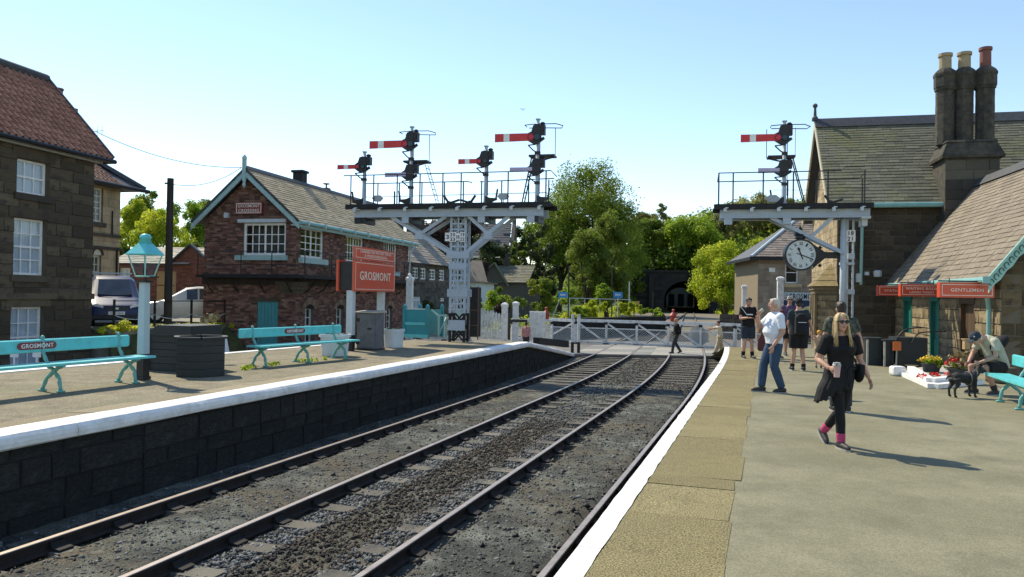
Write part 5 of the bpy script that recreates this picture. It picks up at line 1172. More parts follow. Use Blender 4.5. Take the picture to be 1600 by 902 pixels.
WH = P(708, 520, 66); WH.z = -.6; wh = thing('rendered_house', 'white rendered house with slate roof at the end of the dark terrace', 'house', WH, frame_z(20))
def wf2(px, py): s, z = PL(px, py, WH, ndir(10)); return s, z - WH.z
wh.rotation_euler = (0, 0, frame_z(10)); ez = wf2(740, 440)[1]; xr_ = wf2(747, 440)[0]; wl = [(wf2(731, 0)[0], wf2(742, 0)[0], wf2(750, 452)[1], wf2(750, 441)[1] - .1)]
b = MB(); core(b, (0, 0, 0), (1, 0), xr_, ez, wl, .3); b.b2((0, .3, 0), (xr_, 7, ez)); b.obj('wall', M_['render_w'], wh); window(wh, (wl[0][0], 0, wl[0][2]), (1, 0), wl[0][1] - wl[0][0], wl[0][3] - wl[0][2], 3, 2, M_['whitep'], .02, .07, .05, M_['dark'])
b = MB(); b.b2((.2, -.03, ez * .3), (.9, 0, ez * .8)); b.obj('side_window', M_['dark'], wh)
b = MB(); b.prism([(-.3, ez), (xr_ + .3, ez), (xr_ - .6, ez + 2.0), (.6, ez + 2.0)], (0, -.3, 0), (1, 0, 0), (.0, .8, 1), (0, .1, 0)); b.b2((-.3, -.4, ez - .1), (xr_ + .3, 7.2, ez)); b.obj('roof', mat('brown_slate', [(.2, .16, .12), (.28, .23, .18)], .85, 3), wh)
CH = P(820, 500, 105); CH.z = 0; chc = thing('church', 'large dark slate church roof with stepped gable rising behind the gantry', 'church', CH, frame_z(5))
def cf(px, py): s, z = PL(px, py, CH, ndir(5)); return s, z - CH.z
xa, xb = cf(655, 350)[0], cf(802, 350)[0]; zt = cf(760, 346)[1]; ze = cf(760, 402)[1]
b = MB(); b.b2((xa, 0, 0), (xb - .6, 9, ze)); b.b2((xb - .59, -.6, 0), (xb, 9, ze + .4)); b.prism([(-.6, ze), (9.6, ze), (4.5, zt + .5)], (xb - .5, 0, 0), (0, 1, 0), (0, 0, 1), (.5, 0, 0)); b.obj('wall', M_['dstone'], chc)
s_ = Vector((0, 5.0, zt - ze)); b = MB(); b.prism([(0, 0), (xb - xa - .6, 0), (xb - xa - .6, s_.length), (0, s_.length)], (xa, -.5, ze), (1, 0, 0), s_.normalized(), (0, -.05, .06)); b.obj('roof', M_['slate_d'], chc)
roof(chc, (xa, -.58, ze + .05), (1, 0, 0), s_, roof_cells(xb - xa - .6, s_.length, .8, .5, 75), M_['slate_d'], .03, 76)
b = MB()
for k in range(5):
    for j in range(3): b.box((xa + 2 + k * 2.5 + (j % 2), -.58 + 5 * (.25 + .22 * j), ze + (zt - ze) * (.25 + .22 * j) + .1), (1.2, .3, .12))
o = b.obj('roof_pattern_band', mat('pale_slate_band', (.14, .15, .17), .7), chc); o['kind'] = 'stuff'
b = MB(); b.lathe([(.3, 0), (.28, 1.0), (.02, 3.0)], (xb - .25, 4.5, zt), 6); b.lathe([(.16, 0), (.03, 2.6)], (xb - .25, -.3, ze + .2), 6); b.obj('pinnacle', M_['dstone'], chc)
CT = P(770, 500, 78); CT.z = -.4; ct = thing('stone_cottage', 'small grey cottage with steep gable and stone chimney behind the garden shrubs', 'cottage', CT, frame_z(15))
def c2(px, py): s, z = PL(px, py, CT, ndir(15)); return s, z - CT.z
xa, xm, xb = c2(735, 440)[0], c2(762, 440)[0], c2(822, 440)[0]; ez = c2(800, 443)[1]; rz_ = c2(790, 415)[1]
b = MB(); b.b2((xa, 0, 0), (xb, 6, ez)); b.prism([(xa, ez), (c2(793, 440)[0], ez), (xm + .8, rz_ + .1)], (0, -.2, 0), (1, 0, 0), (0, 0, 1), (0, .4, 0)); b.obj('wall', M_['dstone'], ct)
s_ = Vector((0, 3.1, rz_ - ez)); b = MB(); b.prism([(xm, 0), (xb + .3, 0), (xb + .3, s_.length), (xm + .6, s_.length)], (0, -.3, ez), (1, 0, 0), s_.normalized(), (0, -.04, .08)); b.obj('roof', M_['slate_d'], ct)
roof(ct, (xm, -.36, ez + .08), (1, 0, 0), s_, roof_cells(xb - xm + .3, s_.length, .5, .34, 77), M_['slate_g'], .025, 78)
b = MB(); b.bar((xa - .3, -.3, ez - .5), (xm + .8, -.3, rz_ + .25), .4, .12); b.bar((xm + .8, -.3, rz_ + .25), (c2(795, 447)[0] + .1, -.3, ez - .3), .4, .12); b.obj('verge', M_['slate_g'], ct)
b = MB(); x = c2(780, 410)[0]; b.b2((x - .3, 2.6, rz_ - .5), (x + .3, 3.3, rz_ + .9)); b.lathe([(.2, 0), (.16, .5)], (x, 2.95, rz_ + .9), 8); b.obj('chimney', M_['sstone_d'], ct)
w_ = c2(745, 428); b = MB(); b.b2((w_[0], -.24, w_[1] - .9), (w_[0] + .9, -.2, w_[1])); b.obj('window', M_['palegrey'], ct)
# ------------------------------------------------------------------ signal gantries
TGL, TGR = 14, 13
GB = G(716, 534, ZL)
def gl_(px, py): s, z = PL(px, py, GB, ndir(TGL)); return s, z - GB.z
GRB = Vector((P(1323, 540, 24.3).x, 24.3, 0))
def gr_(px, py): s, z = PL(px, py, GRB, ndir(TGR)); return s, z - GRB.z
sb_, bk, wt = M_['steel_bl'], M_['black'], M_['palegrey']
def post_railing(t, xs, y, z0, h, rails, name='handrail', r=.018):
    for x in xs: b = MB(); b.tube([(x, y, z0), (x, y, z0 + h)], r * 1.25, 6); b.obj('railing_post', bk, t)
    for pts in rails: b = MB(); b.tube(pts, r, 6); b.obj(name, bk, t)
def deck(t, x0, x1, z, dep, nclip):
    b = MB(); n = int((x1 - x0) / .28); w = (x1 - x0) / n
    for i in range(n):
        p = MB(); p.b2((x0 + i * w + .006, -dep / 2, z - .05), (x0 + (i + 1) * w - .006, dep / 2, z)); p.obj('deck_plank', M_['blacktop'], t)
    b = MB(); b.b2((x0 - .05, -dep / 2 - .04, z - .17), (x1 + .05, -dep / 2, z - .01)); b.b2((x0 - .05, dep / 2, z - .17), (x1 + .05, dep / 2 + .04, z - .01)); b.obj('deck_edge', M_['blacktop'], t)
    for i in range(nclip):
        x = x0 + .3 + (x1 - x0 - .6) * i / (nclip - 1); b = MB(); b.b2((x - .05, -dep / 2 - .1, z - .26), (x + .05, -dep / 2 - .042, z - .15)); b.b2((x + .0, -dep / 2 - .1, z - .15), (x + .1, -dep / 2 - .042, z - .12)); b.obj('deck_clip', wt, t)
def girder(t, x0, x1, z0, z1, y, nm='girder'):
    b = MB(); b.b2((x0, y - .06, z0), (x1, y + .06, z0 + .03)); b.b2((x0, y - .06, z1 - .03), (x1, y + .06, z1)); b.b2((x0, y - .015, z0 + .03), (x1, y + .015, z1 - .03)); b.obj(nm, sb_, t)
def lattice(b, x0, x1, y, z0, z1, n, w=.06):
    for i in range(n):
        a, c = z0 + (z1 - z0) * i / n, z0 + (z1 - z0) * (i + 1) / n
        b.bar((x0, y, a), (x1, y, c), w, .012, up=(0, 1, 0)); b.bar((x1, y + .014, a), (x0, y + .014, c), w, .012, up=(0, 1, 0))

# left gantry: two cantilevers on a latticed mast
gt = thing('signal_gantry', 'wide grey signal gantry on a latticed mast at the end of the left platform', 'signal gantry', GB, frame_z(TGL))
zd = (gl_(560, 323)[1] + gl_(860, 318)[1]) / 2; xa, xb = gl_(554, 323)[0], gl_(863, 318)[0]; DEP = 1.15
deck(gt, xa, xb, zd, DEP, 8); gz1 = zd - .175; gz0 = gz1 - .26
for y in (-.42, .42): girder(gt, xa + .2, xb - .2, gz0, gz1, y)
for px in (568, 641, 758, 834):                                 # hanger boxes under the girder
    x = gl_(px, 340)[0]; b = MB(); b.b2((x - .12, -.46, gz0 - .2), (x + .12, -.3, gz0)); b.obj('bracket_box', sb_ if px != 568 else bk, gt)
    b = MB(); b.b2((x + .13, -.44, gz0 - .19), (x + .25, .44, gz0)); b.obj('cross_bearer', bk, gt)
mx0, mx1 = gl_(707, 450)[0], gl_(729, 450)[0]
b = MB()
for x in (mx0, mx1):
    for y in (-.2, .2): b = MB(); b.bar((x, y, .95), (x, y, gz0), .075, .075); b.obj('mast_leg', sb_, gt)
    for y in (-.2, .2): b = MB(); b.bar((x, y, 0), (x, y, .95), .08, .08); b.obj('mast_foot', M_['blacktop'], gt)
b = MB(); nb_ = 16; xm_ = (mx0 + mx1) / 2
for y in (-.2, .2):
    for i in range(nb_): z = 1.05 + (gz0 - 1.1) * i / nb_; b.b2((mx0 + .038, y - .02, z), (mx1 - .038, y + .02, z + .055))
    b.b2((xm_ - .03, y - .034, 1.0), (xm_ + .03, y - .021, gz0))
lattice(b, mx0 + .05, mx1 - .05, -.17, 1.0, gz0 - .05, 5, .045)
for x in (mx0, mx1):
    for i in range(9): a, c = 1.0 + (gz0 - 1.05) * i / 9, 1.0 + (gz0 - 1.05) * (i + 1) / 9; b.bar((x, -.2, a), (x, .2, c), .012, .05)
o = b.obj('lattice', sb_, gt); o['kind'] = 'stuff'
b = MB(); lattice(b, mx0 + .05, mx1 - .05, -.2, .05, .93, 2); lattice(b, mx0 + .05, mx1 - .05, .2, .05, .93, 2); o = b.obj('foot_lattice', M_['blacktop'], gt); o['kind'] = 'stuff'
for pya, pyb, ex in ((500, 516, .04), (452, 464, .1), (412, 421, .06), (394, 404, .14)):
    z1, z0 = gl_(716, pya)[1], gl_(716, pyb)[1]; b = MB(); b.b2((mx0 - ex, -.26, z0), (mx1 + ex, -.235, z1)); b.obj('batten_plate', sb_, gt); b = MB(); b.b2((mx0 - ex, .235, z0), (mx1 + ex, .26, z1)); b.obj('batten_plate', sb_, gt)
zb = gl_(716, 394)[1]
for pxo, s in ((618, -1), (800, 1)):                             # long diagonal braces and short struts, front and back
    xo = gl_(pxo, 337)[0]; xi = mx0 - .02 if s < 0 else mx1 + .02
    for y in (-.36, .36):
        b = MB(); b.bar((xo, y, gz0 + .02), (xi, y * .6, zb - .05), .05, .12); b.obj('brace', sb_, gt)
        xm, zm = xi + (xo - xi) * .52, (zb - .05) + (gz0 - zb + .05) * .52
        b = MB(); b.bar((xm, y * .8, zm), (xi + s * .12, y, gz0 + .02), .045, .11); b.obj('strut', sb_, gt)
    b = MB(); b.b2((xm - .14, -.34, zm - .16), (xm + .14, -.32, zm + .12)); b.obj('gusset', sb_, gt)
# number plates
nz1, nz0 = gl_(716, 365)[1], gl_(716, 378)[1]
for px0, px1, y1, y0, txt in ((700, 713, 365, 378, '31'), (707, 717, 364, 379, '20\n23'), (716, 723, 366, 377, '30'), (723, 731, 364, 379, '19\n22')):
    a, c = gl_(px0, y1), gl_(px1, y0); z_ = -.3 - .006 * (px0 % 5)
    b = MB(); b.b2((a[0], z_, c[1]), (c[0], z_ + .004, a[1])); o = b.obj('number_plate', M_['whitep'], gt)
    text('numerals', txt, gt, M_['numerals'], ((a[0] + c[0]) / 2, z_ - .004, (a[1] + c[1]) / 2), (1, 0, 0), (0, 0, 1), (c[0] - a[0]) * .75, (a[1] - c[1]) * (.82 if '\n' in txt else .5), .004, bold=.02)
# hand rails front and back
hz = .98
fx_ = [gl_(px, 310)[0] for px in (559, 594, 630, 665, 700, 728, 800, 858)]
post_railing(gt, fx_, -DEP / 2 + .03, zd, hz, [[(xa - .15, -DEP / 2 + .03, zd + hz), (xb + .05, -DEP / 2 + .03, zd + hz), (xb + .15, -.1, zd + hz - .12)]])
bx_ = [gl_(px, 310)[0] for px in (580, 614, 650, 686, 716, 745, 777, 820, 852)]
post_railing(gt, bx_, DEP / 2 - .03, zd, hz * .88, [[(xa + .1, DEP / 2 - .03, zd + hz * .88), (gl_(722, 300)[0], DEP / 2 - .03, zd + hz * .88), (gl_(730, 300)[0], DEP / 2 - .03, zd + hz * .84)], [(gl_(742, 300)[0], DEP / 2 - .03, zd + hz * .86), (xb - .05, DEP / 2 - .03, zd + hz * .92)]])
def crank(t, x, z, s, y=-.1):
    b = MB(); b.bar((x, y, z + .04), (x + s * .18, y, z + .3), .07, .05, up=(0, 1, 0)); b.bar((x, y + .02, z + .05), (x - s * .36, y + .02, z + .16), .07, .05, up=(0, 1, 0)); b.tube([(x, y - .06, z + .06), (x, y + .08, z + .06)], .07, 8); b.b2((x - .12, y - .05, z), (x + .12, y + .08, z + .05)); b.obj('crank', bk, t)
crank(gt, gl_(703, 320)[0], zd, -1); crank(gt, gl_(736, 318)[0], zd, 1)
b = MB(); b.b2((gl_(616, 310)[0] - .02, 0, zd), (gl_(616, 310)[0] + .02, .05, zd + .5)); b.obj('lever_stop', bk, gt)
for px in (599, 792):                                           # lozenge pulley covers on the deck
    x = gl_(px, 313)[0]; b = MB(); b.prism([(-.2, .2), (-.1, .3), (.1, .3), (.2, .2), (.1, .09), (-.1, .09)], (x, -.5, zd), (1, 0, 0), (0, 0, 1), (0, .05, 0)); b.b2((x - .015, -.49, zd), (x + .015, -.46, zd + .1)); b.obj('pulley_cover', M_['lid'] if False else mat('grey_lozenge', (.34, .37, .4), .6), gt)
for y, z in ((0, .32), (.05, .31)): b = MB(); b.tube([(xa + .4, y, zd + z), (xb - .2, y, zd + z + .05)], .006, 4); b.obj('signal_wire', bk, gt)

def semaphore(label, fr, rz, base, f, px, zdeck, pytop, arms, rail_side=None, ladder=None, pl=None):
    """one signal: tapering post with finial, arms (length px, y px, small?), lamp, spectacle, stage with hoop and ladder"""
    x, ztop = f(px, pytop); ztop -= 0
    M = Matrix.Translation(base) @ Matrix.Rotation(rz, 4, 'Z')
    t = thing('semaphore_signal', label, 'signal', M @ Vector((x, 0, zdeck)), rz, 'semaphore signals on the gantries')
    H = ztop - zdeck
    b = MB(); b.tube([(0, 0, 0), (0, 0, .12), (0, 0, H - .14)], [.1, .075, .055], 10); b.smooth = True; b.obj('post', sb_, t)
    b = MB(); b.lathe([(.05, -.14), (.05, -.06), (.085, -.02), (.085, 0), (.0, 0)], (0, 0, H), 10); b.obj('finial', sb_, t)
    for (pxl, pya, pyb, kind) in arms:
        xl, z1 = f(pxl, pya); _, z0 = f(pxl, pyb); xl -= x; za, zb_ = z1 - zdeck, z0 - zdeck; hc = (za + zb_) / 2; ht = za - zb_
        big = kind == 'home'; rs = .2 if big else .17; inner = -.15
        nl = {'home': ((0, .235, 'red'), (.235, .39, 'white'), (.39, 1.0, 'red')), 'small': ((0, .3, 'red'), (.3, .5, 'white'), (.5, 1.0, 'red')), 'shunt': ((0, .15, 'vio'), (.15, 1, 'vio'))}[kind]
        ao = None; aw = inner - xl
        for a, c, col in nl:
            tap = lambda q: ht / 2 * (1.0 - .1 * q)
            b = MB(); xa_, xc = xl + aw * a, xl + aw * c; b.prism([(xa_ + .0004, -tap(a)), (xc, -tap(c)), (xc, tap(c)), (xa_ + .0004, tap(a))], (0, -.14, hc), (1, 0, 0), (0, 0, 1), (0, .012, 0))
            m_ = {'red': M_['red'], 'white': M_['whitep'], 'vio': M_['pinkp']}[col]
            if ao is None: ao = b.obj('arm', m_, t)
            else: b.obj('arm_band', m_, ao)
        b = MB(); n = 14                                           # spectacle casting
        pol = [(-.32, -ht * .42), (-.15, -rs * 1.1), (0, -rs * 1.25), (.1, -rs * .9), (.14, 0), (.1, rs * .9), (.1, rs * 1.9), (-.02, rs * 2.1), (-.14, rs * 1.9), (-.2, rs * .9), (-.32, ht * .48)]
        b.prism(pol, (0, -.125, hc), (1, 0, 0), (0, 0, 1), (0, .04, 0)); b.obj('spectacle', bk, t)
        if kind != 'shunt':
            for cx, mt_ in ((-.2, M_['spect_r']), (.0, M_['spect_g'])):
                b = MB(); b.tube([(cx, -.15, hc), (cx, -.126, hc)], ht * .36, 14); b.obj('spectacle_glass', mt_, t)
                b = MB(); b.tube([(cx + ht * .38 * math.cos(q * .5236), -.148, hc + ht * .38 * math.sin(q * .5236)) for q in range(13)], .012, 5); b.obj('glass_ring', bk, t)
        b = MB(); b.b2((.06, -.1, hc + rs * .4), (.24, .1, hc + rs * 2.0)); b.lathe([(.06, 0), (.09, .06), (.04, .1)], (.15, 0, hc + rs * 2.0), 8); b.tube([(.15, -.13, hc + rs * 1.2), (.15, -.1, hc + rs * 1.2)], .055, 10); b.obj('lamp', bk, t)
        b = MB(); b.bar((.05, -.05, hc - rs * .7), (.22, -.05, hc - rs * .1), .09, .05, up=(0, 1, 0)); b.tube([(-.3, -.1, hc - rs * 1.3), (-.12, -.1, hc - rs * 2.2), (0, -.09, hc - rs * 2.5)], .022, 6); b.tube([(-.3, -.1, hc - rs * 1.3), (-.05, -.1, hc - rs * 1.2)], .02, 6); b.b2((-.08, -.11, hc - rs * 2.8), (.09, .02, hc - rs * 2.3)); b.obj('balance_lever', bk, t)
        b = MB(); b.tube([(.09, -.07, .3), (.09, -.07, hc - .1)], .012, 5); b.obj('down_rod', bk, t)
    # base crank
    s = -1 if pl is None else pl
    b = MB(); b.bar((s * .42, -.05, .5), (s * .36, -.05, .12), .05, .05, up=(0, 1, 0)); b.prism([(0, .28), (0, .05), (s * .2, .05), (s * .42, .16), (s * .4, .2), (s * .15, .22)], (0, -.08, 0), (1, 0, 0), (0, 0, 1), (0, .06, 0)); b.obj('base_crank', bk, t)
    if rail_side is not None:                                     # stage, hoop and ladder
        sd, zst, zhp = rail_side; zst = f(px, zst)[1] - zdeck; zhp = f(px, zhp)[1] - zdeck
        b = MB(); b.b2((-.3 if sd > 0 else -.5, -.02, zst - .03), (.55 if sd > 0 else .35, .45, zst + .03)); b.bar((0, 0, zst - .2), (sd * .5, .2, zst - .03), .05, .05); b.obj('stage', bk, t)
        b = MB(); b.tube([(-.42, .2, zhp), (-.42, -.1, zhp), (-.1, -.1, zhp + .02), (.6, -.05, zhp + .02), (.8, .1, zhp - .02), (.72, .35, zhp - .04), (.1, .4, zhp), (-.38, .35, zhp)], .015, 6); b.obj('hoop', bk, t)
        b = MB(); b.tube([(sd * .52, .3, zst), (sd * .52, .3, zhp - .03)], .012, 5); b.tube([(-sd * .36, .2, zst + .02), (-sd * .36, .2, zhp - .03)], .008, 5) if sd < 0 else None; b.obj('hoop_stay', bk, t)
    if ladder:
        (pxa, pya), (pxb, pyb) = ladder; xa_, z1 = f(pxa, pya); xb_, z0 = f(pxb, pyb); A = Vector((xa_ - x, .3, z1 - zdeck)); B = Vector((xb_ - x, .42, .0))
        for y in (-.16, .16):
            b = MB(); b.bar(A + Vector((0, y, 0)), B + Vector((0, y, 0)), .05, .02); b.obj('ladder_rail', bk, t)
        n = 8
        for i in range(n): q = A.lerp(B, (i + .7) / n); b = MB(); b.tube([q + Vector((0, -.16, 0)), q + Vector((0, .16, 0))], .012, 5); b.obj('rung', bk, t)
    return t
zdw = zd
semaphore('short semaphore with a small red arm at the far left end of the wide gantry', None, frame_z(TGL), GB, gl_, 570, zdw, 237, [(530, 259, 266, 'small')])
semaphore('tall twin-arm semaphore on the left half of the wide gantry', None, frame_z(TGL), GB, gl_, 644, zdw, 198, [(580, 222, 234, 'home'), (604, 271, 278, 'shunt')], (1, 252, 207), ((662, 256), (679, 320)))
semaphore('short semaphore with a small red arm right of the gantry mast', None, frame_z(TGL), GB, gl_, 760, zdw, 228, [(718, 250, 258, 'small')], pl=1)
semaphore('tallest twin-arm semaphore at the right end of the wide gantry', None, frame_z(TGL), GB, gl_, 841, zdw, 186, [(775, 211, 224, 'home'), (798, 263, 270, 'shunt')], (1, 243, 196), ((829, 246), (812, 318)), pl=1)

# right gantry: one cantilever beside the station
gr = thing('signal_gantry', 'smaller cantilever signal gantry beside the station house, carrying the clock', 'signal gantry', GRB, frame_z(TGR))
zd2 = (gr_(1117, 324)[1] + gr_(1355, 318)[1]) / 2; xa, xb = gr_(1117, 323)[0], gr_(1356, 319)[0]
deck(gr, xa, xb, zd2, DEP, 6); gz1 = zd2 - .175; gz0 = gz1 - .27
for y in (-.42, .42): girder(gr, xa + .15, xb - .02, gz0, gz1, y)
for px in (1137, 1227): x = gr_(px, 342)[0]; b = MB(); b.b2((x - .12, -.46, gz0 - .2), (x + .12, -.3, gz0)); b.obj('bracket_box', sb_, gr)
x = gr_(1348, 340)[0]; b = MB(); b.b2((x - .14, -.5, gz0 - .04), (x + .14, .4, gz0 + .03)); b.b2((x - .08, -.3, gz0 - .25), (x + .08, .2, gz0 - .04)); b.obj('bearing_block', wt, gr)
m0 = gr_(1316, 450)[0]; m1 = gr_(1334, 400)[0]
b = MB(); b.tube([(m0, -.1, 0), (m0, -.1, gz0)], [.11, .085], 12); b.smooth = True; b.obj('mast', wt, gr)
for x in (gr_(1325, 400)[0], m1):
    b = MB(); b.bar((x, .12, 0), (x, .12, gz0), .06, .05); b.obj('ladder_rail', wt, gr)
n = 17
for i in range(n): z = .35 + i * (gz0 - .4) / n; b = MB(); b.tube([(gr_(1325, 400)[0], .12, z), (m1, .12, z)], .014, 5); b.obj('rung', bk, gr)
for px0, px1, y1, y0, nm in ((1325, 1334, 396, 405, 'batten_plate'), (1313, 1334, 452, 460, 'batten_plate'), (1313, 1334, 410, 414, 'batten_plate')):
    a, c = gr_(px0, y1), gr_(px1, y0); b = MB(); b.b2((a[0], -.02, c[1]), (c[0] + .02, .2, a[1])); b.obj(nm, wt, gr)
a, c = gr_(1319, 360), gr_(1336, 378); b = MB(); b.b2((a[0], -.05, c[1]), (c[0], -.03, a[1])); b.obj('number_plate', M_['whitep'], gr)
text('numerals', '18\n21', gr, M_['numerals'], ((a[0] + c[0]) / 2 + .02, -.055, (a[1] + c[1]) / 2), (1, 0, 0), (0, 0, 1), (c[0] - a[0]) * .55, (a[1] - c[1]) * .85, .004, bold=.02)
zb = gr_(1312, 396)[1]; xo = gr_(1203, 336)[0]; xs_ = gr_(1298, 336)[0]; xi = m0
for y in (-.36, .3): b = MB(); b.bar((xo, y, gz0 + .02), (xi - .02, y * .5 - .05, zb), .05, .11); b.obj('brace', sb_, gr)
xm, zm = xi + (xo - xi) * .45, zb + (gz0 - zb) * .45
for y in (-.36,): b = MB(); b.bar((xm, y * .8, zm), (xs_, y, gz0 + .02), .045, .11); b.obj('strut', sb_, gr)
fx_ = [gr_(px, 300)[0] for px in (1122, 1144, 1190, 1236, 1289, 1345)]
post_railing(gr, fx_, -DEP / 2 + .03, zd2, 1.0, [[(fx_[0], -DEP / 2 + .03, zd2 + 1.0), (fx_[-2] + .4, -DEP / 2 + .03, zd2 + 1.0), (fx_[-2] + .5, -DEP / 2 + .03, zd2 + 1.12), (fx_[-1], -DEP / 2 + .03, zd2 + 1.12)]])
post_railing(gr, [gr_(px, 300)[0] for px in (1124, 1234, 1280, 1353)], DEP / 2 - .03, zd2, .9, [[(fx_[0], DEP / 2 - .03, zd2 + .88), (xb - .15, DEP / 2 - .03, zd2 + .9), (xb - .02, DEP / 2 - .03, zd2 + 1.05)], [(fx_[0], -DEP / 2 + .03, zd2 + 1.0), (fx_[0], DEP / 2 - .03, zd2 + .88)]])
x = gr_(1205, 310)[0]; b = MB(); b.prism([(-.24, .16), (-.1, .28), (.1, .28), (.24, .16), (.12, .05), (-.12, .05)], (x, -.5, zd2), (1, 0, 0), (0, 0, 1), (0, .05, 0)); b.obj('pulley_cover', MATS['grey_lozenge'], gr)
crank(gr, gr_(1297, 312)[0], zd2, -1)
b = MB(); b.tube([(gr_(1210, 295)[0], 0, zd2 + .5), (gr_(1290, 295)[0], 0, zd2 + .48)], .006, 4); b.obj('signal_wire', bk, gr)
semaphore('twin-arm semaphore on the gantry beside the station house', None, frame_z(TGR), GRB, gr_, 1226, zd2, 189, [(1157, 212, 224, 'home'), (1184, 264, 272, 'shunt')], (-1, 244, 197), ((1240, 246), (1261, 314)))

# station clock hanging off the right mast
cx, cz = gr_(1249, 399); CLP = Matrix.Translation(GRB) @ Matrix.Rotation(frame_z(TGR), 4, 'Z') @ Vector((cx, -.15, cz))
ck = thing('station_clock', 'large round white-faced station clock on a black scrolled bracket', 'clock', CLP, frame_z(6)); cr = 24 / 1200 * CLP.y
b = MB(); n = 40
ring = [(cr * .93, -.14), (cr * 1.03, -.14), (cr * 1.03, .14), (cr * .93, .14)]
for i in range(n):
    a = 2 * math.pi * i / n
    for rr, y in ring: b.v.append((rr * math.cos(a), y, rr * math.sin(a))); b.rv.append(.5)
for i in range(n):
    for j in range(4): b.f.append((i * 4 + j, i * 4 + (j + 1) % 4, ((i + 1) % n) * 4 + (j + 1) % 4, ((i + 1) % n) * 4 + j)); b.m.append(0)
b.obj('case', bk, ck)
b = MB(); b.tube([(0, -.11, 0), (0, .11, 0)], cr * .935, 40); b.obj('dial', mat('dial_white', (.62, .68, .66), .5), ck)
for k, s in enumerate(['XII', 'I', 'II', 'III', 'IV', 'V', 'VI', 'VII', 'VIII', 'IX', 'X', 'XI']):
    a = math.pi / 2 - k * math.pi / 6; u = Vector((math.sin(a), 0, -math.cos(a))); v = Vector((math.cos(a), 0, math.sin(a)))
    text('numeral', s, ck, M_['numerals'], (cr * .72 * math.cos(a), -.115, cr * .72 * math.sin(a)), u, v, cr * (.06 + .055 * len(s)), cr * .2, .006, bold=.02)
for ang, ln, w, nm in ((11.3 / 12, .5, .055, 'hour_hand'), (18.5 / 60, .82, .04, 'minute_hand')):
    a = math.pi / 2 - 2 * math.pi * ang; d = Vector((math.cos(a), 0, math.sin(a))); b = MB(); y = -.125 if nm[0] == 'h' else -.135
    b.bar(Vector((0, y, 0)) - d * cr * .3, Vector((0, y, 0)) + d * cr * ln, cr * w * 1.3, .006, up=(0, 1, 0)); b.tube([Vector((0, y, 0)) + d * cr * ln * .8, Vector((0, y - .004, 0)) + d * cr * ln * .8 + Vector((0, -.003, 0))], cr * w * 1.6, 8) if nm[0] == 'h' else None; b.obj(nm, M_['numerals'], ck)
b = MB(); b.lathe([(.1, 0), (.16, .03), (.15, .12), (.2, .14), (.17, .22), (.06, .3), (.03, .42)], (0, 0, cr * 1.0), 10); b.obj('crest', bk, ck)
ex = (gr_(1313, 400)[0] - cx); b = MB(); b.b2((cr * .98, -.05, -.1), (ex + .02, .05, .1)); b.prism([(cr * .75, .36), (cr * 1.0, .28), (cr * 1.55, .1), (cr * 1.55, -.1), (cr * 1.0, -.34), (cr * .75, -.46), (cr * .95, -.2), (cr * 1.02, 0), (cr * .95, .2)], (0, -.04, 0), (1, 0, 0), (0, 0, 1), (0, .08, 0))
b.lathe([(.02, -.05), (.07, 0), (.02, .05)], (cr * 1.25, 0, .24), 8); b.lathe([(.02, -.05), (.07, 0), (.02, .05)], (cr * 1.25, 0, -.33), 8); b.obj('bracket', bk, ck)

# ------------------------------------------------------------------ red running-in board
rb0 = G(547, 548, ZL); rb1 = G(595, 541, ZL); d = (rb1 - rb0); th = math.degrees(math.atan2(-d.y, d.x))
wA = PL(540, 430, (rb0.x, rb0.y), ndir(th)); wB = PL(608, 430, (rb0.x, rb0.y), ndir(th))
rs_ = thing('running_in_board', 'orange-red GROSMONT name board on two pale posts, black gap behind it', 'station sign', rb0, frame_z(th))
def rbz(px, py): s, z = PL(px, py, rb0, ndir(th)); return s, z - rb0.z
x1_ = rbz(595, 480)[0]
for k, x in enumerate((0, x1_)):
    b = MB(); b.b2((x - .09, -.09, .42), (x + .09, .09, rbz(547, 452)[1] + .7)); po_ = b.obj('post', wt, rs_); b = MB(); b.b2((x - .095, -.095, 0), (x + .095, .095, .42)); b.obj('post_foot', bk, po_)
x0, x2 = rbz(545, 430)[0], rbz(609, 430)[0]; zt0, zt1, zm1, zbt = rbz(548, 385)[1], rbz(548, 406)[1], rbz(548, 405)[1], rbz(548, 455)[1]
w_ = x2 - x0
for nm, y0_, y1_ in (('board', -.17, -.1), ('rear_board', .3, .36)):
    xo = x0 if nm == 'board' else x0 - .02
    b = MB(); b.b2((xo, y0_, zbt), (xo + w_, y1_, zm1 - .03)); b.obj(nm, M_['orange'], rs_)
b = MB(); b.b2((x0 + .02, -.165, zm1 + .0), (x2 - .02, -.1, zt0)); b.obj('upper_board', M_['orange'], rs_)
b = MB(); b.b2((x0 + .06, -.1, zbt + .02), (x2 - .06, .3, zm1 - .06)); b.obj('board_core', bk, rs_)
b = MB(); e, k = .05, .014
for a0, a1, z0, z1, yy in ((x0, x2, zbt, zm1 - .03, -.17), (x0 + .02, x2 - .02, zm1, zt0, -.165)):
    b.b2((a0 + e, yy - .006, z0 + e), (a1 - e, yy - .001, z0 + e + k)); b.b2((a0 + e, yy - .006, z1 - e - k), (a1 - e, yy - .001, z1 - e)); b.b2((a0 + e, yy - .0065, z0 + e), (a0 + e + k, yy - .001, z1 - e)); b.b2((a1 - e - k, yy - .0065, z0 + e), (a1 - e, yy - .001, z1 - e))
b.obj('border', M_['cream'], rs_)
zc = (zbt + zm1) / 2
text('lettering', 'GROSMONT', rs_, M_['cream'], ((x0 + x2) / 2, -.174, zc), (1, 0, 0), (0, 0, 1), w_ * .76, (zm1 - zbt) * .27, .006, bold=.004)
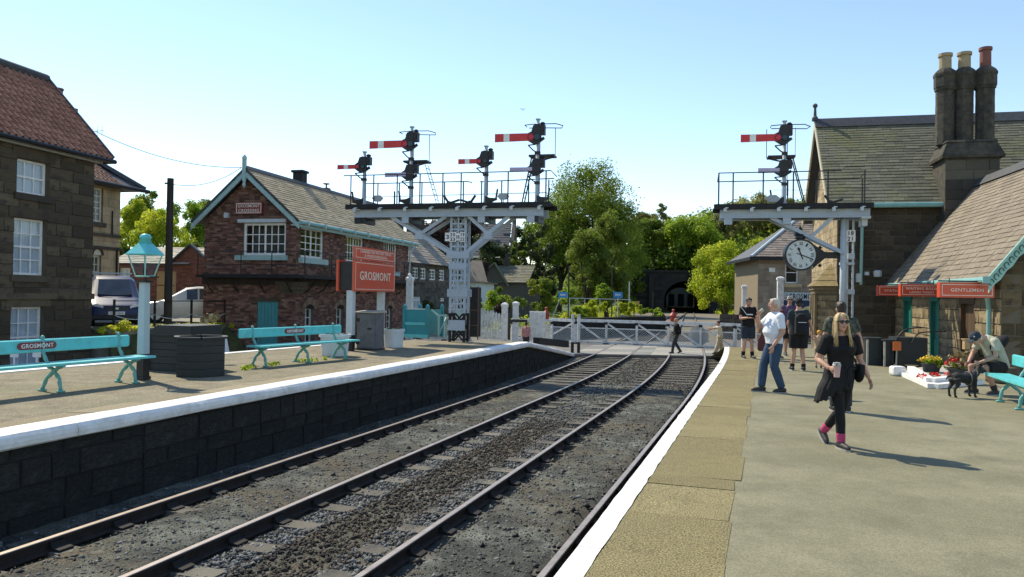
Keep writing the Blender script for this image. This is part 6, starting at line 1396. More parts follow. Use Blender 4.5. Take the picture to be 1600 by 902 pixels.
text('lettering', 'CHANGE FOR WHITBY TOWN', rs_, M_['cream'], ((x0 + x2) / 2, -.169, zm1 + (zt0 - zm1) * .66), (1, 0, 0), (0, 0, 1), w_ * .76, .075, .006)
text('lettering', '& MIDDLESBROUGH', rs_, M_['cream'], ((x0 + x2) / 2, -.169, zm1 + (zt0 - zm1) * .36), (1, 0, 0), (0, 0, 1), w_ * .55, .075, .006)
# ------------------------------------------------------------------ platform furniture
def bench_parts(t, xs, x0, x1, plate=True):
    """local x along the bench, front towards -y"""
    tl = M_['teal']
    b = MB(); n = 6; pr = [(.05, .585), (.085, .60), (.085, .77), (.06, .785), (.03, .77), (.03, .6)]
    for i, x in enumerate((x0, x0 + .03, x1 - .03, x1)):
        k = .6 if i in (0, 3) else 1
        for y, z in pr: b.v.append((x, .057 + (y - .057) * k, .685 + (z - .685) * (.88 if i in (0, 3) else 1))); b.rv.append(.5)
    for i in range(3):
        for j in range(n): b.f.append((i * n + j, i * n + (j + 1) % n, (i + 1) * n + (j + 1) % n, (i + 1) * n + j)); b.m.append(0)
    b.f += [tuple(range(n)), tuple(range(3 * n, 4 * n))]; b.m += [0, 0]; b.obj('backrest', tl, t)
    for y0, y1 in ((-.44, -.245), (-.235, -.04)): b = MB(); b.b2((x0 + .12, y0, .405), (x1 + .12, y1, .44)); b.obj('seat_plank', tl, t)
    r = random.Random(8)
    for x in xs:
        b = MB(); b.smooth = True
        def limb(pts, rad):
            P_ = [Vector((x, y, z)) for y, z in pts]; Q = []
            for i in range(len(P_) - 1):
                for k in range(3): Q.append(P_[i].lerp(P_[i + 1], k / 3) + Vector((r.uniform(-.006, .006), 0, 0)))
            Q.append(P_[-1]); b.tube(Q, [rad * (1 + (.28 if i % 2 else -.05)) for i in range(len(Q))], 6)
        limb([(.045, .80), (.03, .6), (-.06, .44), (-.14, .37)], .024); limb([(-.05, .4), (-.2, .33), (-.33, .2), (-.36, .02)], .026); limb([(-.4, .4), (-.25, .34), (-.07, .2), (.03, .02)], .026); limb([(-.44, .40), (-.05, .40)], .022)
        b.box((x, -.36, .012), (.07, .12, .024)); b.box((x, .03, .012), (.07, .12, .024)); b.ell((x, .045, .81), .032, 8, 6); b.obj('leg_frame', M_['teal_l'] if False else mat('cast_leg_green', [(.10, .33, .31), (.15, .40, .37)], .45, 9), t)
    if plate:
        xm = (x0 + x1) / 2; b = MB(); h, w = .055, .31
        b.prism([(-w + .03 * (1 - math.cos(a)) if False else (w - .05) * sx + .055 * math.cos(a), h * math.sin(a)) for sx, a in [(1, -1.57), (1, -.8), (1, 0), (1, .8), (1, 1.57), (-1, 1.57), (-1, 2.4), (-1, 3.14), (-1, 3.9), (-1, 4.71)]], (xm, .028, .69), (1, 0, 0), (0, 0, 1), (0, -.012, 0)); po = b.obj('name_plate', M_['maroon'], t)
        text('lettering', 'GROSMONT', po, M_['whitep'], (xm, .012, .69), (1, 0, 0), (0, 0, 1), w * 1.65, h * 1.15, .008, bold=.004)
def bench(label, f0, f1, n0, ov, z):
    A, B = (G(*f0[0], z) + G(*f0[1], z)) / 2, (G(*f1[0], z) + G(*f1[1], z)) / 2; d = B - A; L = d.length; rz = math.atan2(d.y, d.x)
    t = thing('bench', label, 'bench', A + Vector((math.cos(rz + math.pi / 2), math.sin(rz + math.pi / 2), 0)) * .165, rz, 'teal platform benches'); return t, L
t, L = bench('teal bench on the left platform beside the lamp post, lettered GROSMONT', ((62, 613), (98, 611)), ((183, 599), (213, 597)), 3, .3, ZL); bench_parts(t, (-L, 0, L), -L - .42, L + .22)
t, L = bench('teal bench further along the left platform in front of the signal box', ((392, 571), (418, 574)), ((460, 566), (483, 566)), 3, .3, ZL); bench_parts(t, (0, L, 2 * L), -.36, 2 * L + .3)
t = thing('bench', 'teal bench at the right edge on which the man with the backpack sits', 'bench', (8.82, 13.2, 0), R(-100), 'teal platform benches'); bench_parts(t, (0, 1.0), -.8, 2.6, False)
t.rotation_euler = (0, 0, math.atan2(-.955, -.3)); 

# lamp post with four-sided lantern
lb = G(223, 593, ZL); lp_ = thing('lamp_post', 'pale teal platform lamp with tapered four-sided lantern and black foot', 'street lamp', lb, -R(18))
k = 1 / (1200 / lb.y)
def lz(py): return PL(228, py, (lb.x, lb.y), (1, 0))[1] - lb.z
z1 = lz(438)
b = MB(); b.lathe([(.13, 0), (.13, .05), (.105, .06), (.1, lz(553))], (0, 0, 0), 4, rot0=.785); b.obj('foot', bk, lp_)
b = MB(); b.lathe([(.1, lz(553)), (.085, z1 - .03)], (0, 0, 0), 4, rot0=.785); b.obj('post', mat('lamp_post_paint', [(.34, .45, .48), (.40, .51, .54)], .45, 3), lp_)
zg0, zg1, zr, zc, zt = lz(432), lz(398), lz(385), lz(371), lz(368)
a0, a1 = .145, .27
b = MB()
for i in range(4):
    a = .785 + i * 1.5708; p, q = Vector((a0 * math.cos(a), a0 * math.sin(a), zg0)), Vector((a1 * math.cos(a), a1 * math.sin(a), zg1)); b.tube([p, q], .013, 5)
    a2 = a + 1.5708; b.tube([p, Vector((a0 * math.cos(a2), a0 * math.sin(a2), zg0))], .016, 5)
b.obj('lantern_frame', M_['teal_l'], lp_)
for i in range(4):
    a, a2 = .785 + i * 1.5708, .785 + (i + 1) * 1.5708; b = MB(); V = lambda rr, an, z: (rr * math.cos(an), rr * math.sin(an), z)
    b.add([V(a0 * .97, a, zg0), V(a0 * .97, a2, zg0), V(a1 * .97, a2, zg1), V(a1 * .97, a, zg1)], [(0, 1, 2, 3)]); b.obj('lantern_pane', LAMPGLASS, lp_)
b = MB(); b.lathe([(a1 * 1.12, zg1 - .01), (a1 * 1.12, zg1 + .012), (.115, zr + .05), (.1, zr + .06)], (0, 0, 0), 4, rot0=.785); b.obj('lantern_roof', M_['teal'], lp_)
b = MB(); b.smooth = True; b.lathe([(.105, zr + .05), (.085, zc - .02), (.1, zc - .015), (.1, zc), (.07, zc + .05), (.0, zc + .065)], (0, 0, 0), 14); b.obj('chimney_cap', M_['teal'], lp_)
b = MB(); b.box((0, 0, zg0 + .02), (.12, .12, .03)); b.lathe([(.03, .03), (.04, .1), (.015, .2)], (0, 0, zg0), 8); b.obj('burner', bk, lp_)
b = MB(); b.tube([(.0, -.02, z1), (.1, -.05, zg0 - .08), (.08, -.1, zg0)], .016, 6); b.b2((-.1, -.1, z1 - .04), (.1, .1, z1 - .01)); b.tube([(-.26, 0, zg0 - .01), (.3, 0, zg0 - .01)], .012, 5); b.obj('ladder_bar', bk, lp_)

# black timber planters
def planter(label, px, py, w, d, h, rz, slope=0.0):
    p = G(px, py, ZL); t = thing('planter', label, 'planter', p, rz, 'black planters on the left platform'); b = MB(); nb = 5
    for i in range(nb):
        z0, z1 = h * i / nb + .004, h * (i + 1) / nb - .004; q = MB()
        q.prism([(-w / 2, -d / 2), (w / 2, -d / 2), (w / 2, d / 2), (-w / 2, d / 2)], (0, 0, z0), (1, 0, 0), (0, 1, 0), (0, 0, z1 - z0)); q.obj('board', M_['planter'], t)
    b = MB()
    for sx in (-1, 1):
        for sy in (-1, 1): b = MB(); b.b2((sx * w / 2 - .05, sy * d / 2 - .05, 0), (sx * w / 2 + .05, sy * d / 2 + .05, h)); b.obj('corner_post', M_['planter'], t)
    b = MB()
    if slope: b.prism([(-w / 2 - .05, 0), (-w / 2 + .3, slope), (w / 2 + .05, slope), (w / 2 + .05, 0)], (0, -d / 2 - .05, h), (1, 0, 0), (0, 0, 1), (0, d + .1, 0))
    else: b.b2((-w / 2 + .02, -d / 2 + .02, h - .08), (w / 2 - .02, d / 2 - .02, h - .03))
    b.obj('lid' if slope else 'soil', M_['planter'] if slope else M_['soil'], t); return t
def hex_planter(label, px, py, rad, h, a0):
    p = G(px, py, ZL); t = thing('planter', label, 'planter', p, 0, 'black planters on the left platform'); nb = 5
    for k in range(6):
        a, c = a0 + k * math.pi / 3, a0 + (k + 1) * math.pi / 3; A, C = Vector((rad * math.cos(a), rad * math.sin(a), 0)), Vector((rad * math.cos(c), rad * math.sin(c), 0)); n_ = (A + C).normalized() * .035
        for i in range(nb):
            z0, z1 = h * i / nb + .003, h * (i + 1) / nb - .003; q = MB(); q.prism([(0.0, 0), (1, 0), (1, z1 - z0), (0, z1 - z0)], A + Vector((0, 0, z0)), C - A, (0, 0, 1), -n_); q.obj('board', M_['planter'], t)
        b = MB(); b.bar(A + n_ * .1 + Vector((0, 0, h)), C + n_ * .1 + Vector((0, 0, h)), .09, .035); b.obj('rim', M_['planter'], t)
    b = MB(); b.lathe([(0, h - .1), (rad * .95, h - .1), (rad * .95, h - .09), (0, h - .05)], (0, 0, 0), 6, rot0=a0); b.obj('soil', M_['soil'], t)
hex_planter('hexagonal black timber planter, the nearer of the two behind the lamp post', 313, 586, .47, .70, math.atan2(-1, .42))
planter('larger black timber bin with a sloping lid behind the hexagonal planter', 285, 577, 1.02, .8, .68, -R(18), .2)
dp = G(326, 566, ZL); dpt = thing('potted_plant', 'small pale-leaved dying plant on the rear black planter', 'plant', (dp.x, dp.y, ZL + .9)); inst('leaves', leaf_mesh('leaves', [(0, 0, .06, .1, .6), (.1, .05, .05, .1, .7), (-.12, 0, .03, .08, .5)], 26, .06, LF['dry'], 4), dpt)
# white tubs
def tub(label, px, py, r, h, seed):
    p = G(px, py, ZL); t = thing('plant_tub', label, 'plant tub', p, 0, 'white round tubs by the name board'); b = MB(); b.smooth = False
    b.lathe([(r * .84, 0), (r * .86, .02), (r * .97, h * .86), (r * 1.06, h * .87), (r * 1.06, h), (r * .93, h), (r * .9, h * .8)], (0, 0, 0), 24); b.obj('tub', M_['palegrey'] if False else mat('tub_white', [(.5, .56, .6), (.62, .68, .72)], .6, 4, .1, 30), t)
    b = MB(); b.lathe([(.0, h * .84), (r * .92, h * .84), (r * .92, h * .85), (0, h * .88)], (0, 0, 0), 16); b.obj('soil', M_['soil'], t)
    g = random.Random(seed); cl = [(g.uniform(-.7, .7) * r, g.uniform(-.7, .7) * r, h * .92, .05, g.random()) for _ in range(14)]
    inst('plants', leaf_mesh('plants', cl, 16, .035, LF['olive'] if seed % 2 else LF['dark'], seed), t)
k_ = lambda px, py: G(px, py, ZL).y / 1200
tub('round white tub behind the far end of the second teal bench', 523, 556, 23 * k_(523, 556), 34 * k_(523, 556), 2)
tub('round white tub with dry plants right of the name board', 615, 543, 16.5 * k_(615, 543), 29 * k_(615, 543), 3)
# grey cabinet
cb_ = G(572, 547, ZL); cbt = thing('equipment_cabinet', 'grey metal equipment cabinet with pale lid between the name board posts', 'cabinet', cb_, frame_z(16)); kk = k_(572, 547); w_, h_ = 33 * kk, 58 * kk
b = MB(); b.b2((-w_ / 2, 0, .04), (w_ / 2, .5, h_)); b.obj('body', M_['zinc'], cbt)
b = MB(); b.b2((-w_ / 2 + .03, -.025, .08), (w_ / 2 - .03, -.001, h_ - .04)); dd = b.obj('door', M_['zinc'], cbt)
b = MB()
for z in (.2, h_ - .2): b.b2((-w_ / 2 + .0, -.05, z - .05), (-w_ / 2 + .09, -.026, z + .05)); 
b.obj('hinge', bk, dd); b = MB(); b.b2((.05, -.05, h_ * .55), (.16, -.026, h_ * .6)); b.obj('handle', bk, dd)
b = MB(); b.prism([(-.08, 0), (.55, 0), (.55, .06), (-.08, .03)], (-w_ / 2 - .05, 0, h_), (0, 1, 0), (0, 0, 1), (w_ + .1, 0, 0)); b.obj('lid', M_['lid'], cbt)
b = MB(); b.b2((-w_ / 2 - .03, -.03, 0), (w_ / 2 + .03, .53, .04)); b.obj('plinth', M_['black'], cbt)

# teal lookout enclosure
E0 = G(632, 527, ZL); ent = thing('crossing_box', 'teal boarded enclosure with corner posts beside the white crossing gates', 'crossing box', E0, frame_z(18)); f_ = lambda px, py: (lambda s, z: (s, z - E0.z))(*PL(px, py, E0, ndir(18)))
w_ = f_(668, 500)[0]; h_ = f_(650, 484)[1]; dpt_ = 1.3; td = M_['teal_d']
b = MB(); b.b2((0, -.03, .1), (w_, .03, h_)); b.obj('front_panel', td, ent)
b = MB(); b.b2((w_ - .03, .031, .1), (w_ + .03, dpt_, h_)); b.obj('side_panel', td, ent)
b = MB(); b.b2((-.03, .031, .1), (.03, dpt_, h_)); b.obj('left_panel', td, ent)
b = MB(); b.b2((-.06, -.07, 0), (w_ + .06, .07, .12)); b.b2((-.04, -.06, .45), (w_ + .04, -.031, .55)); b.obj('skirting', M_['teal'], ent)
for x, y in ((0, 0), (w_, 0), (w_, dpt_), (0, dpt_)):
    b = MB(); b.b2((x - .06, y - .06, 0), (x + .06, y + .06, h_ + .12)); b.lathe([(.085, 0), (.05, .05), (.0, .1)], (x, y, h_ + .12), 4, rot0=.785); b.obj('corner_post', td, ent)
b = MB(); b.b2((-.04, -.045, h_), (w_ + .04, .045, h_ + .04)); b.obj('capping', M_['palegrey'], ent)
b = MB(); x = w_ + .35
for y in (.2, .9): b.tube([(x, y, 0), (x, y, h_ * .8)], .04, 6)
b.bar((w_ + .05, .2, h_), (x, .2, h_ * .78), .05, .05); b.bar((x, .2, h_ * .8), (x, .9, h_ * .8), .05, .05); b.bar((x, .2, .1), (x, .9, h_ * .75), .04, .04); b.obj('handrail', M_['teal_l'], ent)

# posts and crossing gates
gw = M_['whitewood']
def gate_post(label, px, pyb, pyt, z, w, light=False):
    p = G(px, pyb, z) ; t = thing('gate_post', label, 'gate post', p, -R(10), 'white crossing posts'); h = PL(px, pyt, (p.x, p.y), (1, 0))[1] - z
    b = MB(); b.b2((-w / 2, -w / 2, 0), (w / 2, w / 2, h - .12)); b.obj('post', gw, t); b = MB(); b.lathe([(w * .85, -.12), (w * .85, -.02), (w * .5, .04), (0, .06)], (0, 0, h), 4, rot0=.785); b.obj('cap', gw, t)
    if light: b = MB(); b.ell((0, -.05, h + .1), .09, 10, 8); b.obj('globe', M_['whitep'], t)
    return t
gate_post('tall white post with a round globe behind the teal enclosure', 639, 531, 434, -.3, .26, True)
gate_post('white capped gate post at the end of the picket fence', 788, 533, 475, -.1, .22); gate_post('white capped post right of the picket fence gate post', 805, 536, 473, -.6, .26)
gate_post('short white signal-like post left of the corner shop', 1162, 550, 447, -.84, .22); gate_post('white capped post right before the shop sign', 1218, 551, 434, -.84, .28)
def gate(label, A, B, n, h, dia=1, mesh=True, name='crossing_gate', group='white level crossing gates', cat='crossing gate'):
    A, B = Vector(A), Vector(B); d = B - A; L = d.length; rz = math.atan2(d.y, d.x); t = thing(name, label, cat, A, rz, group)
    b = MB(); b.b2((0, -.06, h - .16), (L, .06, h)); b.obj('top_rail', gw, t); b = MB(); b.b2((0, -.05, .02), (L, .05, .12)); b.obj('bottom_rail', gw, t); b = MB(); b.b2((0, -.02, h * .62), (L, .02, h * .62 + .05)); b.obj('mid_rail', gw, t)
    for i in range(n + 1):
        x = L * i / n; b = MB(); b.b2((x - .05, -.055, -.02), (x + .05, .055, h - .16)); b.obj('upright', gw, t); b = MB(); b.b2((x - .16, -.075, -.04), (x + .16, .075, .05)); b.b2((x - .09, -.075, h - .26), (x + .09, .075, h - .13)); b.obj('iron_strap', bk, t)
        if i < n:
            b = MB(); x1 = L * (i + 1) / n
            if dia > 0: b.bar((x + .06, -.03, h - .2), (x1 - .06, -.03, .12), .09, .05, up=(0, 1, 0))
            elif dia < 0: b.bar((x + .06, -.03, .12), (x1 - .06, -.03, h - .2), .09, .05, up=(0, 1, 0))
            if dia: b.obj('brace', gw, t)
    if mesh:
        b = MB(); s = .14; zt = h * .62; x = -zt
        while x < L:
            for sg in (1, -1):
                x0, x1 = (x, x + zt) if sg > 0 else (x + zt, x); p0, p1 = Vector((x0, .03, .1)), Vector((x1, .03, zt))
                lo, hi = 0.0, 1.0
                if sg > 0: lo, hi = max(0, -x / zt), min(1, (L - x) / zt)
                else: lo, hi = max(0, (x + zt - L) / zt), min(1, (x + zt) / zt)
                if hi > lo: b.bar(p0.lerp(p1, lo), p0.lerp(p1, hi), .012, .012)
            x += s
        o = b.obj('wire_mesh', wt, t); o['kind'] = 'stuff'
    return t, L
zg = -.83
def gp(px, py): return G(px, py, zg)
gtA, L = gate('longest white crossing gate, closing the line before the tunnel', gp(901, 536), gp(1147, 546), 5, 1.32)
b = MB(); n = 20; b.tube([(L * .785, .1, .62), (L * .785, .13, .62)], .52, 24); b.obj('target_disc', mat('disc_grey', (.42, .43, .43), .6), gtA)
def red_lamp(t, x, h): b = MB(); b.lathe([(.05, 0), (.16, .03), (.16, .3), (.2, .32), (.07, .48), (.05, .55), (.09, .6), (.0, .66)], (x, 0, h), 10); b.obj('gate_lamp', mat('lamp_red', (.32, .035, .025), .5), t)
red_lamp(gtA, L * .63, 1.32)
gtB, L = gate('short white crossing gate leaf ending at the black-footed double post', gp(850, 533), gp(897, 537), 1, 1.32, -1)
dpp = gp(899, 556 - 14); t = thing('gate_post', 'double white post on black feet where two gates meet', 'gate post', (gp(899, 552).x, gp(899, 552).y, zg), 0, 'white crossing posts')
for s in (-.14, .14):
    b = MB(); b.b2((s - .06, -.06, .5), (s + .06, .06, 1.75)); b.obj('post', gw, t); b = MB(); b.b2((s - .065, -.065, 0), (s + .065, .065, .5)); b.obj('foot', bk, t)
gtC, L = gate('white crossing gate across the road behind the teal enclosure', gp(655, 530), gp(735, 534), 2, 1.32, -1)
gtD, L = gate('white gate leaf behind the wicket where the person in pink passes', gp(800, 538), gp(862, 538), 1, 1.32, -1); red_lamp(gtD, L * .85, 1.32); red_lamp(gtC, L * 1.0, 1.4)
gtE, L = gate('short white gate leaf right of the long gate, before the right platform ramp', gp(1149, 546), gp(1200, 549), 1, 1.3, 1)
def pickets(label, pts, z, h0, h1, wd, gap, name='picket_fence'):
    A, B = Vector(pts[0]), Vector(pts[1]); d = B - A; L = d.length; rz = math.atan2(d.y, d.x); t = thing(name, label, 'fence', A, rz)
    n = int(L / (wd + gap))
    for i in range(n):
        x = (i + .5) * L / n; h = h0 + (h1 - h0) * (i / max(1, n - 1)); b = MB(); b.prism([(-wd / 2, 0.03), (wd / 2, .03), (wd / 2, h - .05), (0, h), (-wd / 2, h - .05)], (x, -.035, 0), (1, 0, 0), (0, 0, 1), (0, .02, 0)); b.obj('picket', gw, t)
    for z_ in (.22, h1 * .72): b = MB(); b.b2((0, -.014, z_), (L, .03, z_ + .08)); b.obj('rail', gw, t)
    return t
p0, p1 = G(746, 531, .05), G(786, 532, .05); pickets('white picket fence falling in height beside the gantry mast', (p0, p1), .05, 1.22, .98, .085, .022)
p0, p1 = G(826, 534, -.3), G(848, 535, -.3); p1 = p1 + Vector((.2, 2.6, 0)); pickets('white picket wicket seen almost end-on at the foot of the platform ramp', (p0, p1), -.3, 1.35, 1.3, .09, .06, 'wicket_fence')
bp = G(795, 531, -.1); t = thing('barrier_post', 'black iron post with short arm between picket fence and wicket', 'post', bp, 0); b = MB(); b.b2((-.06, -.06, 0), (.06, .06, 1.05)); b.obj('post', bk, t); b = MB(); b.b2((.06, -.04, .72), (.75, .04, .84)); b.obj('arm', bk, t)
A, B = G(838, 537, -.25), G(884, 543, -.55); t = thing('timber_baulk', 'black tarred timber baulk lying at the top of the platform ramp', 'beam', A, math.atan2((B - A).y, (B - A).x)); b = MB(); L = (B - A).length; b.prism([(0, 0), (L, -.3), (L, 0), (0, .25)], (0, -.15, 0), (1, 0, 0), (0, 0, 1), (0, .3, 0)); b.obj('timber', M_['blacktop'], t)
p = G(740, 531, .1); t = thing('relay_cabinet', 'tall narrow black relay case beside the gantry mast', 'cabinet', p, frame_z(14)); k = p.y / 1200; b = MB(); b.b2((-6 * k, 0, .1), (6 * k, .4, 82 * k)); b.obj('case', M_['blacktop'], t)
b = MB()
for x in (-6.5 * k, 6.5 * k): b.b2((x - .015, -.02, 0), (x + .015, .02, 84 * k))
for z in (.5, 1.05): b.b2((-6.5 * k, -.03, z), (6.5 * k, -.021, z + .03))
b.obj('frame', mat('rust_brown', (.12, .07, .05), .8), t)
# blue station signs by the bank beyond the gates
for px, lean, lab in ((879, -1.2, 'small blue sign on a leaning white pole, left of the two beyond the gates'), (965, 0, 'small blue sign beside the tunnel path, right of the two beyond the gates')):
    Y = 58; p = P(px, 505, Y); t = thing('blue_sign', lab, 'sign', (p.x, p.y, -.95), frame_z(5), 'blue signs beyond the crossing'); z = PL(px, 461, (p.x, p.y), (1, 0))[1] + .95
    b = MB(); b.b2((-.34, -.02, z - .22), (.34, .02, z + .22)); b.obj('board', mat('blue_enamel', (.03, .28, .62), .4), t); text('lettering', 'Station', t, M_['whitep'], (0, -.025, z), (1, 0, 0), (0, 0, 1), .4, .16, .004) if False else None
    b = MB()
    for i in range(3): b.b2((-.2 + .14 * i, -.024, z - .06), (-.1 + .14 * i, -.021, z + .08))
    b.obj('pictogram', M_['whitep'], t); b = MB(); b.tube([(lean, 0, 0), (-.1 if lean else 0, .03, z)], .035, 6); b.obj('pole', M_['palegrey'], t)
A, B = P(890, 466, 62), P(985, 470, 62); t = thing('path_handrail', 'thin pale handrail along the path below the trees', 'railing', (A.x, A.y, -.95)); 
b = MB(); hz_ = A.z + .95; b.tube([(0, 0, hz_), (B.x - A.x, 0, hz_ - .05)], .03, 5); b.obj('rail', M_['palegrey'], t)
for i in range(5): b = MB(); x = (B.x - A.x) * i / 4; b.tube([(x, 0, 0), (x, 0, hz_)], .03, 5); b.obj('post', M_['palegrey'], t)
for px, py, Y, lab in ((983, 440, 70, 'pale lineside post left of the tunnel wall'), (956, 418, 66, 'tall thin dark pole before the olive-bronze tree'), (888, 415, 60, 'thin dark pole beside the left blue sign'), (1020, 455, 90, 'short dark post before the tunnel wall')):
    p = P(px, 480, Y); z = PL(px, py, (p.x, p.y), (1, 0))[1]; t = thing('marker_post', lab, 'pole', (p.x, p.y, -1), 0, 'lineside poles beyond the crossing'); b = MB(); b.tube([(0, 0, 0), (0, 0, z + 1)], .05, 6); b.obj('post', M_['palegrey'] if px == 983 else M_['wood_pole'], t)
hz_b = P(990, 470, 66); t = thing('yellow_board', 'yellow lineside board near the tunnel wall', 'sign', P(991, 474, 66), 0); b = MB(); b.b2((-.5, 0, -.15), (.45, .04, .18)); b.obj('board', mat('dull_yellow', (.42, .33, .08), .6), t); b = MB(); b.b2((-.04, .01, -1.2), (.04, .03, -.15)); b.obj('leg', bk, t)
# yard fence by the cars
A, B = Vector((-13.4, 25.9, .42)), Vector((-11.2, 30.0, .42)); d = B - A; t = thing('yard_fence', 'low black post-and-rail fence with sagging chain before the parked cars', 'fence', A, math.atan2(d.y, d.x)); L = d.length
for i in range(4): b = MB(); x = L * i / 3; b.b2((x - .03, -.03, -.1), (x + .03, .03, .95)); b.obj('post', bk, t)
b = MB(); b.tube([(0, 0, .9), (L, 0, .9)], .018, 6); b.obj('rail', bk, t)
for i in range(3):
    b = MB(); b.tube([(L * (i + k / 8) / 3, -.02, .42 - .16 * 4 * (k / 8) * (1 - k / 8)) for k in range(9)], .014, 5); b.obj('chain', M_['palegrey'], t)
# cone, small white markers below the house
p = P(353, 535, 24.5); t = thing('traffic_cone', 'small white cone at the foot of the signal box', 'cone', (p.x, p.y, -.95)); z = PL(353, 529, (p.x, p.y), (1, 0))[1] + .95
b = MB(); b.lathe([(.12, z - .45), (.03, z)], (0, 0, 0), 10); b.b2((-.15, -.15, z - .5), (.15, .15, z - .45)); b.tube([(0, 0, 0), (0, 0, z - .5)], .05, 6); b.obj('cone', M_['whitep'], t)
for px, lab in ((22, 'white marker board at the left photo edge below the rear kerb'), (57, 'white marker board under the middle of the near bench')): p = P(px, 552, 17.5); t = thing('white_marker', lab, 'marker', (p.x, p.y, -1), 0, 'white markers by the rear track'); b = MB(); z = PL(px, 553, (p.x, p.y), (1, 0))[1] + 1; b.b2((-.09, 0, z - .08), (.09, .03, z + .05)); b.b2((-.02, .005, 0), (.02, .025, z - .08)); b.obj('board', M_['whitep'], t)

# ---- right platform: flower bed, pots, trolley, boxes
k0, k1, k2, k3 = G(1403, 583, 0), G(1458, 607, 0), G(1530, 600, 0), G(1462, 577, 0)
t = thing('flower_bed', 'raised flower bed edged with two steps of white-painted kerb', 'flower bed', k1, 0)
def kerb(A, B, w, z0, z1, nm='kerb_stone'):
    A, B = Vector(A) - k1, Vector(B) - k1; n = max(2, int((B - A).length / .75))
    for i in range(n): p, q = A.lerp(B, i / n), A.lerp(B, (i + 1) / n); d = (q - p).normalized() * .004; b = MB(); b.bar(p + d + Vector((0, 0, (z0 + z1) / 2)), q - d + Vector((0, 0, (z0 + z1) / 2)), w, z1 - z0); b.obj(nm, M_['white'], t)
kerb(k0, k1, .2, 0, .09); kerb(k1, k2, .2, 0, .088)
i0, i1, i2 = k0 + Vector((.3, -.02, 0)), k1 + Vector((.12, .32, 0)), k2 + Vector((-.05, .3, 0)); kerb(i0, i1, .16, 0, .17); kerb(i1, i2, .16, 0, .168)
b = MB(); b.prism([((p - k1).x, (p - k1).y) for p in (i0, i1, i2, k2 + Vector((.4, 2.0, 0)), k3 + Vector((.9, .5, 0)))], (0, 0, 0), (1, 0, 0), (0, 1, 0), (0, 0, .12)); b.obj('soil', M_['lid'] if False else mat('bed_gravel', [(.3, .29, .26), (.45, .43, .39)], .9, 20), t)
b = MB(); bl = G(1402, 587, 0) - k1; b.box(bl + Vector((0, 0, .11)), (.3, .26, .22)); o = b.obj('end_block', M_['white'], t); bv = o.modifiers.new('bevel', 'BEVEL'); bv.width = .05; bv.segments = 2
g = random.Random(4); cl = [(*(i1 + (i2 - i1) * g.random() + Vector((-.1 + .2 * g.random(), .25 + .3 * g.random(), .16)) - k1), .05, g.random()) for _ in range(16)]; inst('red_bedding', leaf_mesh('red_bedding', cl, 18, .028, LF['rflower'], 5), t)
def pot(label, px, py, r, h, kinds, seed):
    p = G(px, py, 0); p.z = .1; t = thing('flower_pot', label, 'flower pot', p, 0, 'black flower buckets in the bed'); b = MB(); b.lathe([(r * .78, 0), (r, h), (r * 1.06, h), (r * 1.06, h - .03), (r * .92, h), (r * .9, h * .85)], (0, 0, 0), 18); b.obj('bucket', M_['planter'], t)
    b = MB(); b.lathe([(0, h * .86), (r * .92, h * .86), (0, h * .9)], (0, 0, 0), 14); b.obj('soil', M_['soil'], t); g = random.Random(seed)
    for nm, mt_, n, zz, sz, sp, npk in kinds:
        cl = [(g.uniform(-sp, sp) * r, g.uniform(-sp, sp) * r, h + g.uniform(*zz), .06, g.random()) for _ in range(n)]; inst(nm, leaf_mesh(nm, cl, npk, sz, mt_, seed + n), t)
pot('black bucket of yellow pansies in the flower bed', 1455, 590, .2, .22, [('foliage', LF['bright'], 14, (-.02, .06), .04, .9, 20), ('flowers', LF['yflower'], 14, (.05, .13), .028, .85, 14)], 3)
pot('black bucket of dry grasses and red flowers beside the seated man', 1500, 599, .24, .22, [('dry_stems', LF['dry'], 16, (.0, .32), .05, .7, 14), ('flowers', LF['rflower'], 12, (.08, .22), .035, .8, 16), ('foliage', LF['mid'], 8, (-.02, .08), .04, .9, 14)], 5)
# tan lantern box on a thin post
p = G(1509, 590, 0); t = thing('post_box_stand', 'small tan box on a thin dark post beside the flower bed', 'stand', (p.x, p.y, 0)); k = p.y / 1200; z = (590 - 546) * k
b = MB(); b.b2((-.015, -.015, 0), (.015, .015, z)); b.obj('post', bk, t); b = MB(); b.b2((-.06, -.05, z), (.06, .05, z + 15 * k)); b.b2((-.08, -.07, z + 15 * k), (.08, .07, z + 16.5 * k)); b.obj('box', M_['hoard'], t)
# dark stone-faced boxes and the hooped barrow
for px, py, wpx, hpx, lab in ((1366, 571, 21, 43, 'dark lidded box against the station wall left of the barrow'), (1389, 573, 14, 42, 'narrow dark box with pale worn edge beside the barrow')):
    p = G(px, py, 0); k = p.y / 1200; t = thing('storage_box', lab, 'box', p, frame_z(12)); w, h = wpx * k, hpx * k
    b = MB(); b.b2((-w / 2, 0, 0), (w / 2, .5, h - .04)); b.obj('body', M_['planter'], t); b = MB(); b.b2((-w / 2 - .03, -.03, h - .04), (w / 2 + .03, .53, h)); b.obj('lid', M_['planter'], t)
    b = MB(); b.b2((-w / 2 - .012, -.012, 0), (-w / 2 + .03, .03, h - .05)); b.obj('corner_strip', M_['lid'], t)
p = G(1424, 574, 0); k = p.y / 1200; t = thing('luggage_barrow', 'black box barrow with two tall hooped handles by the station wall', 'barrow', p, frame_z(12)); w, h = 46 * k, 46 * k
b = MB(); b.b2((-w / 2, 0, .06), (w / 2, .7, h)); b.obj('box', M_['planter'], t)
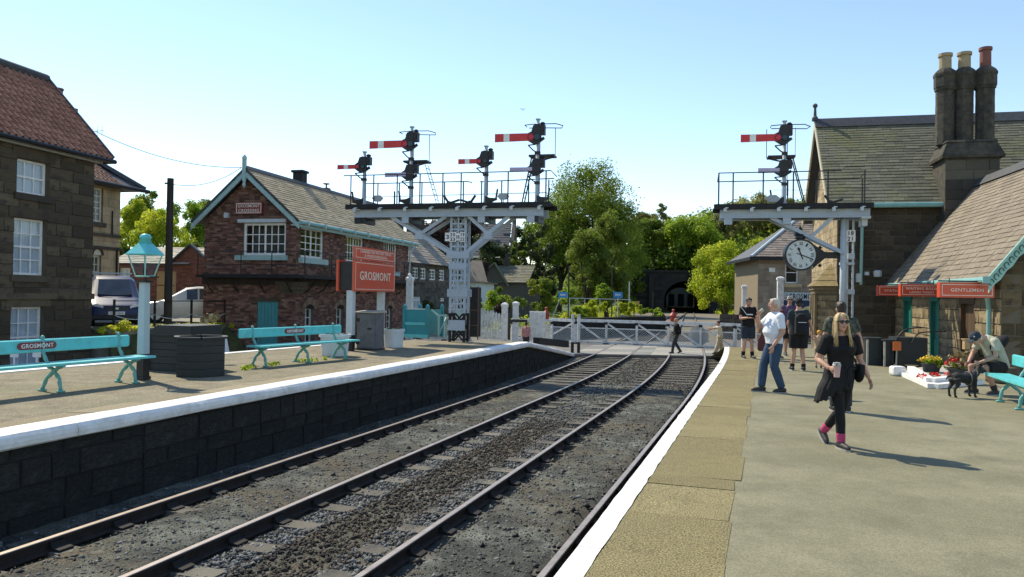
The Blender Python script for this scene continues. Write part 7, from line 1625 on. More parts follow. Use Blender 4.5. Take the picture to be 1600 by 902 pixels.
for q, x in enumerate((-w * .42, w * .02)):
    pts = [(x - .16, -.12, .05), (x - .13, -.1, h * .7), (x + .02, -.08, h * 1.12), (x + .22, -.06, h * 1.3), (x + .55, -.04, h * 1.36)] if q == 0 else [(x - .05, -.12, h * .8), (x + .06, -.1, h * 1.08), (x + .25, -.06, h * 1.2), (x + .8, .0, h * 1.24)]
    b = MB(); b.smooth = True; P_ = [Vector(v) for v in pts]; Q = []
    for i in range(len(P_) - 1):
        a_, b_, c_, d_ = P_[max(i - 1, 0)], P_[i], P_[i + 1], P_[min(i + 2, len(P_) - 1)]
        for s in range(5): u = s / 5; Q.append(.5 * ((2 * b_) + (c_ - a_) * u + (2 * a_ - 5 * b_ + 4 * c_ - d_) * u * u + (3 * b_ - a_ - 3 * c_ + d_) * u ** 3))
    Q.append(P_[-1]); b.tube(Q, .018, 6); b.obj('hoop_handle', bk, t)
for sx in (-.35, .35):
    b = MB(); b.tube([(sx * w, -.04, .13), (sx * w, .0, .13)], .13, 16); b.obj('wheel', bk, t)
p = G(1400, 574, 0); k = p.y / 1200; t = thing('ticket_stand', 'slim white stand with an orange notice beside the barrow', 'stand', p, 0); b = MB(); b.bar((0, 0, 0), (.06, .08, 40 * k), .035, .02); b.obj('stake', M_['lid'], t); b = MB(); b.b2((-.09, -.02, 26 * k), (.12, .0, 40 * k)); b.obj('notice', mat('orange_notice', (.55, .14, .03), .5), t)
# loose stone block and kerb stones by the bench
p = G(1577, 600, 0); t = thing('stone_block', 'rough stone block against the gable wall behind the bench', 'stone', p, .2); b = MB(); b.box((0, .2, .17), (.5, .4, .34)); o = b.obj('block', M_['sstone_d'], t); bv = o.modifiers.new('bevel', 'BEVEL'); bv.width = .05; bv.segments = 2
# ------------------------------------------------------------------ parked vehicles
tyre, rim = mat('tyre_rubber', (.012, .012, .013), .85), mat('alloy_rim', (.4, .41, .42), .35, metal=.7)
def vehicle(name, label, cat, loc, rz, paint, st, glass, wheels, wr, group=None, face='van'):
    """st: stations along +y from the nose: (y, z_bottom, z_belt, z_top, half width at belt, half width at top)"""
    t = thing(name, label, cat, loc, rz, group); n = 12; b = MB(); b.smooth = True; V = []
    def sec(s):
        y, zb, zl, zt, wb, wt_ = s; h = [(wb * .93, zb), (wb * .99, zb + (zl - zb) * .3), (wb, zb + (zl - zb) * .72), (wb * .985, zl), (wt_ + (wb - wt_) * .12, zl + (zt - zl) * .86), (wt_ * .82, zt)]
        return [(x, y, z) for x, z in h] + [(-x, y, z) for x, z in h[::-1]]
    S = [sec(s) for s in st]; b.v = [p for s in S for p in s]; b.rv = [.5] * len(b.v); gl_p = {'windscreen': [], 'side_window': []}
    for i in range(len(S) - 1):
        for j in range(n):
            k = (j + 1) % n; f = (i * n + j, i * n + k, (i + 1) * n + k, (i + 1) * n + j); g = None
            if i in glass.get('front', ()) and j == 5: g = 'windscreen'
            if i in glass.get('side', ()) and j in (3, 7): g = 'side_window'
            if g: gl_p[g].append([Vector(b.v[q]) for q in f])
            b.f.append(f); b.m.append(0)
    b.f += [tuple(range(n))[::-1], tuple((len(S) - 1) * n + j for j in range(n))]; b.m += [0, 0]
    bo = b.obj('body', paint, t); me = bo.data
    sm = bo.modifiers.new('bevel', 'BEVEL'); sm.width = .035; sm.segments = 2; sm.limit_method = 'ANGLE'; sm.angle_limit = R(22)
    for nm, qs in gl_p.items():
        for q in qs:
            c = sum(q, Vector()) / 4; nn = (q[1] - q[0]).cross(q[3] - q[0]).normalized()
            if nn.dot(c - Vector((0, st[len(st) // 2][0], .8))) < 0: nn = -nn
            v = [p + (c - p) * .1 + nn * .012 for p in q]; w = MB(); w.add(v + [p - nn * .02 for p in v], [(0, 1, 2, 3), (0, 4, 5, 1), (1, 5, 6, 2), (2, 6, 7, 3), (3, 7, 4, 0)]); w.obj(nm, CARGLASSD, t)
    for y in wheels:
        for s in (-1, 1):
            x = s * (st[2][4] - .1); w = MB(); w.smooth = False
            pr = [(wr * .62, -.1), (wr * .95, -.1), (wr, -.06), (wr, .06), (wr * .95, .1), (wr * .62, .1)]; m = 22
            for i in range(m):
                a = 2 * math.pi * i / m
                for r_, xx in pr: w.v.append((x + xx, y + r_ * math.cos(a), wr + r_ * math.sin(a))); w.rv.append(.5)
            for i in range(m):
                for j in range(6): w.f.append((i * 6 + j, i * 6 + (j + 1) % 6, ((i + 1) % m) * 6 + (j + 1) % 6, ((i + 1) % m) * 6 + j)); w.m.append(0)
            wo = w.obj('wheel', tyre, t); w = MB(); w.tube([(x - s * .05, y, wr), (x + s * .085, y, wr)], wr * .62, 18); w.obj('rim', rim, wo)
            w = MB(); w.tube([(x - s * .14, y + (wr + .06) * math.cos(a), wr + (wr + .06) * math.sin(a)) for a in [k * math.pi / 10 for k in range(11)]], .0, 4) if False else None
            w = MB(); xx = s * (st[2][4] * .985); w.prism([((wr + .05) * math.cos(k * math.pi / 10), (wr + .05) * math.sin(k * math.pi / 10)) for k in range(11)], (xx + s * .006, y, wr), (0, 1, 0), (0, 0, 1), (-s * .03, 0, 0)); w.obj('wheel_arch', bk, t)
    return t
CARGLASSD = mat('dark_car_glass', [(.02, .025, .03), (.05, .06, .07)], .04, 2, spec=.8)
blue = mat('navy_car_paint', [(.008, .022, .085), (.012, .028, .1)], .38, 2, spec=.3); silver = mat('cream_white_car_paint', [(.55, .52, .45), (.63, .6, .53)], .25, 2, spec=.6)
vp = P(182, 505, 27.2)
van = vehicle('parked_van', 'navy blue van parked nose-on beside the grimy stone house', 'van', (vp.x + .1, 27.0, .40), R(31), blue,
 [(0, .34, .55, .62, .72, .64), (.05, .25, .66, .74, .80, .72), (.25, .22, .74, .84, .84, .76), (.95, .22, .92, 1.02, .86, .76), (1.02, .22, .94, 1.06, .86, .76), (1.72, .22, .98, 1.70, .87, .68), (2.0, .22, .98, 1.80, .87, .68), (3.0, .22, .98, 1.84, .87, .68), (3.9, .24, .98, 1.80, .86, .68), (4.05, .4, .95, 1.7, .82, .66)],
 dict(front=(4,), side=(5, 6)), (.75, 3.3), .31)
b = MB(); b.b2((-.26, -.03, .42), (.26, -.012, .53)) ; po = b.obj('number_plate', M_['whitep'], van); text('registration', 'YH56 YDW', po, M_['numerals'], (0, -.034, .475), (1, 0, 0), (0, 0, 1), .44, .07, .004)
for s in (-1, 1):
    b = MB(); b.prism([(.42, .60), (.72, .64), (.76, .78), (.60, .80), (.42, .72)], (0, .0, 0), (s, 0, 0), (0, 0, 1), (0, .12, 0)); b.v = [(x, y + .0 + abs(x) * .12 - .04, z) for x, y, z in b.v]; b.obj('headlight', mat('headlight_glass', (.6, .62, .62), .1), van)
    b = MB(); b.box((s * .98, 1.25, 1.06), (.16, .1, .2)); b.obj('wing_mirror', bk, van)
b = MB(); b.b2((-.78, -.045, .27), (.78, .1, .41)); b.obj('bumper', mat('bumper_black', (.02, .02, .022), .6), van)
b = MB(); b.prism([(-.4, .58), (.4, .58), (.36, .7), (-.36, .7)], (0, -.005, 0), (1, 0, 0), (0, 0, 1), (0, .05, 0)); b.obj('grille', bk, van)
b = MB(); b.box((0, -.012, .64), (.12, .02, .07)); b.obj('badge', rim, van)
b = MB()
for y in (2.2, 3.2): b.box((0, y, 1.92), (1.3, .07, .04))
for y in (2.2, 3.2):
    for s in (-.55, .55): b.box((s, y, 1.87), (.04, .05, .09))
b.obj('roof_bar', M_['palegrey'], van)
for s in (-1, 1): b = MB(); b.bar((s * .1, 1.0, 1.1), (s * .55, 1.06, 1.13), .02, .02); b.obj('wiper', bk, van)
cp = P(285, 503, 31.5)
car = vehicle('parked_car', 'cream-white estate car parked behind the dark pole', 'car', (P(207, 503, 30.8).x, 30.8, .40), R(-66), silver,
 [(0, .36, .52, .58, .66, .6), (.06, .24, .62, .68, .78, .7), (.3, .2, .70, .77, .85, .74), (1.1, .2, .86, .92, .88, .74), (1.2, .2, .88, .96, .88, .74), (1.95, .2, .92, 1.42, .88, .58), (2.4, .2, .93, 1.48, .88, .58), (3.3, .2, .94, 1.46, .88, .58), (4.1, .22, .94, 1.30, .86, .58), (4.4, .4, .9, 1.0, .78, .6)],
 dict(front=(4,), side=(5, 6, 7)), (.85, 3.5), .32)
for s in (-1, 1):
    b = MB(); b.prism([(.44, .56), (.74, .6), (.78, .70), (.5, .68)], (0, 0, 0), (s, 0, 0), (0, 0, 1), (0, .12, 0)); b.v = [(x, y + abs(x) * .14 - .05, z) for x, y, z in b.v]; b.obj('headlight', MATS['headlight_glass'], car)
    b = MB(); b.box((s * .98, 1.5, .98), (.16, .1, .13)); b.obj('wing_mirror', silver, car)
    b = MB(); b.bar((s * .56, 2.1, 1.52), (s * .56, 3.4, 1.51), .03, .03); b.obj('roof_rail', bk, car)
b = MB(); b.b2((-.25, -.03, .36), (.25, -.01, .46)); b.obj('number_plate', M_['whitep'], car)
b = MB(); b.b2((-.5, -.02, .48), (.5, .04, .56)); b.obj('grille', bk, car)
# another light car glimpsed behind the lamp post
cp2 = P(238, 503, 33.5)
# ------------------------------------------------------------------ people and the dog
def soft(o, vox, it=3, dec=None):
    m = o.modifiers.new('remesh', 'REMESH'); m.mode = 'VOXEL'; m.voxel_size = vox; m.use_smooth_shade = True
    s = o.modifiers.new('smooth', 'SMOOTH'); s.factor = .5; s.iterations = it
    if dec: d = o.modifiers.new('decimate', 'DECIMATE'); d.ratio = dec
    return o
skin = mat('skin', [(.42, .235, .165), (.52, .30, .215)], .55, 6, spec=.35)
def cloth(name, col, k=.22): return mat('cloth_' + name, [tuple(c * (1 - k) for c in col), tuple(c * (1 + k) for c in col)], .85, 9, .5, 22)
CL = dict(black=cloth('black', (.0055, .0055, .0065)), black2=cloth('washed_black', (.009, .0095, .011)), white=cloth('white', (.66, .69, .74), .06), jeans=cloth('jeans', (.03, .062, .115)), navy=cloth('navy', (.02, .03, .048)),
          tealdk=cloth('dark_teal', (.018, .03, .034)), purple=cloth('purple', (.10, .062, .12)), cream=cloth('cream', (.62, .56, .45), .1), beige=cloth('beige', (.42, .34, .22)), pink=cloth('pink', (.5, .24, .25)), sage=cloth('sage', (.40, .40, .30), .12), charcoal=cloth('charcoal', (.035, .037, .042)), peach=cloth('peach', (.50, .32, .2)), maroon=cloth('maroon', (.12, .04, .04)),
          camo=mat('cloth_camo', [(.02, .024, .018), (.05, .06, .04), (.13, .13, .1)], .85, 22, .4, 20, detail=2), sock=cloth('pink_sock', (.42, .05, .14)), rubber=mat('shoe_rubber', (.03, .03, .032), .6), sole=mat('shoe_sole', (.34, .33, .31), .7))
HAIR = dict(blonde=mat('blonde_hair', [(.42, .29, .13), (.62, .47, .25)], .45, 5, .6, 60, stretch=(14, 14, 1)), grey=mat('grey_hair', [(.42, .38, .32), (.6, .55, .47)], .6, 12, .5, 60), dark=mat('dark_hair', [(.016, .012, .009), (.04, .028, .02)], .5, 12, .5, 60))
LEN = mat('sunglass_lens', (.006, .006, .007), .25, spec=.25)
STAND = dict(pelvis=(0, 0, .92), neck=(0, .015, 1.45), head=(0, -.015, 1.605), sh_l=(.175, .01, 1.39), el_l=(.225, .03, 1.12), wr_l=(.24, -.05, .88), hd_l=(.01, -.12, -1), hip_l=(.088, 0, .89), kn_l=(.095, -.015, .49), an_l=(.1, .03, .085), to_l=(.05, -1, 0))
for k in list(STAND):
    if k.endswith('_l'): v = STAND[k]; STAND[k[:-2] + '_r'] = (-v[0], v[1], v[2])
def human(label, loc, yaw, H, pose=None, top=None, legs=None, shoe='rubber', hair='dark', sleeve=.62, leglen=1.0, vox=.014, fat=0.0, hairstyle='short', cap=None, loose=.016, glasses=None, socks=None, head_yaw=0, head_pitch=0, sk=None, width=1.0, group=None, bust=0.0, legloose=None):
    J = {k: Vector(v) for k, v in {**STAND, **(pose or {})}.items()}; S = H / 1.70
    t = thing('person', label, 'person', loc, yaw, group); t.scale = (S, S, S)
    near = vox < .012; V = lambda *a: Vector(a)
    rt = (J['hip_l'] - J['hip_r']).normalized(); rs = (J['sh_l'] - J['sh_r']).normalized()
    def spine(s):
        a, c = J['pelvis'], J['neck']; mid = J.get('chest', (a + c) / 2); return a * (1 - s) ** 2 + mid * 2 * s * (1 - s) + c * s * s if 'chest' in J else a.lerp(c, s)
    TR = [(-.19, .10, .085, 0), (-.10, .155, .112, 0), (0, .172, .118, 0), (.13, .163, .112, .3), (.30, .148, .105, 1), (.47, .155, .112, .8), (.68, .172, .118, .25), (.82, .168, .108, 0), (.92, .135, .085, 0), (1.0, .072, .068, 0), (1.08, .055, .058, 0), (1.18, .052, .056, 0)]
    def torso(b, s0, s1, inf, n=16, extra=0.0):
        rings = []; st = [r_ for r_ in TR if s0 - 1e-6 <= r_[0] <= s1 + 1e-6]
        for s, rx, ry, f in st:
            c = spine(s); up = (spine(s + .05) - spine(s - .05)).normalized(); a = rt.lerp(rs, min(max(s, 0), 1)); a = (a - up * a.dot(up)).normalized(); fw = up.cross(a) * -1
            if fw.dot(Vector((0, -1, 0))) < 0 and abs(up.z) > .3: fw = -fw
            ry2 = ry + fat * .5 * f + inf + (bust if s == .68 else 0); rx2 = (rx * width + fat * .45 * f + inf + extra); c = c + fw * (fat * .6 * f + (bust * .7 if s == .68 else 0))
            rings.append([c + a * (rx2 * math.copysign(abs(math.cos(q)) ** .85, math.cos(q))) + fw * (ry2 * math.sin(q)) for q in [2 * math.pi * i / n for i in range(n)]])
        vs = [p for r_ in rings for p in r_]; k = len(rings)
        b.add(vs, [(i * n + j, i * n + (j + 1) % n, (i + 1) * n + (j + 1) % n, (i + 1) * n + j) for i in range(k - 1) for j in range(n)] + [tuple(range(n))[::-1], tuple((k - 1) * n + j for j in range(n))])
    def limb(b, p, q, r0, rm, r1, a=0.0, c=1.0, inf=0.0):
        pts = []; rr = []
        for i in range(7):
            u = a + (c - a) * i / 6; pts.append(p.lerp(q, u)); r_ = r0 + (rm - r0) * u / .35 if u < .35 else rm + (r1 - rm) * (u - .35) / .65; rr.append(r_ + inf)
        b.tube(pts, rr, 12)
    b = MB(); torso(b, -.19, 1.18, 0)
    for d in 'lr':
        sh, el, wr, hp, kn, an = (J[k + '_' + d] for k in ('sh', 'el', 'wr', 'hip', 'kn', 'an'))
        b.ell(sh, .058, 10, 8); limb(b, sh, el, .052, .05, .039); b.ell(el, .039, 8, 6); limb(b, el, wr, .039, .041, .026)
        limb(b, hp, kn, .088, .084, .055); b.ell(kn, .055, 10, 8); limb(b, kn, an, .052, .058, .036); b.ell(hp, .09, 10, 8)
        to = J['to_' + d].normalized(); dz = V(0, 0, -.045) if abs(to.z) < .3 else (V(0, 0, -1) - to * -to.z).normalized() * .045; b.tube([an + to * -.04 + dz * .8, an + to * .02 + dz * .8, an + to * .14 + dz * 1.2], [.03, .034, .024], 10); b.ell(an, .04, 8, 6)
        hd = J['hd_' + d].normalized(); side = V(1 if d == 'l' else -1, 0, 0); nrm = (side - hd * side.dot(hd))
        nrm = nrm.normalized() if nrm.length > .2 else V(0, 0, 1); lat = hd.cross(nrm)         # palm faces -nrm (towards the body), lat across the palm
        M3 = Matrix((lat, nrm, hd)).transposed(); b.ell(wr + hd * .05, (.038, .017, .052), 10, 8, M=M3)
        if lat.y > 0: lat = -lat
        curl = J.get('curl_' + d, V(.35, 0, 0)).x
        for k, (o_, ln) in enumerate(((.027, .068), (.009, .078), (-.009, .073), (-.026, .056))):
            p0 = wr + hd * .088 + lat * o_; d1 = (hd * math.cos(curl * .6) - nrm * math.sin(curl * .6)); d2 = (hd * math.cos(curl * 1.8) - nrm * math.sin(curl * 1.8)); fr = .0092 if near else .0105
            p1 = p0 + d1 * ln * .5; b.tube([p0 - hd * .02, p0, p1, p1 + d2 * ln * .5], [fr, fr, fr * .95, fr * .8], 8)
        p0 = wr + hd * .03 + lat * .03; b.tube([p0 - lat * .01, p0 + lat * .022 + hd * .022 - nrm * .01, p0 + lat * .026 + hd * .052 - nrm * .022], [.013, .0115, .009], 8)
    hc = J['head']; HM = Matrix.Rotation(head_yaw, 3, 'Z') @ Matrix.Rotation(head_pitch, 3, 'X'); h = lambda x, y, z: hc + HM @ V(x, y, z)
    b.ell(h(0, .008, .02), (.074, .094, .098), 14, 10, M=HM); b.ell(h(0, -.028, -.045), (.054, .062, .068), 12, 8, M=HM); b.ell(h(0, -.052, -.088), (.03, .03, .024), 8, 6, M=HM)
    b.tube([h(0, -.088, .022), h(0, -.105, -.018), h(0, -.092, -.03)], [.009, .015, .013], 8)
    for s in (-1, 1): b.ell(h(s * .074, .012, -.01), (.011, .022, .032), 8, 6, M=HM); b.ell(h(s * .032, -.074, -.028), (.024, .022, .022), 8, 6, M=HM)
    b.tube([J['neck'].lerp(spine(.9), .3), hc + HM @ V(0, .015, -.06)], [.056, .052], 12)
    bo = soft(b.obj('body', sk or skin, t), vox * .72 if near else vox, 2)
    # face
    for s in (-1, 1):
        b = MB(); b.smooth = True; b.ell(h(s * .031, -.0865, .014), (.0125, .008, .0075), 10, 6, M=HM); b.obj('eye', mat('eye_white', (.6, .58, .55), .3), t)
        b = MB(); b.smooth = True; b.ell(h(s * .031, -.0935, .014), (.0058, .003, .0058), 8, 6, M=HM); b.obj('iris', mat('iris', (.04, .03, .02), .2), t)
        b = MB(); b.tube([h(s * .048, -.084, .03), h(s * .03, -.094, .036), h(s * .014, -.094, .033)], .004, 5); b.obj('eyebrow', HAIR[hair] if hair in HAIR else HAIR['dark'], t)
    b = MB(); b.smooth = True; b.ell(h(0, -.089, -.058), (.022, .007, .0065), 10, 6, M=HM); b.obj('mouth', mat('lips', (.3, .11, .09), .5), t)
    # clothes
    if top:
        b = MB(); torso(b, -.10 if not J.get('tuck') else -.0, 1.0, loose)
        for d in 'lr':
            sh, el, wr = J['sh_' + d], J['el_' + d], J['wr_' + d]; b.ell(sh, .06 + loose, 10, 8); limb(b, sh, el, .055, .053, .048, 0, min(1, sleeve), loose)
            if sleeve > 1: limb(b, el, wr, .042, .042, .036, 0, sleeve - 1, loose); b.ell(el, .04 + loose, 8, 6)
        soft(b.obj('top', top, t), vox * .9, 3)
    if legs:
        ll = .02 if legloose is None else legloose
        b = MB(); torso(b, -.19, .13, .010 + ll * .2)
        for d in 'lr':
            hp, kn, an = J['hip_' + d], J['kn_' + d], J['an_' + d]; b.ell(hp, .092 + ll * .5, 10, 8)
            if leglen > .5: limb(b, hp, kn, .09, .087, .058, 0, 1, ll); b.ell(kn, .057 + ll, 10, 8); limb(b, kn, an, .055, .06, .046, 0, (leglen - .5) * 2, ll)
            else: limb(b, hp, kn, .092, .09, .078, 0, leglen * 2, ll * 1.6)
        soft(b.obj('trousers' if leglen > .6 else 'shorts', legs, t), vox * .9, 3)
    for d in 'lr':
        an, to = J['an_' + d], J['to_' + d].normalized(); dz = V(0, 0, -.04)
        if abs(to.z) > .3: dz = (V(0, 0, -1) - to * -to.z).normalized() * .04
        b = MB(); b.tube([an - to * .075 + dz, an - to * .03 + dz * .8, an + to * .06 + dz * 1.0, an + to * .15 + dz * 1.35, an + to * .185 + dz * 1.4], [.038, .047, .044, .036, .02], 12); b.tube([an - dz * .6, an + dz], [.045, .05], 10); so_ = soft(b.obj('shoe', CL[shoe], t), vox * .9, 2)
        b = MB(); q = dz * 1.75; lt = to.cross(dz.normalized()); pol = [(-.085, -.03), (-.02, -.042), (.08, -.048), (.16, -.036), (.2, 0), (.16, .036), (.08, .048), (-.02, .042), (-.085, .03), (-.1, 0)]
        b.prism(pol, an + q, to, lt, dz.normalized() * .022); b.obj('sole', CL['sole'] if shoe == 'rubber' else CL['rubber'], so_)
        if socks:
            kn = J['kn_' + d]; b = MB(); limb(b, kn, an, .056, .06, .043, socks[1], 1.0, .009); soft(b.obj('sock', CL[socks[0]], t), vox * .9, 2)
    # hair and headgear
    hm = HAIR.get(hair)
    if hm and hairstyle != 'bald':
        b = MB(); lg = hairstyle == 'long'; b.ell(h(0, .026 if not lg else .02, .04), (.079, .092, .089) if not lg else (.078, .096, .096), 16, 10, M=HM); b.ell(h(0, .058, -.012), (.066, .05, .08), 12, 8, M=HM)
        r = random.Random(len(label))
        if lg:
            sb2 = MB(); sb2.smooth = True
            for k in range(420):
                a = R(-28) + R(236) * r.random(); x, y = math.cos(a), math.sin(a); fr = y < .25; ln = r.uniform(.2, .31) if not fr else r.uniform(.24, .33); q = r.uniform(.86, 1.1); sx = math.copysign(1, x)
                p0 = h(x * .02 * q, .0 + y * .04, .128); p1 = h(x * .066 * q, y * .07 - (.028 if fr else -.012), .085); p2 = h(x * .083 * q, .008 + y * .08 - (.02 if fr else -.012), -.01)
                p3 = h(x * .09 * q + r.uniform(-.008, .008), .006 + y * .085 - (.02 if fr else -.01), -.12); p4 = h(x * .105 * q + r.uniform(-.016, .016), y * .085 - (.055 if fr else -.02), -ln)
                sb2.tube([p0, p1, p2, p3, p4], [.004, .0055, .006, .0052, .0015], 5)
            o_ = sb2.obj('hair_strands', hm, t); o_['kind'] = 'stuff'
        elif hairstyle == 'bun': b.ell(h(0, .09, .085), .042, 10, 8); b.ell(h(0, -.0, .06), (.08, .09, .075), 12, 8, M=HM)
        else:
            for s in (-1, 1): b.tube([h(s * .068, -.02, .06), h(s * .074, -.012, .0)], [.014, .01], 6)
            for k in range(9): a = math.pi * k / 8; b.ell(h(.055 * math.cos(a), -.035 - .02 * math.sin(a) * (hair != 'grey'), .085 + .012 * math.sin(a) + r.uniform(-.006, .006)), (.022, .026, .016), 8, 6, M=HM)
        soft(b.obj('hair', hm, t), vox * .62 if near else vox * .8, 2)
        # trim the fringe: hair must not cover the face -> push it back
    if cap:
        b = MB(); b.ell(h(0, .012, .05), (.09, .108, .098), 16, 10, M=HM); soft(b.obj('cap', cap, t), vox * .7, 2)
        b = MB(); b.prism([(-.07, 0), (-.06, -.06), (0, -.085), (.06, -.06), (.07, 0)], h(0, -.08, .05), HM @ V(1, 0, 0), HM @ V(0, 1, .2), HM @ V(0, 0, .008)); b.obj('cap_peak', cap, t)
    if glasses:
        for s in (-1, 1):
            b = MB(); b.prism([(.03 * math.cos(q * .524) * (1 if math.sin(q * .524) > 0 else .86), .022 * math.sin(q * .524)) for q in range(12)], h(s * .034, -.106, .014), HM @ V(1, s * -.12, 0), HM @ V(0, 0, 1), HM @ V(0, .01, 0)); b.obj('lens', LEN, t)
            b = MB(); b.bar(h(s * .066, -.1, .02), h(s * .078, .01, .012), .006, .012); b.obj('temple', LEN, t)
        b = MB(); b.bar(h(-.012, -.104, .02), h(.012, -.104, .02), .006, .008); b.obj('bridge', LEN, t)
    return t, J, h
def at_feet(px, py, z=0.0): return G(px, py, z)
def hpx(n, loc): return n * loc.y / 1200

# the woman in black walking towards us
L0 = at_feet(1312, 699); Hw = hpx(206, L0)
w, J, h = human('woman in black with sunglasses and long blonde hair striding towards us with a cup', L0, R(4), Hw, dict(
    pelvis=(.0, 0, .92), neck=(-.02, -.02, 1.44), head=(-.025, -.05, 1.60), sh_l=(.175, 0, 1.39), sh_r=(-.195, -.02, 1.385), el_l=(.265, .02, 1.13), wr_l=(.345, -.06, .90), hd_l=(.3, -.2, -1), curl_l=(.55, 0, 0),
    el_r=(-.30, .02, 1.13), wr_r=(-.245, -.20, 1.03), hd_r=(.15, -1, .0), curl_r=(1.1, 0, 0), hip_r=(-.08, -.01, .89), kn_r=(-.05, -.09, .50), an_r=(-.035, -.10, .085), to_r=(.1, -1, 0), hip_l=(.09, .01, .89), kn_l=(.05, .04, .5), an_l=(-.04, .36, .15), to_l=(-.05, -1, -.6)),
    CL['black'], CL['black'], hair='blonde', hairstyle='long', sleeve=.72, leglen=.92, vox=.010, glasses=True, socks=('sock', .72), loose=.02, legloose=.004, bust=.03, head_yaw=R(-4), head_pitch=R(-4), width=.96)
b = MB(); r = random.Random(3)                            # jacket knotted round the waist, flapping to her right
for k in range(13):
    a = R(150) + R(165) * k / 12; x, y = .175 * math.cos(a), .13 * math.sin(a) * -1; x, y = .178 * math.cos(R(95 + 190 * k / 12)), .125 * math.sin(R(95 + 190 * k / 12))
    fl = .5 - .5 * math.cos(math.pi * min(1, k / 8)); lw_ = max(0, min(1, -x / .17)); b.tube([(x, y, 1.02), (x * 1.05 - .02 * lw_, y * 1.1, .87), (x * 1.1 - .07 * lw_, y * 1.15, .76), (x * 1.12 - .125 * lw_, y * 1.15, .74 - .17 * lw_ + .02 * (k % 2))], [.028, .03, .033, .024], 8)
b.tube([(.178 * math.cos(q * .524), .128 * math.sin(q * .524), 1.02) for q in range(13)], .026, 8); soft(b.obj('tied_jacket', CL['black2'], w), .010, 3)
b = MB(); b.ell((.04, -.15, 1.0), (.035, .025, .03), 8, 6); b.tube([(.045, -.15, .99), (.05, -.165, .88), (.035, -.16, .8)], [.024, .026, .018], 8); b.tube([(.03, -.15, .99), (.01, -.16, .9), (.0, -.155, .84)], [.022, .022, .015], 8); soft(b.obj('sleeve_knot', CL['black2'], w), .009, 2)
b = MB(); b.tube([(-.12, -.09, 1.42), (-.02, -.145, 1.30), (.12, -.135, 1.14), (.2, -.05, 1.0)], .012, 6); b.obj('bag_strap', CL['black'], w)
bg_t = thing('shoulder_bag', 'small black shoulder bag at the hip of the woman in black', 'bag', w.matrix_basis @ Vector((.23, -.02, .96)), R(4)); b = MB(); b.ell((0, 0, 0), (.045, .11, .115), 12, 8); b.box((0, 0, .05), (.06, .19, .1)); soft(b.obj('bag', CL['black'], bg_t), .01, 3)
hp_ = J['wr_r'] + Vector((.02, -.085, 0)); ct_ = thing('drink_cup', 'pale pink takeaway cup with a patterned lid in the hand of the woman in black', 'cup', w.matrix_basis @ (hp_ + Vector((.03, 0, -.1))), 0)
b = MB(); b.lathe([(.03, 0), (.042, .125)], (0, 0, 0), 16); b.obj('cup', mat('pink_cup', (.55, .36, .33), .45), ct_); b = MB(); b.lathe([(.046, .125), (.046, .14), (.038, .165), (.0, .17)], (0, 0, 0), 16); b.obj('cup_lid', mat('cup_lid_speckle', [(.05, .05, .05), (.6, .58, .55)], .4, 30, detail=1), ct_)

# the man in the white polo shirt
L0 = at_feet(1207, 613); Hm = hpx(145, L0)
mW, J, h = human('grey-haired man in white polo shirt and jeans drinking, facing left', L0, R(-86), Hm, dict(
    pelvis=(0, .02, .93), neck=(0, .05, 1.44), head=(0, .01, 1.595), sh_l=(.18, .05, 1.38), sh_r=(-.18, .03, 1.38), el_l=(.24, .07, 1.09), wr_l=(.235, -.10, .86), hd_l=(0, -.25, -1), curl_l=(.5, 0, 0),
    el_r=(-.24, -.17, 1.17), wr_r=(-.11, -.24, 1.40), hd_r=(.6, .1, .8), curl_r=(1.2, 0, 0), hip_l=(.09, .03, .89), kn_l=(.10, -.02, .49), an_l=(.11, .13, .085), to_l=(.15, -1, 0), hip_r=(-.09, .02, .89), kn_r=(-.1, -.13, .50), an_r=(-.1, -.17, .085), to_r=(-.1, -1, 0)),
    CL['white'], CL['jeans'], hair='grey', sleeve=.75, leglen=.98, vox=.0115, fat=.075, loose=.022, legloose=.022, shoe='rubber', width=1.05)
b = MB(); b.tube([(.0, -.02, 1.47), (.07, .0, 1.455), (.075, .07, 1.46), (0, .11, 1.475), (-.075, .07, 1.46), (-.07, 0, 1.455), (0, -.02, 1.47)], .016, 8); soft(b.obj('collar', CL['white'], mW), .009, 1)
dc = thing('drink_cup', 'small tumbler at the mouth of the man in the white polo', 'cup', mW.matrix_basis @ (J['wr_r'] + Vector((.06, .0, .06))), 0); b = MB(); b.lathe([(.025, 0), (.032, .08)], (0, 0, 0), 12); b.obj('cup', M_['lid'], dc); dc.rotation_euler = (0, R(50), 0)

# man in black T-shirt by the platform end, looking at something in his hand
L0 = at_feet(1168, 560); human('man in black T-shirt and navy shorts at the platform end holding a white paper', L0, R(6), hpx(94, L0), dict(head=(0, -.045, 1.59), el_r=(-.23, -.02, 1.12), wr_r=(-.10, -.27, 1.15), hd_r=(1, -.2, 0), wr_l=(.29, -.02, .88), el_l=(.255, .03, 1.13), an_l=(.13, -.02, .085), an_r=(-.12, .03, .085)), CL['black'], CL['navy'], leglen=.42, vox=.015, socks=('black', .72), head_pitch=R(14), fat=.02, width=1.08)
pt_ = thing('paper', 'white folded paper in the hand of the man in black at the platform end', 'paper', L0 + Vector((-.04, -.36, 1.26)), R(10)); b = MB(); b.b2((-.12, -.02, 0), (.06, 0, .03)); b.bar((-.12, -.02, 0), (-.26, .05, .22), .1, .015); b.obj('sheet', M_['whitep'], pt_)
bt = thing('carrier_bag', 'brown carrier bag hanging by the man in black at the platform end', 'bag', L0 + Vector((.5, .2, 0)), .2); b = MB(); b.lathe([(.12, 0), (.17, .06), (.16, .34), (.06, .52), (.03, .62)], (0, 0, .2), 12, sx=1, sy=.5); soft(b.obj('bag', CL['maroon'], bt), .015, 2)
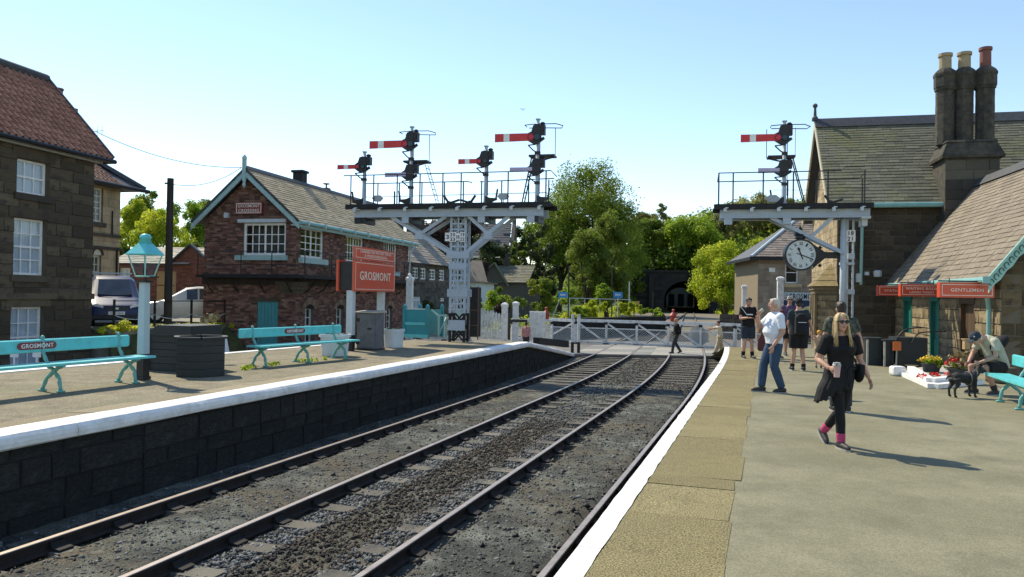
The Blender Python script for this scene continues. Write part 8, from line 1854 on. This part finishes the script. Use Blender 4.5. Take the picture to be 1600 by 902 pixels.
# man with backpack, from behind, hand in hand with the child
L0 = at_feet(1247, 579); mb, J, h = human('man in dark teal T-shirt and black shorts seen from behind with cap', L0, R(176), hpx(110, L0), dict(el_r=(-.27, .03, 1.12), wr_r=(-.36, -.02, .90), hd_r=(-.25, -.1, -1), an_l=(.13, -.04, .085), an_r=(-.12, .03, .085), el_l=(.23, -.06, 1.12), wr_l=(.16, -.24, 1.0)), CL['tealdk'], CL['black'], leglen=.44, vox=.013, socks=('black', .8), cap=CL['black2'], fat=.05, width=1.16, loose=.024, legloose=.03)
bp_ = thing('backpack', 'black backpack on the back of the man in dark teal', 'backpack', mb.matrix_basis @ Vector((0, .2, 1.06)), R(176)); b = MB(); b.box((0, 0, .03), (.28, .14, .42)); b.ell((0, .0, .24), (.14, .08, .09), 12, 8); b.ell((0, .075, -.06), (.11, .05, .13), 10, 8); soft(b.obj('pack', CL['black2'], bp_), .014, 3)
for s in (-1, 1): b = MB(); b.tube([(s * .1, -.02, .26), (s * .12, -.16, .36), (s * .13, -.26, .27)], .02, 6); b.obj('strap', CL['charcoal'], bp_)
b = MB(); b.b2((-.1, .08, .1), (.1, .1, .115)); b.obj('zip', M_['palegrey'], bp_)
L0 = at_feet(1279, 575); ch, J, h = human('small child with a yellow-orange cap holding the hand of the man in dark teal', L0, R(165), hpx(59, L0), dict(head=(0, -.01, 1.56), el_l=(.27, -.0, 1.25), wr_l=(.33, -.02, 1.5), hd_l=(.1, 0, 1)), CL['peach'], CL['beige'], leglen=.5, vox=.02, cap=mat('cap_orange', (.62, .3, .03), .7), hair=None, sleeve=.6)
# elderly man in purple
L0 = at_feet(1233, 556); human('elderly grey-haired man in purple shirt facing us, behind the man in dark teal', L0, R(-8), hpx(92, L0), dict(kn_l=(.1, -.1, .49), an_l=(.08, -.16, .085)), CL['purple'], CL['black2'], leglen=.5, vox=.016, hair='grey', sleeve=.8, glasses=True, fat=.02)
L0 = at_feet(1214, 560); human('person in dark maroon half hidden behind the man in the white polo', L0, R(20), hpx(88, L0), None, CL['maroon'], CL['charcoal'], vox=.018, sleeve=1.6)
# person in camouflage behind the woman
L0 = P(1313, 640, 11.9); L0.z = 0; cm, J, h = human('person with dark hair in a bun and camouflage T-shirt, behind the woman in black', L0, R(172), 1.68, dict(el_r=(-.27, .02, 1.14), wr_r=(-.33, -.05, .92), el_l=(.26, .02, 1.13), wr_l=(.24, -.1, .9), head=(-.0, -.03, 1.59)), CL['camo'], CL['charcoal'], vox=.012, hairstyle='bun', loose=.022, width=1.1)
# on the crossing
L0 = at_feet(1056, 552, -.8); human('bald man in black walking left over the level crossing', L0, R(-80), hpx(54, L0), dict(an_l=(.1, -.22, .085), kn_l=(.1, -.17, .5), an_r=(-.1, .26, .12), kn_r=(-.1, .02, .49), to_r=(0, -1, -.4), wr_l=(.2, .12, .9), el_l=(.23, .12, 1.13), wr_r=(-.2, -.14, .9)), CL['black'], CL['charcoal'], vox=.018, hairstyle='bald', sleeve=1.85)
L0 = at_feet(1124, 553, -.8); human('person in cream top and beige trousers stepping left with arms outstretched on the crossing', L0, R(-80), hpx(51, L0), dict(neck=(0, -.06, 1.44), head=(0, -.1, 1.59), pelvis=(0, .05, .9), sh_l=(.17, -.05, 1.37), sh_r=(-.17, -.05, 1.37), el_l=(.2, -.32, 1.33), wr_l=(.16, -.56, 1.3), hd_l=(0, -1, 0), el_r=(-.2, -.3, 1.3), wr_r=(-.16, -.52, 1.22), hd_r=(0, -1, 0), an_l=(.1, -.28, .085), kn_l=(.1, -.12, .5), an_r=(-.1, .2, .1), kn_r=(-.1, .12, .5)), CL['cream'], CL['beige'], vox=.018, sleeve=.8, legloose=.05)
L0 = P(822, 534, 33.0); L0.z = -.72; human('person in pink top and dark trousers passing behind the white wicket', L0, R(160), hpx(47, L0), dict(an_l=(.1, -.1, .085), an_r=(-.1, .12, .085)), CL['pink'], CL['charcoal'], vox=.02, sleeve=.9)

# the man bent forward on the bench, his backpack and the dog
L0 = at_feet(1561, 616); L0.z = 0; SM, J, h = human('man in cap and pale shirt bent forward on the teal bench, stroking a dog', L0, R(-82), 1.72, dict(
    pelvis=(0, 0, .55), chest=(0, -.06, .88), neck=(0, -.32, 1.03), head=(0, -.48, 1.02), sh_l=(.18, -.24, .98), sh_r=(-.18, -.26, .98), el_l=(.24, -.28, .70), wr_l=(.13, -.50, .60), hd_l=(-.3, -.8, -.5), el_r=(-.24, -.36, .72), wr_r=(-.1, -.55, .58), hd_r=(.3, -.8, -.5), hip_l=(.1, -.03, .5), hip_r=(-.1, -.03, .5), kn_l=(.17, -.42, .50), kn_r=(-.15, -.46, .50), an_l=(.16, -.22, .085), an_r=(-.14, -.40, .085), to_l=(.1, -1, 0), to_r=(-.1, -1, 0)),
    CL['sage'], CL['black2'], leglen=.47, vox=.012, cap=CL['navy'], head_pitch=R(38), hair='grey', fat=.06, loose=.02, legloose=.025, shoe='rubber', socks=('charcoal', .75))
bs = thing('backpack', 'dark backpack on the bent back of the seated man', 'backpack', SM.matrix_basis @ Vector((0, -.03, .93)), R(-82)); b = MB(); MM = Matrix.Rotation(R(-52), 3, 'X'); b.ell((0, 0, 0), (.15, .11, .24), 14, 10, M=MM); b.ell((0, .08, .04), (.11, .06, .14), 10, 8, M=MM); soft(b.obj('pack', CL['black2'], bs), .014, 3)
for s in (-1, 1): b = MB(); b.tube([(s * .13, -.2, .1), (s * .17, -.3, -.05), (s * .18, -.22, -.25), (s * .15, .0, -.2)], .018, 6); b.obj('strap', CL['black'], bs)
D0 = at_feet(1504, 621); dg = thing('dog', 'small black dog in a harness standing before the seated man', 'dog', D0, R(8)); fur = mat('black_fur', [(.010, .010, .011), (.028, .027, .027)], .7, 20, .6, 60)
b = MB()
b.tube([(-.2, 0, .36), (-.13, 0, .365), (-.02, 0, .345), (.1, 0, .34), (.19, 0, .35), (.24, 0, .38)], [.06, .09, .085, .105, .1, .06], 12)
b.tube([(.2, 0, .38), (.28, 0, .45), (.31, 0, .49)], [.075, .06, .055], 10); b.ell((.335, 0, .51), (.07, .06, .06), 12, 8); b.tube([(.37, 0, .5), (.43, 0, .475), (.465, 0, .465)], [.042, .034, .022], 10)
for s in (-1, 1):
    b.tube([(.19, s * .065, .33), (.185, s * .07, .2), (.19, s * .07, .12), (.185, s * .07, .03)], [.045, .03, .022, .02], 8); b.ell((.205, s * .07, .02), (.034, .024, .02), 8, 6)
    b.tube([(-.17, s * .06, .34), (-.15, s * .075, .24), (-.215, s * .075, .15), (-.205, s * .075, .03)], [.07, .048, .024, .02], 8); b.ell((-.19, s * .075, .02), (.034, .024, .02), 8, 6)
    b.tube([(.3, s * .035, .55), (.29, s * .06, .58), (.32, s * .075, .53)], [.02, .016, .008], 6)
b.tube([(-.24, 0, .39), (-.3, 0, .37), (-.33, 0, .31)], [.028, .018, .01], 8); soft(b.obj('body', fur, dg), .011, 2)
b = MB(); b.tube([(.1 + .0, .115 * math.cos(q * .524), .34 + .12 * math.sin(q * .524)) for q in range(13)], .012, 6); b.tube([(.11, .0, .46), (.2, .0, .455), (.27, .0, .5)], .01, 6); b.tube([(.235 + .02 * math.sin(q * .524), .072 * math.cos(q * .524), .42 + .07 * math.sin(q * .524)) for q in range(13)], .01, 6); b.obj('harness', mat('harness_grey', (.12, .12, .12), .7), dg)
for s in (-1, 1): b = MB(); b.ell((.375, s * .04, .525), .009, 8, 6); b.obj('eye', LEN, dg)
ld = MB(); A = D0 + Vector((.2, 0, .47)); Bq = SM.matrix_basis @ Vector((0, -.52, .56)); ld.tube([A, A.lerp(Bq, .5) - Vector((0, 0, .04)), Bq], .008, 5); tag(ld.obj('dog_lead', CL['charcoal']), 'thin dark lead from the black dog to the seated man', 'lead')
# ------------------------------------------------------------------ hillside, trees and shrubs
def hz(x, y):
    """ground height beyond the crossing: the hill the tunnel runs under, rising to both sides"""
    a = max(0, (y - 140) / 90); s = a * a * (3 - 2 * a) if a < 1 else 1
    q = max(0, min(1, (x / y - .0) / .10)); h = 17 * s * q * q * (3 - 2 * q)
    h += max(0, min(1, (y - 60) / 60)) * 2.5 * max(0, min(1, (8 - x) / 40)) + max(0, min(1, (y - 60) / 70)) * 8 * max(0, min(1, (x - 38) / 30))
    return h - 1.0
b = MB(); xs = [-260 + 10 * i for i in range(57)]; ys = [52 + 7 * i for i in range(50)]
for y in ys:
    for x in xs:
        hole = 24.5 < x < 46 and 143 <= y < 262
        b.v.append((x, y, (hz(x, y) if not (18 < x < 50 and y < 146) else -1.05) + 1.2 * noise.noise(Vector((x * .05, y * .05, 2))) * (y > 70 and not (15 < x < 52 and y < 150)))); b.rv.append(.5)
n = len(xs)
for j in range(len(ys) - 1):
    for i in range(n - 1):
        if 22 < xs[i] < 44 and ys[j] < 262 and ys[j] > 128 and False: continue
        xm, ym = xs[i] + 5, ys[j] + 3.5
        if 26 < xm < 48 and 133 < ym < 265: continue
        b.f.append((j * n + i, j * n + i + 1, (j + 1) * n + i + 1, (j + 1) * n + i)); b.m.append(0)
o = structure('hillside', b, M_['hill'])
b = MB()                                                      # hill cover over the tunnel bore
for y in (144, 165, 190, 218):
    for x in (22, 27, 33, 39, 45, 52): b.v.append((x, y, max(7.4, hz(x, y) + 1.0) if 24 < x < 50 else max(5.5, hz(x, y)))); b.rv.append(.5)
for j in range(3):
    for i in range(5): b.f.append((j * 6 + i, j * 6 + i + 1, (j + 1) * 6 + i + 1, (j + 1) * 6 + i)); b.m.append(0)
structure('tunnel_cover', b, M_['hill'])
def T(px, pyt, pyb, wpx, Y, kind, label, z0=None, shape='round', seed=1, group=None, k=None, leaf=None, npk=None, cat='tree', crown=.28, name='tree', trunk=True, depth=None, cr=None):
    top = P(px, pyt, Y); x = top.x; gz = hz(x, Y) if Y > 60 else -.95
    if z0 is not None: gz = z0
    gz = 7.5 if 24 < x < 48 and Y > 140 else gz; h = top.z - gz; w = wpx / 1200 * Y; cb = P(px, pyb, Y).z - gz; cb = max(cb, .05 * h)
    k = k or int(min(110, max(18, wpx * (pyb - pyt) / 170))); lf = leaf or max(.045, Y * 1.5 / 1200)
    return tree(name, label, cat, x, Y, gz, h, w, cb, LF[kind], lf, k, int((npk or 190) * 1.55), seed, shape, group, trunk, depth, cr)
# large trees on the hill, from the left of the gantry mast to the station
T(925, 258, 455, 168, 116, 'mid', 'tallest broad green tree rising behind the crossing gates', seed=1, k=150, npk=230)
T(876, 296, 440, 84, 120, 'bright', 'yellow-green tree on the left flank of the tallest tree', seed=2, k=60)
T(950, 330, 480, 78, 80, 'olive', 'olive-bronze tree in front of the tallest tree', seed=3, shape='egg', k=80)
T(918, 358, 478, 74, 77, 'olive', 'lower olive-yellow tree beside the blue sign', seed=4, k=70)
T(1012, 340, 428, 66, 152, 'mid', 'green tree above the left end of the tunnel wall', seed=5, k=60)
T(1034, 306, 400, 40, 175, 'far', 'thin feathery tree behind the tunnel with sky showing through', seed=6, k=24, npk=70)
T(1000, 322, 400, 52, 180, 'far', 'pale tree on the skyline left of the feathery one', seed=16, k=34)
T(1084, 334, 440, 92, 150, 'bright', 'rounded bright green tree right above the tunnel mouth', seed=7, k=90)
T(1052, 345, 430, 60, 156, 'mid', 'dark-shaded tree between two above the tunnel', seed=8, k=50)
T(1136, 372, 500, 104, 64, 'lime', 'lime green tree spilling beside the corner shop', seed=9, k=80, z0=-.9, crown=.1)
T(1178, 366, 490, 66, 66, 'lime', 'second lime green tree behind the shop roof corner', seed=10, k=70, z0=-.9)
T(1232, 345, 470, 74, 72, 'lime', 'lime green tree top behind the shop roof ridge', seed=11, k=60, z0=-.9)
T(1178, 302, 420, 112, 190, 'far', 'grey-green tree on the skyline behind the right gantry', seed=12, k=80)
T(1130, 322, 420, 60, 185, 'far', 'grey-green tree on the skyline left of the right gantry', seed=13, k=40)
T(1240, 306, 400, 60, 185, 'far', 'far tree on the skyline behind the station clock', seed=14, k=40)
T(826, 335, 500, 44, 92, 'dark', 'dark conifer between the church and the bright trees', seed=15, shape='cone', k=90)
T(852, 352, 500, 46, 86, 'dark', 'dark-leaved tree with ivy-clad trunk right of the conifer', seed=17, k=50)
T(808, 370, 490, 34, 84, 'mid', 'slim green tree beside the church gable', seed=18, k=36)
T(838, 344, 480, 92, 128, 'mid', 'dark green tree mass behind the conifer and the ivy-clad trunk', seed=31, k=80)
T(808, 352, 470, 46, 120, 'dark', 'dark tree between church gable and conifer', seed=32, k=44)
T(766, 366, 450, 62, 82, 'dark', 'dark yew below the church roof', seed=19, k=50)
T(664, 342, 420, 74, 72, 'copper', 'copper beech top behind the terrace roof', seed=20, k=60)
T(716, 330, 395, 84, 100, 'copper', 'copper beech crown in front of the church roof', seed=21, k=56)
T(752, 408, 440, 30, 76, 'copper', 'small copper-leaved tree beside the cottage gable', seed=22, k=16)
T(690, 385, 412, 34, 68, 'copper', 'low copper-leaved bush over the terrace roof', seed=23, k=16)
T(640, 350, 430, 40, 120, 'mid', 'green tree glimpsed over the signal box roof', seed=24, k=26)
# left hillside behind the brick outbuilding
gl = 'trees on the slope behind the outbuilding'
for q, (px, t_, b_, w_, Y, kd, lab) in enumerate(((212, 312, 440, 70, 84, 'lime', 'yellow-green tree right behind the yellow house'), (258, 316, 440, 82, 74, 'lime', 'broad yellow-green tree behind the dark pole'), (306, 310, 450, 74, 78, 'bright', 'green tree behind the signal box gable'), (318, 352, 470, 44, 66, 'mid', 'darker tree close by the signal box corner'), (240, 302, 380, 90, 120, 'mid', 'farther tree on the slope above the outbuilding'), (330, 300, 400, 70, 118, 'mid', 'farthest tree beside the signal box bargeboard'), (196, 320, 440, 40, 96, 'mid', 'tree at the end of the yellow house eaves'))):
    T(px, t_, b_, w_, Y, kd, lab, seed=40 + q, group=gl, z0=.3)
# garden shrubs and the green bank behind the gates
gs = 'shrubs in the garden beyond the crossing'
for q, (px, t_, b_, w_, Y, kd, lab) in enumerate(((765, 452, 505, 60, 48, 'bright', 'leafy shrub directly behind the picket fence'), (800, 440, 500, 50, 52, 'mid', 'taller shrub behind the white gate post caps'), (842, 430, 505, 54, 60, 'mid', 'shrub before the dark conifer'), (880, 440, 500, 50, 64, 'bright', 'shrub behind the left blue sign'), (925, 462, 505, 66, 56, 'lime', 'low yellow-green growth between the blue signs'), (980, 470, 500, 60, 60, 'lime', 'lime ivy over the low wall left of the tunnel'), (1020, 478, 503, 46, 62, 'bright', 'low ivy nearer to the tunnel mouth'), (735, 455, 500, 36, 50, 'dark', 'dark shrub behind the relay cabinet'), (955, 440, 490, 50, 72, 'bright', 'green bush under the olive tree'), (905, 478, 510, 50, 52, 'bright', 'low weeds behind the gate leaf'), (783, 468, 500, 24, 45, 'copper', 'small reddish shrub beside the white capped post'))):
    T(px, t_, b_, w_, Y, kd, lab, seed=60 + q, group=gs, z0=-.95, cat='shrub', name='shrub', trunk=False, npk=150)
p = P(668, 480, 50); T(668, 470, 500, 22, 49, 'dark', 'dark climbing shrub by the terrace door', seed=80, z0=-.8, cat='shrub', name='shrub', trunk=False)
# low dark wall and bank behind the gates
A, B = P(868, 505, 47), P(1040, 500, 58); w = thing('garden_wall', 'low dark stone wall behind the long crossing gate', 'wall', (A.x, A.y, -1), math.atan2(B.y - A.y, B.x - A.x)); L = (B - A).length
b = MB(); b.b2((0, 0, 0), (L, .4, 1.35)); b.obj('core', M_['mortar_d'], w); wall_stuff(w, 'wall_stones', M_['tstone'], (0, 0, 0), (1, 0), courses(L, 1.35, .5, .22, seed=91), .015, .03, .08, 92, .02)
A, B = P(1125, 490, 52), P(1185, 490, 49); w = thing('garden_wall', 'dark wall with a fence top left of the corner shop', 'wall', (A.x, A.y, -1), math.atan2(B.y - A.y, B.x - A.x)); L = (B - A).length
b = MB(); b.b2((0, 0, 0), (L, .3, 1.7)); b.obj('core', M_['mortar_d'], w); wall_stuff(w, 'wall_stones', M_['tstone'], (0, 0, 0), (1, 0), courses(L, 1.7, .5, .24, seed=93), .015, .03, .08, 94, .02)
b = MB(); n = int(L / .16)
for i in range(n): b = MB(); b.box((L * (i + .5) / n, -.05, 1.85), (.06, .02, .34)) if False else None
# dense wood on the hill: nobody could count these trees
g = np.random.default_rng(11); cl = []
while len(cl) < 560:
    x = -110 + 260 * g.random(); y = 150 + 120 * g.random()
    if (24 < x < 50 and y < 165) or x < .06 * y: continue
    cl.append((x, y, hz(x, y) + 1.0 + 4.5 * g.random(), 2.4 + 1.6 * g.random(), g.random() * .8 + .1))
o = inst('wooded_hill', leaf_mesh('wooded_hill', cl, 130, .42, LF['mid'], 12)); o['kind'] = 'stuff'
g = np.random.default_rng(13); cl = []
for _ in range(420):
    x = -110 + 112 * g.random(); y = 96 + 60 * g.random(); cl.append((x, y, hz(x, y) + .5 + 3.5 * g.random(), 2.4 + 1.6 * g.random(), g.random() * .8 + .1))
o = inst('wooded_slope', leaf_mesh('wooded_slope', cl, 110, .36, LF['mid'], 14)); o['kind'] = 'stuff'
# brambles over the tunnel parapet and bank grass by the line
cl = [(20 + 26 * g.random(), 145 + 6 * g.random(), 6.5 + 4.5 * g.random(), 1.2 + g.random(), g.random() * .45) for _ in range(90)]
for _ in range(60):
    q = g.random(); xx, zz = (19.5 + 4.5 * g.random(), -.5 + 7 * g.random()) if q < .45 else ((39.5 + 6 * g.random(), -.5 + 8 * g.random()) if q < .8 else (22 + 22 * g.random(), 6.2 + 1.6 * g.random())); cl.append((xx, 141.6 + .6 * g.random() - (xx - 32) * .14 - .4, zz, .7 + .7 * g.random(), g.random() * .6))
o = inst('tunnel_brambles', leaf_mesh('tunnel_brambles', cl, 120, .26, LF['mid'], 15)); o['kind'] = 'stuff'
cl = []
for _ in range(170):
    y = 58 + 80 * g.random(); s = -1 if g.random() < .6 else 1; x = X2(y) + (s * (5.0 + 6 * g.random()) if s > 0 else -9 - 7 * g.random()); cl.append((x, y, -.9 + .3 * g.random(), .35 + .5 * g.random(), .4 + .5 * g.random()))
o = inst('lineside_grass', leaf_mesh('lineside_grass', cl, 90, .12, LF['lime'], 16)); o['kind'] = 'stuff'
# weeds at the bench feet
cl = [(*(G(px, py, ZL) + Vector((g.normal() * .05, g.normal() * .05, .03)))[:], .05, .7) for px, py in ((388, 577), (395, 575), (419, 572), (424, 570), (470, 566), (488, 564), (380, 578), (505, 562)) for _ in range(3)]
o = inst('platform_weeds', leaf_mesh('platform_weeds', cl, 12, .03, LF['bright'], 17)); o['kind'] = 'stuff'
# two gulls far off in the sky
pg = P(817, 172, 80); t = thing('bird', 'tiny distant bird in the sky above the gantry', 'bird', pg); b = MB(); b.add([(-.35, 0, .1), (-.12, 0, .16), (0, 0, .02), (.12, 0, .16), (.35, 0, .08), (.12, .1, .12), (0, .18, 0), (-.12, .1, .12)], [(0, 1, 7), (1, 2, 6, 7), (2, 3, 5, 6), (3, 4, 5)]); b.ell((0, .08, .0), (.04, .16, .04), 6, 5); b.obj('body', M_['lead'], t)
